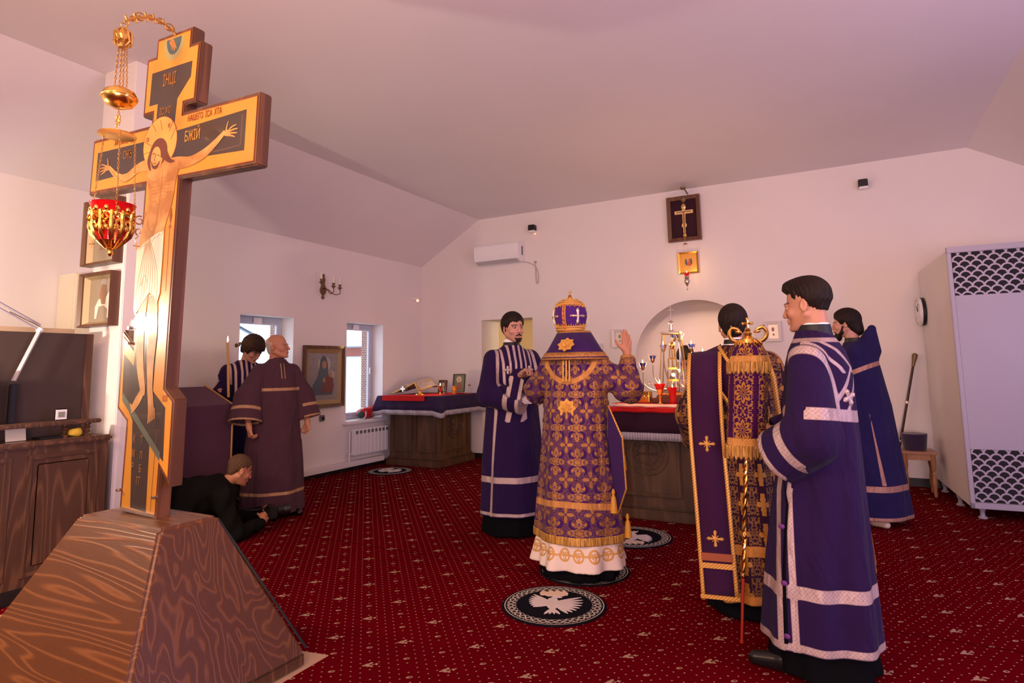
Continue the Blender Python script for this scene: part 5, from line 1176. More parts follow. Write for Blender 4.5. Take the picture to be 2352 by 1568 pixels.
    mp = m.new('ShaderNodeMapping'); mp.inputs['Scale'].default_value = (7, 7, 2.2); m.nt.links.new(ob, mp.inputs[0]); fold = m.noise(mp.outputs[0], 1.0, 3, .55, .6)
    m.bump(fold*6.0+weave*.12, .6, .016)
    return m
M_robe_purple = robe_mat('purple_robe', (.016, .006, .039), (.023, .009, .052))
M_robe_old = robe_mat('faded_purple_robe', (.066, .030, .046), (.082, .038, .056), trim=(.48, .30, .17), trimd=(.26, .14, .07))
M_sakkos = robe_mat('purple_gold_brocade', (.06, .02, .13), (.07, .02, .15), 'sakkos', trim=(.56, .27, .08), trimd=(.36, .15, .05))
M_brocade = robe_mat('gold_cross_brocade', (.030, .008, .022), (.03, .01, .025), 'brocade', trim=(.60, .26, .05), trimd=(.42, .16, .03))
M_mantle = robe_mat('blue_purple_mantle', (.014, .010, .052), (.020, .014, .070), trim=(.42, .22, .16), trimd=(.28, .14, .10))
M_sulok = robe_mat('staff_cover_brocade', (.085, .01, .085), (.09, .01, .09), 'sulok', trim=(.60, .30, .08), trimd=(.38, .17, .05))
M_goldfringe = Mat('gold_fringe', (.42, .20, .035), .55, metal=.25); (x, y, z), v = M_goldfringe.coord('Object'); _n = M_goldfringe.noise(M_goldfringe.comb(x*160, y*160, z*6), 1, 3); M_goldfringe.col(M_goldfringe.mix(_n.rng(.35, .65), (.22, .09, .015), (.66, .36, .07))); M_goldfringe.bump(_n, .8, .006)
M_goldtrim = Mat('gold_braid_trim', (.66, .32, .06), .45, metal=.35); (x, y, z), v = M_goldtrim.coord('Object'); _n = ((x+z*1.2)*330).sin(); M_goldtrim.col(M_goldtrim.mix(_n.rng(-1, 1), (.46, .19, .03), (.80, .46, .10)))
M_goldemb = Mat('gold_embroidery', (.78, .42, .09), .42, metal=.4); (x, y, z), v = M_goldemb.coord('Object'); M_goldemb.bump(((x-z)*900).sin(), .5, .002)
M_silvertrim = Mat('silver_braid_trim', (.58, .47, .45), .45, metal=.35); (x, y, z), v = M_silvertrim.coord('Object'); _n = M_silvertrim.noise(v, 150, 2); M_silvertrim.col(M_silvertrim.mix(_n.rng(.35, .65), (.36, .27, .27), (.70, .58, .54)))
M_purpleband = cloth_mat('plum_band', (.034, .007, .034), (.042, .010, .042), .3); M_violet = cloth_mat('violet_collar', (.036, .012, .078), (.045, .015, .095), .3)
M_podriz = Mat('white_gold_underrobe', (.62, .50, .42), .7); (u, vv_, d), _u = M_podriz.attr('cloth_uv', True)
_a1 = cell(u, .11); _r = hyp(_a1, cell(vv_, .17)-.015); _t = (cell(vv_, .17)-.015).atan2(_a1)
_m = (_r-.036).abs().lt(.006).mx((_r-.018-(_t*3).sin()*.008).abs().lt(.004)).mx(((_r-(.012+.010*(_t*5).cos())).lt(0)))
M_podriz.col(M_podriz.mix(_m.mx((vv_-.185).abs().lt(.006)).clamp(), (.70, .58, .50), (.58, .31, .09))); M_podriz.metal(_m*.3)

M_goldband = Mat('gold_band', (.45, .2, .05), .55, metal=.3); _, v = M_goldband.coord('Object'); M_goldband.col(M_goldband.mix(M_goldband.noise(v, 120, 2).rng(.35, .65), (.30, .12, .035), (.56, .28, .08)))
# ---- heads and hands
def head(V, c, R, skin_pts, s=1., beard=False, ear=True, ratio=1., nose=1., neck_to=None, jaw=1.):
    c = np.array(c, float); T = lambda *p: c+R @ (np.array(p)*s)
    E = lambda p, r, k=.012, op='add', rr=None: V.ell(T(*p), np.array(r)*s, R if rr is None else R @ rr, k*s, op)
    C = lambda p, q, ra, rb, k=.01, op='add': V.cap(T(*p), T(*q), ra*s, rb*s, k*s, op)
    E((0, .014, .032), (.0765, .096, .086)); E((0, -.030, -.030), (.060, .064, .084), .02)
    E((0, -.050, -.082), (.040*jaw, .040, .030), .02)
    for x_ in (-1, 1):
        C((x_*.054*jaw, .004, -.052), (x_*.018, -.070, -.098), .020, .016, .016); E((x_*.040, -.064, -.032), (.022, .020, .022), .015)
        E((x_*.031, -.1, .0), (.016, .010, .010), .010, 'sub'); E((x_*.031, -.0795, -.002), (.0135, .0135, .012), .003)
        C((x_*.012, -.092, .017), (x_*.046, -.082, .016), .0075, .006, .010)
        E((x_*.0115, -.1055*1., -.036), (.0085, .009, .007), .005)
        if ear:
            rr = rotm(0, 0, x_*18) @ rotm(-12, 0, 0)
            E((x_*.079, .012, -.012), (.0065, .017, .028), .006, 'add', rr); E((x_*.0855, .010, -.012), (.005, .0095, .016), .003, 'sub', rr); E((x_*.079, .006, -.034), (.006, .009, .010), .005)
    C((0, -.093, .008), (0, -.114*nose, -.030), .0075, .0095, .008); E((0, -.113*nose, -.033), (.011, .010, .009), .005)
    E((0, -.094, -.060), (.022, .012, .014), .012)
    C((-.014, -.0985, -.0655), (.014, -.0985, -.0655), .0045, .0045, .005); C((-.011, -.0975, -.074), (.011, -.0975, -.074), .0055, .0055, .005); C((-.0135, -.1045, -.0697), (.0135, -.1045, -.0697), .0013, .0013, .002, 'sub')
    E((0, -.090, -.100), (.020, .016, .015), .014)
    if neck_to is not None:
        V.cap(T(0, .020, -.06), neck_to, .052*s, .062*s, .02*s)
    return T
def skin_tone(heads, base, eyes=True, brow=(.03, .015, .01), stub=None, lips=(.42, .15, .10), warm=1.):
    """feature colours of the face (brows, eyes, lips, beard shadow)"""
    base = np.array(base)*.84
    def f(co):
        c = np.tile(base, (len(co), 1))
        n = np.array([mnoise.noise(Vector(p*35)) for p in co[::1]]) if len(co) < 90000 else np.zeros(len(co))
        c *= (1+.05*n)[:, None]
        for (hc, R, s) in heads:
            l = ((co-hc) @ R)/s
            X_, Y_, Z_ = l[:, 0], l[:, 1], l[:, 2]; front = Y_ < -.045
            ax = np.abs(X_)
            def mixm(m, col, a=1.): c[m] = c[m]*(1-a)+np.array(col)*a
            mixm(front & (ax < .055) & (ax > .018) & (Z_ > -.045) & (Z_ < -.015), (.62, .25, .16), .25)
            if stub: mixm(front & (Z_ < -.045) & ((ax > .022) | (Z_ < -.083) | (Z_ > -.062)), stub[0], stub[1]); mixm((Y_ > -.045) & (Y_ < .01) & (Z_ < -.04) & (Z_ > -.13), stub[0], stub[1]*.8)
            mixm(front & (ax < .019) & (Z_ < -.0615) & (Z_ > -.0785) & (Y_ < -.095), lips, .8)
            zb = .0215-.16*np.maximum(ax-.03, 0)+.0; mixm(front & (ax > .012) & (ax < .050) & (np.abs(Z_-zb) < .0048), brow, .85)
            if eyes:
                e = np.hypot(ax-.031, (Z_+.002)*1.6)
                mixm(front & (e < .0115), (.40, .32, .28), .8); mixm(front & (np.hypot(ax-.031, Z_+.002) < .0066), (.03, .02, .015), 1.)
                mixm(front & (ax > .017) & (ax < .046) & (np.abs(Z_-.0055) < .0022), (.05, .02, .015), .9)
        return c
    return f
def hand(V, wr, d, n, side=1, curl=.5, s=1., spread=.0, curls=None):
    """wr wrist, d direction of the fingers, n palm normal (palm side); side +1 thumb to d x n"""
    wr = np.array(wr, float); d = np.array(d, float); d /= np.linalg.norm(d); n = np.array(n, float); n -= d*(n@d); n /= np.linalg.norm(n); t = np.cross(d, n)*side
    P = lambda a, b_, c_: wr+(d*a+t*b_+n*c_)*s
    V.cap(P(-.03, 0, 0), P(.015, 0, 0), .024*s, .024*s, .012)
    V.cap(P(.02, .014, 0), P(.078, .028, 0), .017*s, .013*s, .012); V.cap(P(.02, .0, 0), P(.082, .006, 0), .018*s, .013*s, .010); V.cap(P(.02, -.014, 0), P(.076, -.026, 0), .017*s, .012*s, .012)
    V.cap(P(.015, .020, .006), P(.045, .038, .010), .015*s, .013*s, .010)
    Ls = (.070, .078, .073, .058); bs = (.030, .0105, -.009, -.0275); st = (.080, .084, .081, .074)
    for i in range(4):
        cu = (curls[i] if curls else curl); a0 = 0.15*cu; pos = P(st[i]-.006, bs[i], 0); ang = 0.
        dirb = d+t*spread*(1.5-i)*.35; dirb /= np.linalg.norm(dirb); r0 = (.0088, .009, .0086, .0076)[i]*s
        for j, fr in enumerate((.45, .31, .24)):
            ang += cu*(1.0, 1.25, .8)[j]; dd = dirb*math.cos(ang)+n*math.sin(ang); q = pos+dd*Ls[i]*fr*s
            V.cap(pos, q, r0*(1-.08*j), r0*(1-.08*(j+1)), .0035 if j else .006); pos = q
    pos = P(.030, .034, .008); td = d*.62+t*(.70-.25*curl)+n*(.25+.45*curl); td /= np.linalg.norm(td)
    q = pos+td*.036*s; V.cap(pos, q, .0115*s, .0100*s, .008); td2 = d*.85+t*(.35-.35*curl)+n*(.25+.5*curl); td2 /= np.linalg.norm(td2); V.cap(q, q+td2*.030*s, .0098*s, .0082*s, .004)
def hair_cap(name, c, R, s, mat, parent, front=.045, low=-.045, side=-.02, th=.012, puff=(1, 1, 1), curls=0., h=.0035, extra=None, fringe=0., top=None, nape=.7):
    """hair following the skull down to a hairline"""
    c = np.array(c, float); V = Vol(c-.17*s, c+.17*s, h*s)
    V.ell(c+R @ (np.array((0, .016, .034))*s), np.array((.0765*puff[0]+th, .096*puff[1]+th, .086*puff[2]+th))*s, R, .01)
    V.ell(c+R @ (np.array((0, .060, -.03))*s), np.array((.054*puff[0]+th*nape, .036+th*nape, .060+th*nape))*s, R, .02)
    if extra: extra(V, lambda *p: c+R @ (np.array(p)*s))
    def cut(X_, Y_, Z_):
        q = np.stack([X_-c[0], Y_-c[1], Z_-c[2]], -1) @ R/s; x_, y_, z_ = q[..., 0], q[..., 1], q[..., 2]
        a = np.abs(x_)
        # hairline height as a function of depth: high on the forehead, down past the ear to the nape
        y2 = y_+.02*np.clip(a/.07, 0, 1)
        line = np.interp(y2, [-.12, -.075, -.05, -.028, -.010, .010, .030, .05, .12], [front, front, front-.012, side+.03, side-.008, side+.012, side-.005, low, low-.012])
        line = line-fringe*np.exp(-((x_+.012)/.022)**2)*(y_ < -.03)
        r_ = (line-z_)*.7
        if top is not None: r_ = np.maximum(r_, z_-(top+.9*np.clip(y_-.045, 0, 1)))
        return r_*s
    def taper(X_, Y_, Z_): return np.clip(1-(-cut(X_, Y_, Z_)/(.7*s))/.050, 0, 1)*(th*s+.0035)*1.0
    if not curls: gg = np.broadcast_arrays(*V.sl(c-.17*s, c+.17*s)[1]); V.f[:gg[0].shape[0], :gg[0].shape[1], :gg[0].shape[2]] += taper(*gg).astype(np.float32)
    V.fn(c-.17*s, c+.17*s, cut, 0, 'and')
    if curls:
        def bumpf(X_, Y_, Z_):
            return V.f[sl0]-curls*s*(np.sin(X_*150+2*np.sin(Z_*90))*np.sin(Y_*140+1.7*np.sin(X_*70))*np.sin(Z_*150+2*np.sin(Y_*80)))
        sl0 = tuple(slice(0, n_) for n_ in V.n); g = np.broadcast_arrays(*V.sl(c-.17*s, c+.17*s)[1]); V.f[:g[0].shape[0], :g[0].shape[1], :g[0].shape[2]] -= (curls*s*(np.sin(g[0]*150+2*np.sin(g[2]*90))*np.sin(g[1]*140+1.7*np.sin(g[0]*70))*np.sin(g[2]*150+2*np.sin(g[1]*80)))).astype(np.float32)
    else:
        g = np.broadcast_arrays(*V.sl(c-.17*s, c+.17*s)[1]); q = np.stack([g[0]-c[0], g[1]-c[1], g[2]-c[2]], -1) @ R
        a_ = np.arctan2(q[..., 0], q[..., 1]-.0); V.f[:g[0].shape[0], :g[0].shape[1], :g[0].shape[2]] -= (.0016*s*np.sin(a_*26+4*np.sin(q[..., 2]*30))).astype(np.float32)
    return vol_obj(name, V, [mat], parent)
# ---- robes
def prof_fn(levels):
    z = [l[0] for l in levels]
    return lambda Z_, k: np.interp(Z_, z, [l[k] for l in levels])
def robe(V, levels, folds, seed=0, z0=None, z1=None, k=.03, cx=0., cy=0.):
    """levels: (z, rx, ry, xoff, yoff, fold amplitude)"""
    px_, py_, ox, oy, fa = [prof_fn(levels) for _ in range(5)]
    z0 = levels[0][0] if z0 is None else z0; z1 = levels[-1][0] if z1 is None else z1
    R_ = max(max(l[1], l[2])+max(abs(l[3]), abs(l[4])) for l in levels)+.09
    rnd = np.random.RandomState(seed); ph = rnd.rand(8)*6.28
    def f(X_, Y_, Z_):
        rx = px_(Z_, 1); ry = py_(Z_, 2); a = X_-ox(Z_, 3); b_ = Y_-oy(Z_, 4); th = np.arctan2(b_/ry, a/rx); rr = np.sqrt((a/rx)**2+(b_/ry)**2)
        F_ = 0
        for i, n_ in enumerate(folds): F_ = F_+np.sin(th*n_+ph[i]+.6*np.sin(Z_*2.3+ph[i+1]))*(1.0/(1+.35*i))
        F_ = F_-.35*np.cos(2*(th*folds[0]+ph[0]))
        d = (rr-1-fa(Z_, 5)*F_)*np.minimum(rx, ry)*.9
        return np.maximum(d, np.maximum(z0-Z_, Z_-z1))
    sl_, g = V.sl((-R_+cx, -R_+cy, z0-.06), (R_+cx, R_+cy, z1+.06)); d = f(*np.broadcast_arrays(*g)).astype(np.float32); V.rd = (d, sl_); V.put(d, sl_, k, 'add')
def body_uv(co, r=.26):
    th = np.arctan2(co[:, 1], co[:, 0]); return np.stack([th*r, co[:, 2], np.zeros(len(co))], 1)
def seg_d(co, a, b):
    a, b = np.array(a, float), np.array(b, float); ab = b-a; t = np.clip(((co-a)@ab)/(ab@ab), 0, 1); return np.linalg.norm(co-a-ab*t[:, None], axis=1), t
def person(label, loc, face_deg, group=None):
    """local frame: the figure looks along -y, its left hand is at +x; face_deg = world heading of its gaze"""
    o = thing('person', label, 'person', (loc[0], loc[1], 0), (0, 0, math.radians(face_deg+90)))
    return o
def shoe(name, x_, y_, ang_, parent, mat, L_=.27, h_=.07):
    V = Vol((x_-.2, y_-.25, -.01), (x_+.2, y_+.25, .16), .005); R = rotm(0, 0, ang_); c = np.array((x_, y_, 0.)); T = lambda *p: c+R @ np.array(p)
    V.cap(T(0, .07, .045), T(0, -.02, .042), .040, .042, .02); V.cap(T(0, -.02, .040), T(0, -L_*.55, .030), .044, .032, .02); V.cap(T(0, .06, .05), T(0, .06, .12), .042, .045, .02)
    V.fn((x_-.2, y_-.25, -.02), (x_+.2, y_+.25, .02), lambda X_, Y_, Z_: .003-Z_, 0, 'and')
    return vol_obj(name, V, [mat], parent)
def strip(name, pts, w_, mat, parent, normals=None, th=.003, wdir=None):
    """flat ribbon through points; width direction per point"""
    P = spline(pts, 6); n = len(P); b = mb(); rows = []
    W = [Vector(w) for w in spline(wdir, 6)] if wdir else None
    for i in range(n):
        t = (P[min(i+1, n-1)]-P[max(i-1, 0)]).normalized()
        s_ = W[i].normalized() if W else t.cross(Vector(normals)).normalized()
        ww = np.interp(i/(n-1), np.linspace(0, 1, len(w_)), w_) if hasattr(w_, '__len__') else w_
        rows.append((b.verts.new(P[i]-s_*ww/2), b.verts.new(P[i]), b.verts.new(P[i]+s_*ww/2)))
    for A, B in zip(rows, rows[1:]):
        for k in range(2): b.faces.new((A[k], A[k+1], B[k+1], B[k]))
    o = link(name, b, mat, parent, True); m = o.modifiers.new('s', 'SOLIDIFY'); m.thickness = th; m.offset = 0
    return o
def snap(o, target, off=.004):
    """lay a ribbon on the surface beneath it"""
    m = o.modifiers.new('w', 'SHRINKWRAP'); m.target = target; m.wrap_method = 'NEAREST_SURFACEPOINT'; m.wrap_mode = 'ABOVE_SURFACE'; m.offset = off
    o.modifiers.move(len(o.modifiers)-1, 0); return o
# ================================================================== PEOPLE
def frame(loc, deg):
    a = math.radians(deg+90); c, s = math.cos(a), math.sin(a)
    def L_(p): dx_, dy_ = p[0]-loc[0], p[1]-loc[1]; return np.array((dx_*c+dy_*s, -dx_*s+dy_*c, p[2]))
    return L_
def trunk(V, sh_z=1.45, hip_z=.95, w_=.17, cy=.0, legs=True, neck=None):
    V.ell((0, cy, sh_z-.16), (w_*.85, .105, .20), None, .04); V.cap((-w_, cy, sh_z-.03), (w_, cy, sh_z-.03), .055, .055, .05); V.ell((0, cy, hip_z+.05), (w_*.80, .105, .16), None, .05)
    if legs:
        for x_ in (-1, 1): V.cap((x_*.085, cy, hip_z-.02), (x_*.09, cy, .50), .075, .05, .03); V.cap((x_*.09, cy, .50), (x_*.09, cy+.02, .09), .05, .036, .02); V.cap((x_*.09, cy+.03, .045), (x_*.10, cy-.12, .035), .035, .03, .02)
def arm(V, sh, el, wr, r=(.048, .040, .026), k=.02):
    V.cap(sh, el, r[0], r[1], k); V.cap(el, wr, r[1], r[2], k)
def sleeve(V, sh, el, wr, r, k=.03, hollow=True, flat_=1.0):
    """r = shoulder, elbow, cuff radii; the cuff is open"""
    V.cap(sh, el, r[0], r[1], k); sh, el, wr = [np.array(q, float) for q in (sh, el, wr)]; d = (wr-el)/np.linalg.norm(wr-el)
    V.cap(el, wr, r[1], r[2], k)
    R_ = r[2]+.07
    def cut(X_, Y_, Z_): return -((X_-wr[0])*d[0]+(Y_-wr[1])*d[1]+(Z_-wr[2])*d[2])
    V.fn(wr-R_, wr+R_, lambda X_, Y_, Z_: np.where(np.sqrt((X_-wr[0])**2+(Y_-wr[1])**2+(Z_-wr[2])**2) < R_, -cut(X_, Y_, Z_)*-1.0, 1.0), 0, 'sub') if False else None
    lo, hi = wr-R_, wr+R_
    sl_, g = V.sl(lo, hi); g = np.broadcast_arrays(*g); a = (g[0]-wr[0])*d[0]+(g[1]-wr[1])*d[1]+(g[2]-wr[2])*d[2]; rr = np.sqrt((g[0]-wr[0])**2+(g[1]-wr[1])**2+(g[2]-wr[2])**2)
    f = V.f[sl_]; V.f[sl_] = np.where((rr < R_) & (a > -.01), np.maximum(f, a), f)
    if hollow: V.cap(wr-d*.16, wr+d*.02, r[2]*.55, r[2]-.012, 0.004, 'sub')
    if getattr(V, 'rd', None): V.put(V.rd[0], V.rd[1], .012, 'add')
def ring_band(co, p, d, pos, half, rmax):
    """signed distance to a band around an axis from point p along d"""
    q = co-np.array(p); t = q@np.array(d); rr = np.linalg.norm(q-np.outer(t, d), axis=1)
    return np.where(rr < rmax, np.abs(t-pos)-half, 1.0)
def unit(v_): v_ = np.array(v_, float); return v_/np.linalg.norm(v_)
def mins(*a): return np.minimum.reduce(a)
def cassock(o, levels, mat=M_blackcloth, h=.012, folds=(7, 12)):
    V = Vol((-.5, -.5, -.01), (.5, .5, levels[-1][0]+.05), h); robe(V, levels, folds, 5); return vol_obj('cassock', V, [mat], o)
def collar(o, c, r, z0, z1, mat, name='collar', tilt=0., th=.007):
    b = mb(); lathe(b, [(r*1.18, z0), (r*1.08, (z0+z1)/2), (r, z1), (r-th, z1), (r*1.06-th, (z0+z1)/2), (r*1.16-th, z0)], 28, (0, 0, 0), 1, 1.08)
    for f in [f for f in b.faces if len(f.verts) > 4]: b.faces.remove(f)
    q = link(name, b, mat, o, True); q.location = c; q.rotation_euler = (tilt, 0, 0); return q

# ---------------------------------------------------------------- 1. young server at the right, seen in profile
LOC, DEG = (-.185, 3.27), 168
o = person('young server in violet robe with silver trim, in left profile, largest figure', LOC, DEG); LF = frame(LOC, DEG)
Rh = rotm(10, 0, -6); hc = np.array((.0, .042, 1.662))
V = Vol((-.42, -.50, -.01), (.42, .30, 1.84), .0046)
trunk(V, 1.44, .95, .165, .05); hd = head(V, hc, Rh, None, 1.02, neck_to=(0, .07, 1.45))
wrL, wrR = np.array((-.08, -.20, .985)), np.array((-.12, -.20, 1.035))
arm(V, (.18, .06, 1.40), (.22, .07, 1.12), wrL); arm(V, (-.18, .06, 1.40), (-.22, .03, 1.14), wrR)
hand(V, wrL, (-.35, -1, .05), (-.9, .35, 0), -1, 1.1); hand(V, wrR, (.25, -1, .1), (.9, .3, 0), 1, 1.1)
body = vol_obj('body', V, [M_skin], o, colors=skin_tone([(hc, Rh, 1.02)], (.60, .29, .17)))
hair_cap('hair', hc, Rh, 1.02, M_hair_dark, o, front=.060, low=-.040, side=.012, th=.008, puff=(1.0, 1.0, 1.06), nape=-.2, extra=lambda V, T: (V.cap(T(.035, -.070, .082), T(-.040, -.070, .078), .020, .018, .02), V.ell(T(0, -.03, .108), (.052, .060, .024), Rh, .02)))
V = Vol((-.50, -.62, .10), (.50, .46, 1.60), .0075)
robe(V, [(.14, .240, .252, 0, -.005, .045), (.5, .225, .222, 0, .01, .045), (1.0, .19, .170, 0, .05, .022), (1.22, .190, .145, 0, .065, .008), (1.36, .19, .135, 0, .07, 0), (1.44, .150, .115, 0, .068, 0), (1.50, .085, .085, 0, .062, 0), (1.53, .066, .070, 0, .058, 0)], (4, 9), 3)
V.cap((-.165, .07, 1.42), (.165, .07, 1.42), .060, .060, .05)
eL = np.array((.225, .085, 1.06)); cL = np.array((.175, -.075, .955))
sleeve(V, (.175, .07, 1.39), eL, cL, (.078, .118, .130), .03); sleeve(V, (-.175, .07, 1.39), (-.22, .03, 1.10), (-.10, -.17, 1.02), (.078, .10, .09), .03)
dL = unit(cL-eL); dR = unit(np.array((-.10, -.15, 1.06))-np.array((-.22, .03, 1.12)))
def tr(co):
    x_, y_, z_ = co.T; y_ = y_-.065*np.clip((z_-.8)/.4, 0, 1)
    t = mins(np.abs(z_-.157)-.015, np.abs(z_-.385-.05*(y_ < -.05)*0)-.027)
    slit = np.where((x_ > .10) & (z_ < 1.02) & ((z_ < .83) | (x_ < .205)), np.abs(np.abs(y_+.065-.0*z_)-.030)-.0135, 1.)
    cuff = np.minimum(np.where(y_ < -.035, ring_band(co, cL, dL, -.012, .014, .2), 1.), ring_band(co, cL, dL, -.115, .020, .2))
    cuff = np.where((x_ > .06) & (y_ < .045), cuff, 1.)
    arm_ = np.where(z_ > 1.14, np.abs(np.hypot(x_-.30, (z_-1.18)*.55)-.158)-.014, 1.); arm_ = np.where((x_ > .08) & (y_ > -.09), arm_, 1.)
    dg = np.abs(-x_*.73+z_*.68-.884); orar = np.where((y_ > -.01) & (z_ > 1.33) & (x_ > -.05), np.abs(dg-.036)-.010, 1.)
    dg2 = np.abs(x_*.73+z_*.68-.890); orar2 = np.where((y_ > .03) & (z_ > 1.15) & (z_ < 1.36), np.abs(dg2-.036)-.010, 1.)
    belt = np.where((y_ > .02) & (z_ < 1.3), np.abs(z_-1.135-.10*np.maximum(x_, 0))-.026, 1.)
    neck = np.where(z_ > 1.45, np.abs(z_-1.485)-.010, 1.)
    return mins(t, slit, cuff, arm_, orar, orar2, belt, neck)
rb = vol_obj('robe', V, [M_robe_purple], o, {'trim': tr, 'cloth_uv': body_uv}); 
snap(strip('side_slit', [(.25, -.04, 1.02), (.27, -.068, .6), (.29, -.07, .17)], .022, M_blackcloth, o, normals=(1, 0, 0)), rb, .0035)
for k, z_ in enumerate((.90, .66, .42, .20)):
    b = mb(); ball(b, (0, 0, 0), .012, 2, (.5, 1.2, 1.0)); q = link('slit_bow', b, Mat('violet_ribbon', (.12, .02, .16), .6) if k == 0 else bpy.data.materials['violet_ribbon'], o); q.location = (.235+.022*(1-z_), -.068+.04*max(0, z_-.6), z_)
cassock(o, [(.02, .222, .232, 0, 0, .035), (.16, .205, .212, 0, 0, .03), (.5, .17, .165, 0, 0, .02), (.9, .14, .12, 0, .04, 0)])
shoe('shoe', .13, -.10, 8, o, Mat('black_leather', (.008, .007, .007), .25)); shoe('shoe', -.12, -.10, -8, o, bpy.data.materials['black_leather'])
collar(o, (0, .068, 0), .064, 1.495, 1.560, M_black, 'black_collar'); collar(o, (0, .068, 0), .058, 1.53, 1.568, M_whitep, 'collar_lining')
b = mb()
for k in range(4): a = k*math.pi/2+.4; tube(b, [(0, 0, 0), (0, .028*math.cos(a), .028*math.sin(a)), (0, .040*math.cos(a), .040*math.sin(a))], [.006, .012, .004], 8)
q = link('orarion_cross', b, M_silvertrim, o); q.location = (.075, .208, 1.225); q.rotation_euler = (0, 0, math.radians(65))

# ---- crozier with veil, carried by the young server
SB = Vector((-.550, 3.375, 0)); ST = Vector((-.435, 3.44, 1.60)); dS = ST-SB
t = thing('crozier', 'gilt twisted bishop staff with a brocade veil and a crown-like serpent top', 'staff', SB)
b = mb(); tube(b, [(0, 0, 0), dS*.20], [.006, .0085], 10); tube(b, [(0, 0, 0), dS*.008], .010, 8); link('red_lower_shaft', b, Mat('red_lacquer', (.30, .025, .012), .3), t)
b = mb(); n = 220; P = []
for s_ in range(2):
    pts = []
    for i in range(n+1):
        f_ = .20+(.95-.20)*i/n; a = f_*95+s_*math.pi; c0 = dS*f_; pts.append((c0.x+.0055*math.cos(a), c0.y+.0055*math.sin(a), c0.z))
    tube(b, pts, .0062, 6)
for f_ in (.20, .32): ball(b, dS*f_, .013, 2, (1, 1, 1.4))
link('twisted_shaft', b, M_gold, t)
sc_ = Vector((dS.x*.76, dS.y*.76, 0))
V = Vol((-.14, -.14, .85), (.42, .42, 1.55), .005); px_ = dS.x*.765; py_ = dS.y*.765
def sul(X_, Y_, Z_):
    cx_ = dS.x/1.6*Z_; cy_ = dS.y/1.6*Z_; rx = np.interp(Z_, [.88, 1.0, 1.40, 1.445, 1.50], [.100, .098, .098, .085, .05]); ry = rx*.80
    a, b_ = X_-cx_, Y_-cy_; th_ = np.arctan2(b_, a); return np.maximum((np.sqrt((a/rx)**2+(b_/ry)**2)-1-.035*np.sin(th_*5+1)-.02*np.sin(th_*11))*rx*.85, np.maximum(.915-Z_, Z_-1.485))
V.fn((-.2, -.2, .85), (.42, .42, 1.55), sul, 0)
def suv(co): cx_ = co[:, 2]*dS.x/1.6; cy_ = co[:, 2]*dS.y/1.6; th_ = np.arctan2(co[:, 0]-cx_, -(co[:, 1]-cy_)); return np.stack([th_*.095+.012, co[:, 2]-1.235, co[:, 2]*0], 1)
vol_obj('veil', V, [M_sulok], t, {'cloth_uv': suv, 'trim': lambda co: mins(np.abs(co[:, 2]-1.405)-.018, np.abs(co[:, 2]-.985)-.020)})
def fringe_ring(name, f0, z0, z1, r_, par, seed=1):
    V = Vol((-.2, -.2, z0-.01), (.42, .42, z1+.01), .004)
    def fr(X_, Y_, Z_):
        cx_ = dS.x/1.6*Z_; cy_ = dS.y/1.6*Z_; a, b_ = X_-cx_, Y_-cy_; th_ = np.arctan2(b_, a); R_ = r_*(1+.03*np.sin(th_*31)+.02*np.sin(th_*73)+.035*np.sin(th_*5+1)); rr = np.sqrt(a**2+(b_/.80)**2)
        return np.maximum(np.abs(rr-R_)-.006, np.maximum(z0+.008*np.sin(th_*23)-Z_, Z_-z1))
    V.fn((-.2, -.2, z0-.01), (.42, .42, z1+.01), fr, 0); return vol_obj(name, V, [M_goldfringe], par)
fringe_ring('veil_fringe', 0, 1.335, 1.392, .104, t); fringe_ring('veil_fringe', 0, .905, .968, .104, t)
b = mb(); T0 = dS*(1.49/1.6)
for k in range(24): a = k*math.pi/12; tube(b, [T0+Vector((.05*math.cos(a), .04*math.sin(a), -.035)), T0+Vector((.068*math.cos(a), .05*math.sin(a), -.015+.012*(k % 2))), T0+Vector((.050*math.cos(a), .04*math.sin(a), .012))], .006, 5)
for s_ in (-1, 1):
    tube(b, spline([T0+Vector((s_*.045, 0, .0)), T0+Vector((s_*.080, 0, .018)), T0+Vector((s_*.094, 0, .050)), T0+Vector((s_*.078, 0, .078)), T0+Vector((s_*.050, 0, .072)), T0+Vector((s_*.044, 0, .058))], 5), [.010]*13+[.009]*13, 8)
    ball(b, T0+Vector((s_*.048, 0, .060)), .012, 2, (1.4, 1, .8)); tube(b, [T0+Vector((s_*.036, 0, .058)), T0+Vector((s_*.026, 0, .050))], [.006, .002], 5); tube(b, [T0+Vector((s_*.078, 0, .080)), T0+Vector((s_*.084, 0, .094))], [.006, .002], 5)
lathe(b, [(0, 0), (.05, .0), (.045, .02), (.018, .035), (.022, .05), (.012, .06), (.016, .07), (.0, .085)], 16, T0)
tube(b, [T0+Vector((0, 0, .07)), T0+Vector((0, 0, .125))], .006, 6); tube(b, [T0+Vector((-.022, 0, .103)), T0+Vector((.022, 0, .103))], .006, 6)
for q in ((-.022, .103), (.022, .103), (0, .127)): ball(b, T0+Vector((q[0], 0, q[1])), .009, 1)
link('serpent_crown_top', b, M_gold, t, True)

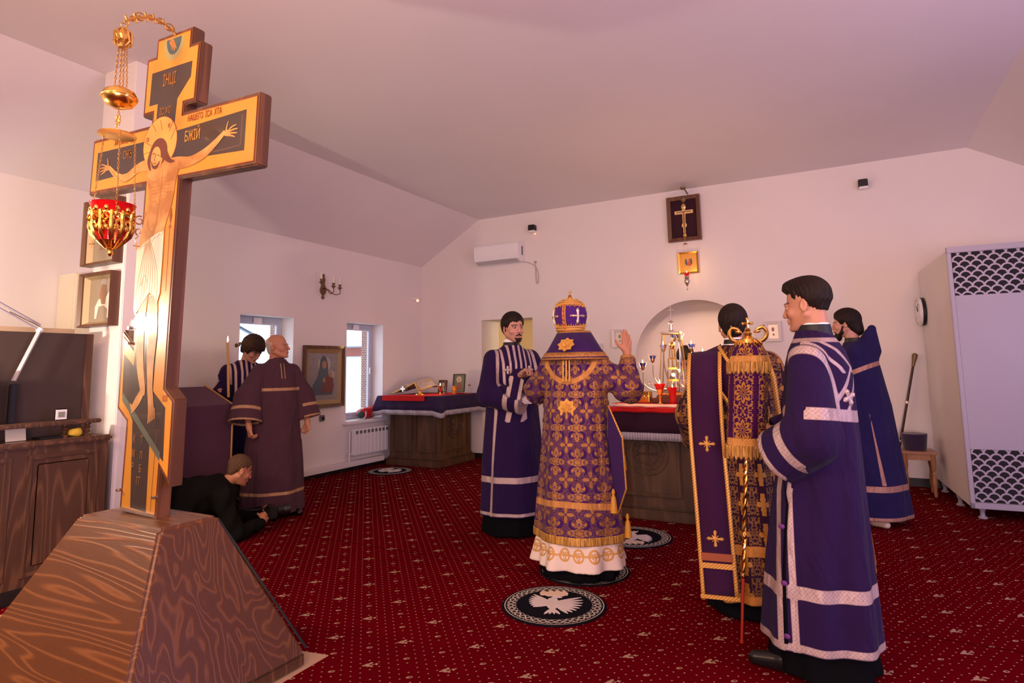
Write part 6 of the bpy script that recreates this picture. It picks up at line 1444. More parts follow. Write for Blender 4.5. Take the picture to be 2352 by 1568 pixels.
# ---------------------------------------------------------------- 2. bishop from behind, arms raised
LOC, DEG = (-1.66, 3.98), 92
o = person('bishop from behind in purple and gold brocade with a domed mitre and arms raised', LOC, DEG); LF = frame(LOC, DEG)
Rh = rotm(0, 0, 0); hc = np.array((.03, -.03, 1.60))
V = Vol((-.50, -.60, -.01), (.50, .25, 1.80), .005)
trunk(V, 1.42, .93, .17); head(V, hc, Rh, None, 1., neck_to=(0, .01, 1.43))
eR = LF((-1.305, 4.06, 1.225)); wR = LF((-1.335, 4.15, 1.46)); eL = LF((-1.99, 4.08, 1.22)); wL = LF((-1.98, 4.42, 1.36))
arm(V, (-.18, 0, 1.40), eR, wR); arm(V, (.18, 0, 1.40), eL, wL)
hand(V, wR+np.array((0, 0, .01)), (.02, -.10, 1), (.80, -.6, .0), 1, .09, 1.04); hand(V, wL, (-.1, -.4, 1), (-.7, .5, 0), -1, .2)
vol_obj('body', V, [M_skin], o, colors=skin_tone([(hc, Rh, 1.)], (.56, .25, .14)))
V = Vol((-.56, -.66, .18), (.56, .36, 1.62), .0075)
robe(V, [(.255, .300, .245, 0, .0, .035), (.6, .265, .215, 0, .0, .028), (1.0, .225, .180, 0, .0, .012), (1.25, .215, .150, 0, .0, .004), (1.38, .20, .130, 0, 0, 0), (1.45, .14, .11, 0, 0, 0), (1.52, .08, .08, 0, -.01, 0)], (4, 7), 11)
V.cap((-.17, 0, 1.40), (.17, 0, 1.40), .062, .062, .05)
sleeve(V, (-.165, 0, 1.37), eR, wR-np.array((0, 0, .015)), (.088, .092, .050), .04, False); sleeve(V, (.165, 0, 1.37), eL, wL, (.088, .10, .055), .04, False)
g = np.broadcast_arrays(*V.sl((-.6, -.7, .1), (.6, .4, 1.7))[1]); V.f[:g[0].shape[0], :g[0].shape[1], :g[0].shape[2]] += (.004*np.sin(g[2]*60+g[0]*30)*((np.abs(g[0]) > .22) & (g[2] > 1.0))).astype(np.float32)
dRc = unit(wR-eR)
def tr(co):
    x_, y_, z_ = co.T
    yoke = np.where((y_ > .0) & (z_ > 1.15) & (np.abs(x_) < .22), np.abs(np.hypot(x_*1.05, z_-1.475)-.195)-.017, 1.)
    cuf = np.where((x_ < -.2), ring_band(co, wR, dRc, -.03, .010, .1), 1.)
    return mins(yoke, np.abs(z_-.475-.02*np.cos(x_*6))-.020, cuf)
def suv2(co):
    th_ = np.arctan2(co[:, 0], co[:, 1]); u_ = th_*.235; far = (np.abs(co[:, 0]) > .2) & (co[:, 2] > 1.12); u_ = np.where(far, np.sign(co[:, 0])*(.25+(np.abs(co[:, 0])-.2)*.9)+co[:, 1]*.5, u_)
    return np.stack([u_, co[:, 2], co[:, 2]*0], 1)
rb = vol_obj('sakkos', V, [M_sakkos], o, {'trim': tr, 'cloth_uv': suv2})
V = Vol((-.42, -.36, .20), (.42, .36, .34), .005)
robe(V, [(.245, .306, .252, 0, 0, .035), (.30, .304, .249, 0, 0, .035)], (4, 7), 11, k=0); vol_obj('gold_fringe', V, [M_goldfringe], o)
V = Vol((-.46, -.42, .05), (.46, .42, .62), .007)
robe(V, [(.085, .305, .27, 0, 0, .075), (.22, .285, .24, 0, 0, .04), (.3, .262, .212, 0, 0, .02), (.55, .22, .18, 0, 0, .02)], (7, 13), 4); vol_obj('underrobe', V, [M_podriz], o, {'cloth_uv': lambda co: body_uv(co, .29)})
cassock(o, [(.015, .27, .235, 0, 0, .04), (.5, .21, .18, 0, 0, .02)])
shoe('shoe', .10, -.12, 8, o, bpy.data.materials['black_leather']); shoe('shoe', -.10, -.12, -8, o, bpy.data.materials['black_leather'])
# stiff shoulder collar of the small omophorion
b = mb()
def cone_ring(b, prof, n=48, a0=0., a1=2*math.pi, sy=.78, cy=.0, z=0.):
    rows = [[b.verts.new((r_*math.sin(a0+(a1-a0)*i/n), cy+r_*sy*math.cos(a0+(a1-a0)*i/n), zz+z)) for i in range(n+1)] for r_, zz in prof]
    for A, B in zip(rows, rows[1:]):
        for i in range(n): b.faces.new((A[i], A[i+1], B[i+1], B[i]))
cone_ring(b, [(.240, 1.440), (.19, 1.50), (.118, 1.622)], a0=-2.2, a1=2.2); q = link('shoulder_collar', b, M_violet, o, True); m = q.modifiers.new('s', 'SOLIDIFY'); m.thickness = .012; m.offset = 1
for pr in ([(.244, 1.432), (.214, 1.478)], [(.130, 1.598), (.118, 1.625)]):
    b = mb(); cone_ring(b, pr, a0=-2.2, a1=2.2); q = link('collar_braid', b, M_goldband, o, True); m = q.modifiers.new('s', 'SOLIDIFY'); m.thickness = .017; m.offset = 1
def star8(name, c, r_, tilt, mat=M_goldemb, rz=0.):
    b = mb(); pts = [((r_ if k % 2 == 0 else r_*.76)*math.cos(k*math.pi/8+.0), (r_ if k % 2 == 0 else r_*.76)*math.sin(k*math.pi/8)) for k in range(16)]
    prism(b, pts, 0, .006, 'y')
    for k in range(8):
        a = k*math.pi/4; tube(b, [(r_*.12*math.cos(a), .008, r_*.12*math.sin(a)), (r_*.40*math.cos(a+.22), .011, r_*.40*math.sin(a+.22)), (r_*.58*math.cos(a), .009, r_*.58*math.sin(a)), (r_*.40*math.cos(a-.22), .011, r_*.40*math.sin(a-.22)), (r_*.12*math.cos(a), .008, r_*.12*math.sin(a))], .0035, 5)
    q = link(name, b, mat, o); q.location = c; q.rotation_euler = (tilt, 0, rz); return q
star8('gold_star', (-.0, .155, 1.527), .062, .70); star8('gold_star', (.0, .168, 1.105), .066, .06)
strip('back_braid', [(-.022, .160, 1.43), (-.024, .170, 1.27)], .010, M_goldtrim, o, normals=(0, 1, 0)); strip('back_braid', [(.022, .160, 1.43), (.024, .170, 1.27)], .010, M_goldtrim, o, normals=(0, 1, 0)); strip('back_braid', [(0, .162, 1.43), (0, .172, 1.27)], .010, M_goldtrim, o, normals=(0, 1, 0))
# side panel with tassels
b = mb(); prism(b, [(0, 0), (.11, -.20), (.10, -.52), (-.02, -.72), (-.045, -.28)], -.004, .004, 'x'); q = link('side_panel', b, M_violet, o); q.location = (-.262, .10, 1.12); q.rotation_euler = (0, .08, 1.0)
b = mb(); tube(b, [(0, 0, 0), (0, .11, -.20), (0, .10, -.52), (0, -.02, -.72), (0, -.045, -.28)], .006, 6, closed=True); q = link('panel_braid', b, M_goldtrim, o); q.location = (-.265, .10, 1.12); q.rotation_euler = (0, .08, 1.0)
strip('side_slit', [(-.222, .075, 1.18), (-.238, .075, .95), (-.255, .07, .72)], .010, M_black, o, normals=(1, 0, 0))
for p_ in ((-.275, .085, .44), (-.32, .0, .70), (-.335, -.01, .27)):
    b = mb(); lathe(b, [(0, .15), (.006, .148), (.013, .128), (.008, .112), (.017, .09), (.026, .0), (0, .0)], 14); q = link('tassel', b, Mat('yellow_silk', (.52, .24, .02), .5) if 'yellow_silk' not in bpy.data.materials else bpy.data.materials['yellow_silk'], o, True); q.location = p_
# mitre
mt = thing('mitre_tmp', 'x', 'x'); del mt['label']; del mt['category']; mt.name = 'mitre'; mt.parent = o; mt.location = (hc[0], hc[1]+.012, 1.628)
mp_ = [(.088, 0), (.098, .03), (.113, .075), (.116, .12), (.106, .165), (.080, .20), (.045, .222), (0, .228)]
b = mb(); lathe(b, mp_, 40, (0, 0, 0), 1, 1.08); link('mitre_body', b, cloth_mat('mitre_velvet', (.065, .014, .150), (.085, .022, .185), .4), mt, True)
def onm(a, z, off=.004): r_ = np.interp(z, [q[1] for q in mp_], [q[0] for q in mp_])+off; return Vector((r_*math.sin(a), 1.08*r_*math.cos(a), z))
b = mb(); n = 40
for z_, th_ in ((.008, .010), (.024, .006)): tube(b, [onm(k*2*math.pi/n, z_) for k in range(n)], th_, 6, closed=True)
for k in range(n): a = k*2*math.pi/n; tube(b, [onm(a, .02), onm(a+.05, .040+.008*(k % 2)), onm(a+.1, .022)], .004, 4); tube(b, [onm(a, .185), onm(a+.1, .172-.008*(k % 2)), onm(a+.2, .186)], .004, 4)
for zz in (.188, .203, .218): tube(b, [onm(k*2*math.pi/n, zz, .005) for k in range(n)], .007, 6, closed=True)
link('mitre_braid', b, M_goldemb, mt)
b = mb()
for a in (-.07, .07): tube(b, [onm(a+.55*0, z_, .005) for z_ in (.01, .06, .11, .16, .19)], .005, 5)
link('rear_band', b, M_goldtrim, mt); b = mb()
for z_ in (.02, .05, .08, .11, .14, .17): tube(b, [onm(-.06, z_, .003), onm(.06, z_, .003)], .014, 6)
link('rear_panel', b, Mat('orange_silk', (.50, .14, .035), .5), mt)
b = mb()
for ac in (-.85, .85, 2.3, -2.3):
    for k in range(4):
        dirs = [(0, 1), (1, 0), (0, -1), (-1, 0)][k]; tube(b, [onm(ac, .10), onm(ac+dirs[0]*.22, .10+dirs[1]*.022), onm(ac+dirs[0]*.36, .10+dirs[1]*.040)], [.007, .007, .011], 6); ball(b, onm(ac+dirs[0]*.42, .10+dirs[1]*.047), .009, 1)
link('mitre_cross', b, Mat('silver_gilt', (.62, .46, .30), .35, metal=.7), mt)
b = mb(); lathe(b, [(.04, .224), (.022, .232), (.012, .24), (.015, .25), (.006, .26), (0, .262)], 16); tube(b, [(0, 0, .255), (0, 0, .292)], .0035, 5); tube(b, [(-.014, 0, .278), (.014, 0, .278)], .0035, 5); link('top_cross', b, M_gold, mt, True)

# ---------------------------------------------------------------- 3. priest from behind beside the staff
LOC, DEG = (-.565, 3.84), 99
o = person('dark-haired priest from behind in gold cross brocade with a plum shoulder band', LOC, DEG); LF = frame(LOC, DEG)
Rh = rotm(0, 0, 0); hc = np.array((.01, -.02, 1.615))
V = Vol((-.42, -.55, -.01), (.42, .25, 1.76), .0055)
trunk(V, 1.40, .93, .165); head(V, hc, Rh, None, .98, neck_to=(0, .01, 1.42)); arm(V, (-.18, 0, 1.38), (-.24, -.06, 1.12), (-.14, -.30, 1.05)); arm(V, (.18, 0, 1.38), (.25, -.04, 1.11), (.22, -.26, .92))
hand(V, (-.14, -.30, 1.05), (.4, -1, .2), (.9, .3, 0), 1, .6); hand(V, (.22, -.26, .92), (0, -.8, -.5), (-1, 0, 0), -1, .6)
vol_obj('body', V, [M_skin], o, colors=skin_tone([(hc, Rh, .98)], (.52, .23, .13)))
hair_cap('hair', hc, Rh, .98, M_hair_dark, o, front=.06, low=-.085, side=-.03, th=.009, puff=(1.0, 1.0, 1.02))
V = Vol((-.46, -.50, .06), (.46, .36, 1.58), .0075)
robe(V, [(.105, .235, .235, 0, .0, .06), (.5, .225, .21, 0, .0, .05), (1.0, .205, .17, 0, .0, .02), (1.25, .20, .145, 0, .0, .005), (1.36, .19, .125, 0, 0, 0), (1.43, .13, .105, 0, 0, 0), (1.49, .075, .078, 0, -.01, 0)], (7, 12), 21)
V.cap((-.165, 0, 1.385), (.165, 0, 1.385), .060, .060, .05); sleeve(V, (-.165, 0, 1.36), (-.24, -.06, 1.10), (-.15, -.26, 1.04), (.085, .10, .11), .04); sleeve(V, (.165, 0, 1.36), (.26, -.04, 1.08), (.24, -.22, .93), (.085, .105, .115), .04)
rb = vol_obj('vestment', V, [M_brocade], o, {'trim': lambda co: mins(co[:, 2]-.148, np.abs(co[:, 2]-.375)-.027), 'cloth_uv': lambda co: body_uv(co, .23)})
cassock(o, [(.012, .22, .21, 0, 0, .04), (.5, .19, .17, 0, 0, .02)]); shoe('shoe', .09, -.10, 5, o, bpy.data.materials['black_leather']); shoe('shoe', -.10, .02, -5, o, bpy.data.materials['black_leather'])
collar(o, (.005, .0, 0), .062, 1.455, 1.525, M_black, 'black_collar'); collar(o, (.005, 0, 0), .0575, 1.49, 1.535, M_whitep, 'collar_lining')
# wide plum band: across the back and hanging behind the left shoulder
def band(name, pts, w_, mat, edge, offn, snapto=None, wdir=None):
    q = strip(name, pts, w_, mat, o, normals=offn, th=.006, wdir=wdir)
    if snapto: snap(q, snapto, .006)
    for s_ in (-1, 1):
        P = [Vector(p) for p in pts]; out = []
        for i in range(len(P)):
            t_ = (P[min(i+1, len(P)-1)]-P[max(i-1, 0)]).normalized(); d_ = Vector(wdir[i]).normalized() if wdir else t_.cross(Vector(offn)).normalized(); out.append(P[i]+d_*s_*(w_/2-.009))
        e = strip('band_braid', out, .020, edge, o, normals=offn, th=.006, wdir=wdir)
        if snapto: snap(e, snapto, .012)
        else: e.location = Vector(offn).normalized()*.006
    return q
band('diagonal_band', [(.17, -.02, 1.455), (.155, .06, 1.44), (.11, .13, 1.36), (.0, .17, 1.20), (-.12, .17, 1.02)], .16, M_purpleband, M_goldtrim, (0, 1, 0), rb)
LX0 = .185
hb = [(.18, .03, 1.458), (LX0-.005, .11, 1.415), (LX0, .185, 1.28), (LX0-.0, .215, 1.0), (LX0-.015, .245, .60), (LX0-.03, .265, .13)]
wd = [(1, 0, -.1)]*6
q = band('hanging_band', hb, .19, M_purpleband, M_goldtrim, (0, 1, 0), None, wd)
b = mb(); box(b, (-.1, -.004, -.010), (.1, .004, .010)); q = link('band_braid', b, M_goldtrim, o); q.location = (LX0-.03, .272, .140)
b = mb(); box(b, (-.082, -.003, -.02), (.082, .003, .02)); q = link('band_stripe', b, Mat('rust_stripe', (.30, .07, .02), .6), o); q.location = (LX0-.025, .266, .345)
b = mb(); box(b, (-.082, -.003, -.014), (.082, .003, .014)); q = link('band_stripe', b, M_goldtrim, o); q.location = (LX0-.026, .268, .300)
for p_ in ((LX0-.0, .226, .94), (LX0-.02, .262, .44)):
    b = mb()
    for k in range(4):
        a = k*math.pi/2; c_, s_ = math.cos(a), math.sin(a); tube(b, [(0, 0, 0), (.022*c_, .002, .022*s_), (.036*c_, 0, .036*s_), (.045*c_, 0, .045*s_)], [.004, .007, .010, .002], 8); a2 = a+math.pi/4; tube(b, [(0, 0, 0), (.024*math.cos(a2), .001, .024*math.sin(a2))], [.004, .002], 5)
    q = link('gold_cross', b, M_goldemb, o); q.location = p_
b = mb(); tube(b, [(-.15, .13, 1.44), (-.185, .14, 1.3), (-.20, .15, 1.1)], .014, 8); link('right_shoulder_braid', b, M_goldtrim, o)

# ---------------------------------------------------------------- 4. deacon with moustache facing the camera
LOC, DEG = (-2.57, 4.74), -38
o = person('dark-haired deacon with a moustache in a violet robe, facing the camera beside the bishop', LOC, DEG); LF = frame(LOC, DEG)
s_h = 1.06; Rh = rotm(2, 0, 4); hc = np.array((.0, -.04, 1.725))
V = Vol((-.45, -.62, -.01), (.50, .28, 1.90), .0052)
trunk(V, 1.50, .98, .18); head(V, hc, Rh, None, s_h, neck_to=(0, .01, 1.52), jaw=1.05)
wR = np.array((.02, -.30, 1.13)); eR = np.array((-.24, -.06, 1.20)); wL = LF((-2.30, 4.42, 1.33)); eL = np.array((.28, -.08, 1.26))
arm(V, (-.20, 0, 1.47), eR, wR); arm(V, (.20, 0, 1.47), eL, wL); hand(V, wR, (1, -.4, -.05), (0, .3, -1), 1, .8, 1.02); hand(V, wL, (.2, -1, .35), (-.2, .2, -1), -1, .5, 1.02)
vol_obj('body', V, [M_skin], o, colors=skin_tone([(hc, Rh, s_h)], (.62, .31, .22), stub=((.20, .09, .06), .25)))
hair_cap('hair', hc, Rh, s_h, M_hair_dark, o, front=.055, low=-.07, side=-.012, th=.014, puff=(1.03, 1.02, 1.06), fringe=.022, extra=lambda V, T: V.cap(T(.02, -.080, .075), T(-.03, -.100, .045), .020, .010, .012))
V = Vol(hc-.14, hc+.14, .003); T = lambda *p: hc+Rh @ (np.array(p)*s_h)
V.cap(T(0, -.108, -.056), T(.028, -.098, -.068), .006, .004, .004); V.cap(T(0, -.108, -.056), T(-.028, -.098, -.068), .006, .004, .004); V.ell(T(0, -.096, -.102), (.026, .016, .020), Rh, .006); V.cap(T(.030, -.092, -.085), T(0, -.102, -.108), .006, .010, .006); V.cap(T(-.030, -.092, -.085), T(0, -.102, -.108), .006, .010, .006)
vol_obj('beard', V, [M_hair_dark], o)
V = Vol((-.52, -.60, .10), (.52, .46, 1.64), .0075)
robe(V, [(.17, .275, .255, 0, .0, .03), (.6, .255, .23, 0, .0, .03), (1.0, .225, .19, 0, .0, .02), (1.25, .215, .16, 0, .0, .005), (1.42, .20, .14, 0, 0, 0), (1.50, .14, .11, 0, 0, 0), (1.57, .078, .082, 0, -.005, 0)], (4, 9), 31)
V.cap((-.18, 0, 1.47), (.18, 0, 1.47), .065, .065, .05)
cR = np.array((-.03, -.30, 1.10)); cL = wL+np.array((.0, .09, -.05))
sleeve(V, (-.18, 0, 1.44), eR-np.array((.0, .0, .04)), cR, (.080, .100, .110), .03, False); sleeve(V, (.18, 0, 1.44), eL-np.array((0, 0, .03)), cL, (.085, .105, .095), .03, False)
dRc = unit(cR-(eR-np.array((.0, .0, .04))))
def tr(co):
    x_, y_, z_ = co.T; fr = y_ < -.02
    t = mins(np.abs(z_-.188)-.012, np.abs(z_-.46)-.024)
    side = np.where((x_ < -.10) & (z_ < 1.06), np.abs(y_+.10)-.012, 1.)
    bands = np.where((x_ < .05), mins(ring_band(co, cR, dRc, -.016, .016, .2), ring_band(co, cR, dRc, -.125, .022, .2)), 1.); bands = np.where(y_ < -.08, bands, 1.)
    a = np.abs(x_); up = fr & (z_ > 1.12)
    chest = np.where(up & (y_ > -.19), mins(np.abs(a-.128-.0*z_)-.010, np.abs(a-.072)-.009, np.abs(a-.165-.10*(1.5-z_))-.014), 1.)
    ptab = np.where(fr & (z_ > 1.36-a*.6), np.abs(a-.024)-.010, 1.)
    return mins(t, side, bands, chest, ptab)
rb = vol_obj('robe', V, [M_robe_purple], o, {'trim': tr, 'cloth_uv': body_uv})
for x_ in (-.1, .1):
    b = mb()
    for k in range(4): a = k*math.pi/2; tube(b, [(0, 0, 0), (.020*math.cos(a), 0, .020*math.sin(a)), (.034*math.cos(a), 0, .034*math.sin(a))], [.008, .012, .008], 8)
    q = link('orarion_cross', b, M_silvertrim, o); q.location = (x_, -.142, 1.36)
b = mb(); prism(b, [(-.05, -.03), (.05, -.03), (.055, .03), (-.055, .03)], -.045, .045, 'y'); bmesh.ops.bevel(b, geom=b.edges[:], offset=.012, segments=2, affect='EDGES'); q = link('silver_cuff', b, M_silvertrim, o); q.location = wR-np.array((.02, -.0, .02)); q.rotation_euler = (0, .1, 1.3)
cassock(o, [(.012, .262, .245, 0, 0, .04), (.5, .22, .19, 0, 0, .02)]); collar(o, (0, .0, 0), .068, 1.555, 1.612, M_black, 'black_collar'); collar(o, (0, 0, 0), .0625, 1.60, 1.628, M_whitep, 'collar_lining')

# ---------------------------------------------------------------- 5. old server
LOC, DEG = (-5.005, 4.30), -12
o = person('bald old server in a faded purple robe with hanging arms near the first window', LOC, DEG); LF = frame(LOC, DEG)
Rh = rotm(-3, 0, 34); hc = np.array((-.01, -.03, 1.625)); s_h = 1.02
V = Vol((-.45, -.30, -.01), (.45, .25, 1.80), .0055)
trunk(V, 1.40, .93, .17); head(V, hc, Rh, None, s_h, neck_to=(0, .01, 1.42), jaw=1.0, nose=1.03)
wR = np.array((-.315, -.11, .86)); wL = np.array((.285, -.12, .86)); arm(V, (-.19, 0, 1.38), (-.30, .0, 1.12), wR); arm(V, (.19, 0, 1.38), (.30, .0, 1.12), wL)
hand(V, wR, (.1, -.25, -1), (1, -.1, 0), -1, .75, 1.0); hand(V, wL, (-.1, -.25, -1), (-1, -.1, 0), 1, .75, 1.0)
vol_obj('body', V, [M_skin], o, colors=skin_tone([(hc, Rh, s_h)], (.60, .27, .16), brow=(.35, .22, .16), lips=(.40, .16, .11)))
hair_cap('hair', hc, Rh, s_h, M_hair_grey, o, front=.135, low=-.075, side=.03, th=.0035, puff=(1.0, 1.0, 1.0), top=.055)
V = Vol((-.56, -.44, .02), (.56, .42, 1.56), .0075)
robe(V, [(.05, .300, .27, 0, .0, .03), (.5, .275, .24, 0, .0, .028), (1.0, .235, .19, 0, .0, .012), (1.22, .215, .155, 0, .0, .0), (1.36, .19, .13, 0, 0, 0), (1.43, .14, .11, 0, 0, 0), (1.495, .075, .08, 0, -.01, 0)], (4, 7), 41)
V.cap((-.17, 0, 1.39), (.17, 0, 1.39), .062, .062, .05); cR, cL = np.array((-.325, -.05, .90)), np.array((.305, -.05, .90))
sleeve(V, (-.17, 0, 1.36), (-.28, .0, 1.12), cR, (.085, .125, .155), .03); sleeve(V, (.17, 0, 1.36), (.28, .0, 1.12), cL, (.085, .125, .155), .03)
def tr(co):
    x_, y_, z_ = co.T; a = np.abs(x_)
    d1 = unit(cR-np.array((-.28, 0, 1.12))); d2 = unit(cL-np.array((.28, 0, 1.12)))
    sl_ = np.minimum(np.where(x_ < -.215, mins(ring_band(co, cR, d1, -.008, .010, .24), ring_band(co, cR, d1, -.125, .015, .24)), 1.), np.where(x_ > .215, mins(ring_band(co, cL, d2, -.008, .010, .24), ring_band(co, cL, d2, -.125, .015, .24)), 1.))
    return mins(sl_, np.where(a < .2, np.abs(z_-1.205)-.014, 1.), np.abs(z_-.235)-.014, np.abs(z_-.062)-.0, np.where((y_ < 0) & (z_ > 1.30) & (z_ < 1.46), np.abs(a-.016)-.005, 1.))
rb = vol_obj('robe', V, [M_robe_old], o, {'trim': tr, 'cloth_uv': body_uv})
collar(o, (0, -.004, 0), .066, 1.455, 1.515, Mat('plum_collar', (.06, .022, .035), .8), 'collar')
snap(strip('neck_opening', [(.004, -.12, 1.455), (.0, -.13, 1.40), (0, -.14, 1.34)], .014, M_black, o, normals=(0, 1, 0)), rb, .004)
shoe('shoe', .11, -.12, 8, o, bpy.data.materials['black_leather']); shoe('shoe', -.11, -.12, -8, o, bpy.data.materials['black_leather'])

# ---------------------------------------------------------------- 6. reader with bowed head and tall candle
LOC, DEG = (-5.62, 4.42), -18
o = person('curly-haired reader with bowed head in a violet robe with a silver striped front', LOC, DEG); LF = frame(LOC, DEG)
Rh = rotm(38, 0, 22); hc = np.array((.03, -.115, 1.615)); s_h = 1.02
V = Vol((-.42, -.55, -.01), (.42, .25, 1.82), .0055)
trunk(V, 1.42, .93, .165); head(V, hc, Rh, None, s_h, neck_to=(0, .0, 1.43))
wR = LF((-5.66, 4.10, 1.17)); wL = np.array((.05, -.32, 1.13)); arm(V, (-.18, 0, 1.40), (-.25, -.05, 1.12), wR); arm(V, (.18, 0, 1.40), (.25, -.07, 1.12), wL)
hand(V, wR, (.4, -1, .1), (.8, .5, 0), 1, 1.2); hand(V, wL, (-.7, -1, 0), (0, .4, -1), -1, .7)
vol_obj('body', V, [M_skin], o, colors=skin_tone([(hc, Rh, s_h)], (.58, .29, .20)))
hair_cap('hair', hc, Rh, s_h, M_hair_brown, o, front=.045, low=-.08, side=-.03, th=.026, puff=(1.08, 1.05, 1.12), curls=.006, fringe=.01)
V = Vol((-.46, -.50, .06), (.46, .42, 1.56), .009)
robe(V, [(.10, .25, .22, 0, .0, .03), (.6, .23, .20, 0, .0, .03), (1.0, .21, .17, 0, .0, .015), (1.25, .20, .145, 0, .0, 0), (1.38, .185, .13, 0, 0, 0), (1.45, .13, .105, 0, 0, 0), (1.50, .078, .08, 0, -.01, 0)], (4, 8), 51)
V.cap((-.17, 0, 1.40), (.17, 0, 1.40), .06, .06, .05); sleeve(V, (-.17, 0, 1.37), (-.25, -.05, 1.12), wR+np.array((0, .08, -.01)), (.085, .11, .11), .03); sleeve(V, (.17, 0, 1.37), (.25, -.07, 1.10), wL+np.array((.09, .05, -.02)), (.085, .11, .12), .03)
def tr(co):
    x_, y_, z_ = co.T; a = np.abs(x_); fr = y_ < -.0
    c_ = np.where(fr & (z_ > 1.15), mins(np.abs(a-.13)-.011, np.abs(a-.072)-.010, np.abs(a-.026)-.010), 1.)
    d1 = unit(wR+np.array((0, .08, -.01))-np.array((-.25, -.05, 1.12))); cf = np.where((x_ < -.1), ring_band(co, wR+np.array((0, .08, -.01)), d1, -.016, .016, .17), 1.)
    sh = np.where((z_ > 1.25) & (a > .15) & (a < .22), np.abs(a-.178)-.012, 1.)
    return mins(c_, cf, sh, np.abs(z_-.12)-.012, np.abs(z_-.36)-.02)
vol_obj('robe', V, [M_robe_purple], o, {'trim': tr, 'cloth_uv': body_uv})
collar(o, (0.0, .0, 0), .070, 1.44, 1.485, M_black, 'black_collar', .0); cassock(o, [(.01, .235, .205, 0, 0, .03), (.5, .20, .17, 0, 0, .02)])
a = onY(523, 786, 4.10); c0 = onY(525, 912, 4.10)
t = thing('tall_candle', 'tall yellow candle with a burning flame held by the bowed reader', 'candle', c0)
b = mb(); h_ = a.z-c0.z; dx_ = a.x-c0.x; tube(b, [(0, 0, 0), (dx_, 0, h_)], [.013, .011], 12); link('wax_stick', b, M_wax, t, True); b = mb(); lathe(b, [(0, 0), (0.00335, 0.0066), (0.00555, 0.0132), (0.00673, 0.0198), (0.00697, 0.02772), (0.00608, 0.0363), (0.00405, 0.0462), (0.00162, 0.0561), (0, 0.066)], 14, (dx_, 0, h_)); link('flame', b, M_flame, t, True)
b = mb(); ball(b, (.10, .10, h_-.02), .022, 2, (1.3, 1, .7)); link('wall_hook', b, M_brass_old, t) if False else b.free()
point('candle_light', (a.x, a.y-.0, a.z+.10), 1.0, (1, .6, .28), .015)

# ---------------------------------------------------------------- 7. photographer crouching on the floor
LOC, DEG = (-4.72, 3.50), 62
o = person('photographer in black crouching on elbows on the carpet with a camera', LOC, DEG); LF = frame(LOC, DEG)
Rh = rotm(26, 0, 12); hc = LF((-4.60, 3.60, .555)); s_h = 1.0
eN = LF((-4.49, 3.50, .055)); wN = LF((-4.54, 3.80, .085)); eF = LF((-4.98, 3.78, .055)); wF = LF((-4.78, 4.00, .115))
V = Vol((-.60, -.75, -.01), (.60, .75, .78), .005)
shN = LF((-4.60, 3.42, .36)); shF = LF((-4.86, 3.56, .36)); hip = LF((-4.92, 3.22, .33)); kN = LF((-4.52, 3.12, .06))
mid = (shN+shF)/2; V.cap(mid, hip, .13, .15, .04); V.cap(shN, shF, .08, .08, .04); head(V, hc, Rh, None, s_h, neck_to=mid+np.array((0, -.02, .05)))
arm(V, shN, eN, wN, (.05, .042, .028)); arm(V, shF, eF, wF, (.05, .042, .028)); fw = unit(LF((-4.56, 4.2, .1))-LF((-4.52, 3.8, .1)))
hand(V, wN, LF((-4.57, 3.86, .12))-LF((-4.54, 3.80, .085)), LF((-4.8, 3.85, .09))-LF((-4.54, 3.80, .085)), 1, 1.15, 1.05); hand(V, wF, LF((-4.70, 4.05, .13))-LF((-4.78, 4.00, .115)), LF((-4.4, 3.9, .09))-LF((-4.78, 4.0, .115)), -1, .9, 1.05)
V.cap(hip, LF((-4.62, 3.14, .10)), .10, .07, .03); V.cap(LF((-4.62, 3.14, .10)), LF((-5.15, 3.22, .07)), .065, .05, .03)
vol_obj('body', V, [M_skin], o, colors=skin_tone([(hc, Rh, s_h)], (.58, .25, .14)))
hair_cap('hair', hc, Rh, s_h, M_hair_fair, o, front=.05, low=-.06, side=-.005, th=.005)
V = Vol((-.65, -.75, -.01), (.65, .80, .62), .007)
V.cap(mid, hip, .165, .185, .05); V.cap(shN, shF, .095, .095, .05); V.cap(mid, mid+(hc-mid)*.35, .10, .075, .03); V.cap(shN, eN, .085, .068, .03); V.cap(eN, eN+(wN-eN)*.86, .066, .052, .02); V.cap(shF, eF, .085, .068, .03); V.cap(eF, eF+(wF-eF)*.86, .066, .052, .02); V.cap(hip, LF((-4.62, 3.14, .12)), .14, .09, .04); V.cap(LF((-4.62, 3.14, .10)), LF((-5.15, 3.24, .09)), .085, .07, .03)
g = np.broadcast_arrays(*V.sl((-.7, -.8, -.1), (.7, .9, .7))[1]); V.f[:g[0].shape[0], :g[0].shape[1], :g[0].shape[2]] += (.005*np.sin(g[1]*42+g[2]*30+2*np.sin(g[0]*17))).astype(np.float32)
V.fn((-.7, -.8, -.1), (.7, .9, .06), lambda X_, Y_, Z_: .006-Z_, 0, 'and')
vol_obj('black_jacket', V, [Mat('jacket_black', (.007, .007, .007), .9, spec=.08)], o)
shoe_c = LF((-5.18, 3.25, 0))
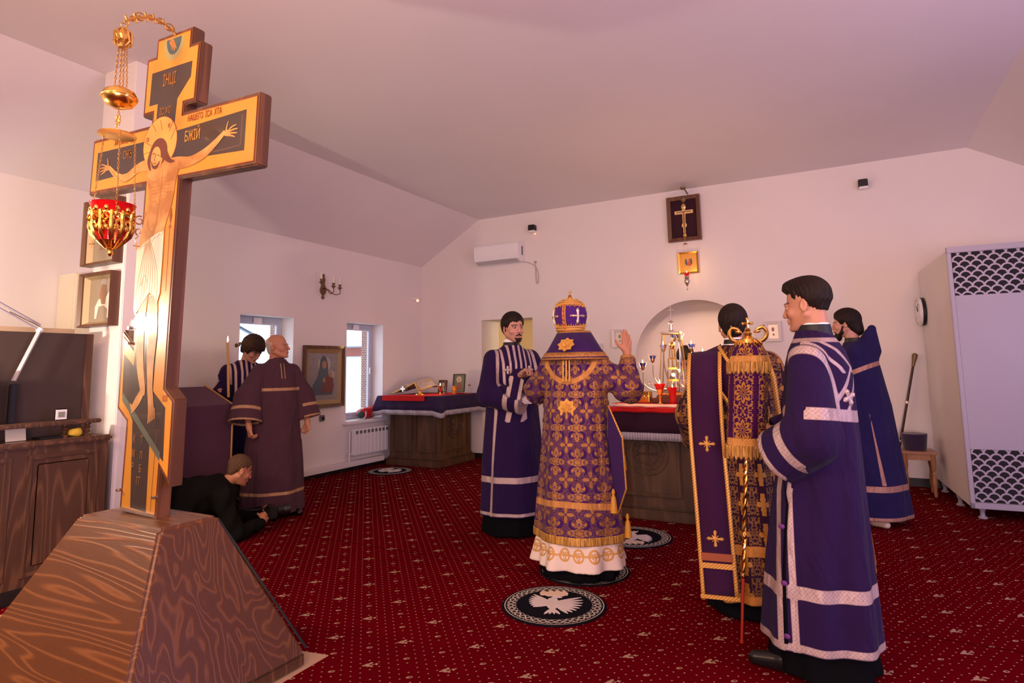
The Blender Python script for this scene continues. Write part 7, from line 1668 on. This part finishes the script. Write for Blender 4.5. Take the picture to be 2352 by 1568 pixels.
# camera in his hands
cp = Vector((-4.60, 3.93, .135)); t = thing('camera_body', 'black camera with a zoom lens held by the crouching photographer', 'camera', cp, (math.radians(2), 0, math.radians(DEG-90+6)))
b = mb(); box(b, (-.068, -.035, -.045), (.068, .03, .045), .012); box(b, (-.028, -.030, .04), (.028, .025, .070), .010); box(b, (.045, -.03, -.045), (.075, .045, .05), .012); link('housing', b, Mat('camera_black', (.012, .012, .013), .4), t, True)
b = mb(); prof = [(.0, 0), (.034, 0), (.036, .03), (.033, .032), (.038, .036), (.038, .085), (.036, .09), (.042, .10), (.043, .145), (.036, .145), (.030, .13), (0, .128)]
lathe(b, prof, 28); q = link('zoom_lens', b, bpy.data.materials['camera_black'], t, True); q.location = (-.008, .028, 0); q.rotation_euler = (-math.pi/2, 0, 0)
b = mb(); box(b, (-.045, -.037, -.03), (.03, -.034, .03), .002); link('rear_screen', b, Mat('screen_glass', (.02, .02, .03), .1), t)
b = mb(); tube(b, spline([(-.07, 0, .03), (-.12, -.10, .02), (-.10, -.22, .06), (-.02, -.32, .20)], 6), .006, 6); link('neck_strap', b, M_black, t)

# ---------------------------------------------------------------- 8. priest in the blue-purple mantle near the cabinet
LOC, DEG = (.085, 6.36), 172
o = person('bearded priest in a long blue-purple cape in left profile behind the young server', LOC, DEG); LF = frame(LOC, DEG)
Rh = rotm(6, 0, 0); hc = np.array((.0, -.06, 1.735)); s_h = 1.02
V = Vol((-.30, -.45, -.01), (.30, .25, 1.90), .0065)
trunk(V, 1.42, .95, .13); head(V, hc, Rh, None, s_h, neck_to=(0, .01, 1.50)); arm(V, (-.12, 0, 1.38), (-.16, -.0, 1.2), (-.05, -.10, 1.15)); arm(V, (.12, 0, 1.38), (.16, -.0, 1.2), (.05, -.10, 1.15)); hand(V, (-.05, -.06, 1.15), (.3, -1, 0), (1, 0, 0), 1, .6); hand(V, (.05, -.06, 1.15), (-.3, -1, 0), (-1, 0, 0), -1, .6)
vol_obj('body', V, [M_skin], o, colors=skin_tone([(hc, Rh, s_h)], (.56, .28, .20)))
hair_cap('hair', hc, Rh, s_h, M_hair_dark, o, front=.05, low=-.13, side=-.02, th=.015, puff=(1.05, 1.08, 1.05), h=.005, extra=lambda V, T: V.ell(T(0, .09, -.06), (.06, .045, .08), Rh, .03))
V = Vol(hc-.17, hc+.17, .0045); T = lambda *p: hc+Rh @ (np.array(p)*s_h)
V.cap(T(0, -.104, -.058), T(.03, -.09, -.075), .006, .005, .004); V.cap(T(0, -.104, -.058), T(-.03, -.09, -.075), .006, .005, .004); V.ell(T(0, -.080, -.115), (.038, .034, .038), Rh, .01)
for x_ in (-1, 1): V.cap(T(x_*.062, -.020, -.030), T(x_*.052, -.036, -.080), .008, .013, .01); V.cap(T(x_*.052, -.036, -.080), T(x_*.018, -.078, -.110), .014, .022, .02)
vol_obj('beard', V, [M_hair_dark], o)
V = Vol((-.46, -.55, .02), (.46, .52, 1.74), .009)
robe(V, [(.06, .31, .30, 0, .03, .03), (.5, .285, .27, 0, .02, .03), (1.0, .25, .225, 0, .02, .015), (1.35, .225, .165, 0, .02, .0), (1.48, .185, .135, 0, .02, 0), (1.56, .12, .11, 0, .02, 0)], (5, 8), 61)
V.cap((-.16, .02, 1.47), (.16, .02, 1.47), .065, .065, .05); V.cap((0, .10, 1.50), (0, .145, 1.675), .11, .035, .05); V.cap((-.09, .07, 1.50), (-.055, .12, 1.64), .06, .03, .04); V.cap((.09, .07, 1.50), (.055, .12, 1.64), .06, .03, .04)
def tr(co):
    x_, y_, z_ = co.T; return mins(np.abs(z_-.075)-.018, np.abs(z_-.32)-.024, np.where(z_ > 1.0, np.abs(z_-1.285-np.abs(y_+.02)*.42)-.020, 1.), np.where((x_ > 0) & (z_ < .95) & (z_ > .35), np.abs(y_-.10-(.95-z_)*.12)-.020*(1-z_)*1.1, 1.))
vol_obj('mantle', V, [M_mantle], o, {'trim': tr, 'cloth_uv': body_uv})
shoe('pale_embroidered_shoe', .16, .06, 150, o, Mat('cream_leather', (.62, .48, .34), .5), .2); shoe('shoe', -.1, -.1, 0, o, bpy.data.materials['black_leather'])
collar(o, (0, -.0, 0), .070, 1.53, 1.60, M_black, 'black_collar')

# ---------------------------------------------------------------- 9. concelebrant hidden behind the young server
LOC, DEG = (-.15, 4.72), 176
o = person('concelebrant almost hidden behind the young server, only a brocade shoulder showing', LOC, DEG)
hc = np.array((0, -.03, 1.53)); Rh = rotm(20, 0, 0); V = Vol((-.42, -.42, -.01), (.42, .25, 1.72), .009)
trunk(V, 1.34, .9, .16); head(V, hc, Rh, None, 1., neck_to=(0, .01, 1.36)); arm(V, (-.18, 0, 1.33), (-.2, -.1, 1.1), (-.1, -.3, 1.05)); arm(V, (.18, 0, 1.33), (.2, -.1, 1.1), (.1, -.3, 1.05)); hand(V, (-.1, -.3, 1.05), (.3, -1, 0), (1, 0, 0), 1, .6); hand(V, (.1, -.3, 1.05), (-.3, -1, 0), (-1, 0, 0), -1, .6)
vol_obj('body', V, [M_skin], o, colors=skin_tone([(hc, Rh, 1.)], (.55, .26, .16))); hair_cap('hair', hc, Rh, 1., M_hair_dark, o, front=.05, low=-.09, h=.006)
V = Vol((-.42, -.42, .04), (.42, .36, 1.52), .010); robe(V, [(.06, .26, .24, 0, 0, .04), (.6, .24, .2, 0, 0, .03), (1.15, .2, .15, 0, 0, 0), (1.30, .185, .125, 0, 0, 0), (1.37, .13, .1, 0, 0, 0), (1.43, .08, .08, 0, -.01, 0)], (6, 9), 71); V.cap((-.165, 0, 1.32), (.165, 0, 1.32), .062, .062, .05)
sleeve(V, (-.165, 0, 1.30), (-.21, -.08, 1.06), (-.13, -.26, 1.02), (.085, .10, .11), .04, False); sleeve(V, (.165, 0, 1.30), (.21, -.08, 1.06), (.13, -.26, 1.02), (.085, .10, .11), .04, False)
vol_obj('vestment', V, [M_brocade], o, {'trim': lambda co: mins(np.abs(np.abs(co[:, 0])-.10)-.014, co[:, 2]-.09), 'cloth_uv': lambda co: body_uv(co, .23)})

# ---------------------------------------------------------------- 10. priest bowing behind the altar
LOC, DEG = (-1.50, 7.18), -80
o = person('priest bowing behind the candelabrum in a pale silver vestment', LOC, DEG)
Rh = rotm(52, 0, -22); hc = np.array((-.10, -.20, 1.455)); V = Vol((-.42, -.55, -.01), (.42, .25, 1.68), .006)
trunk(V, 1.36, .9, .17); head(V, hc, Rh, None, 1.02, neck_to=(-.02, -.02, 1.38)); arm(V, (-.18, 0, 1.34), (-.25, -.05, 1.1), (-.15, -.32, 1.03)); arm(V, (.18, 0, 1.34), (.25, -.05, 1.1), (.15, -.32, 1.03)); hand(V, (-.15, -.32, 1.03), (.1, -1, 0), (0, 0, -1), 1, .3); hand(V, (.15, -.32, 1.03), (-.1, -1, 0), (0, 0, -1), -1, .3)
vol_obj('body', V, [M_skin], o, colors=skin_tone([(hc, Rh, 1.02)], (.50, .20, .12))); hair_cap('hair', hc, Rh, 1.02, M_hair_dark, o, front=.05, low=-.10, th=.016)
V = Vol((-.42, -.50, .04), (.42, .36, 1.52), .009); robe(V, [(.06, .27, .24, 0, 0, .04), (.6, .25, .2, 0, 0, .03), (1.15, .215, .15, 0, 0, 0), (1.32, .20, .13, 0, 0, 0), (1.40, .13, .1, 0, -.02, 0), (1.46, .08, .08, 0, -.04, 0)], (6, 9), 81); V.cap((-.17, 0, 1.34), (.17, 0, 1.34), .07, .07, .05)
sleeve(V, (-.17, 0, 1.32), (-.25, -.05, 1.08), (-.17, -.24, 1.03), (.09, .11, .11), .04, False); sleeve(V, (.17, 0, 1.32), (.25, -.05, 1.08), (.17, -.24, 1.03), (.09, .11, .11), .04, False)
vol_obj('vestment', V, [robe_mat('silver_vestment', (.46, .38, .40), (.54, .46, .46), trim=(.30, .22, .30), trimd=(.20, .14, .2))], o, {'trim': lambda co: mins(np.abs(co[:, 2]-1.24)-.02, np.abs(np.abs(co[:, 0])-.06)-.008), 'cloth_uv': body_uv})
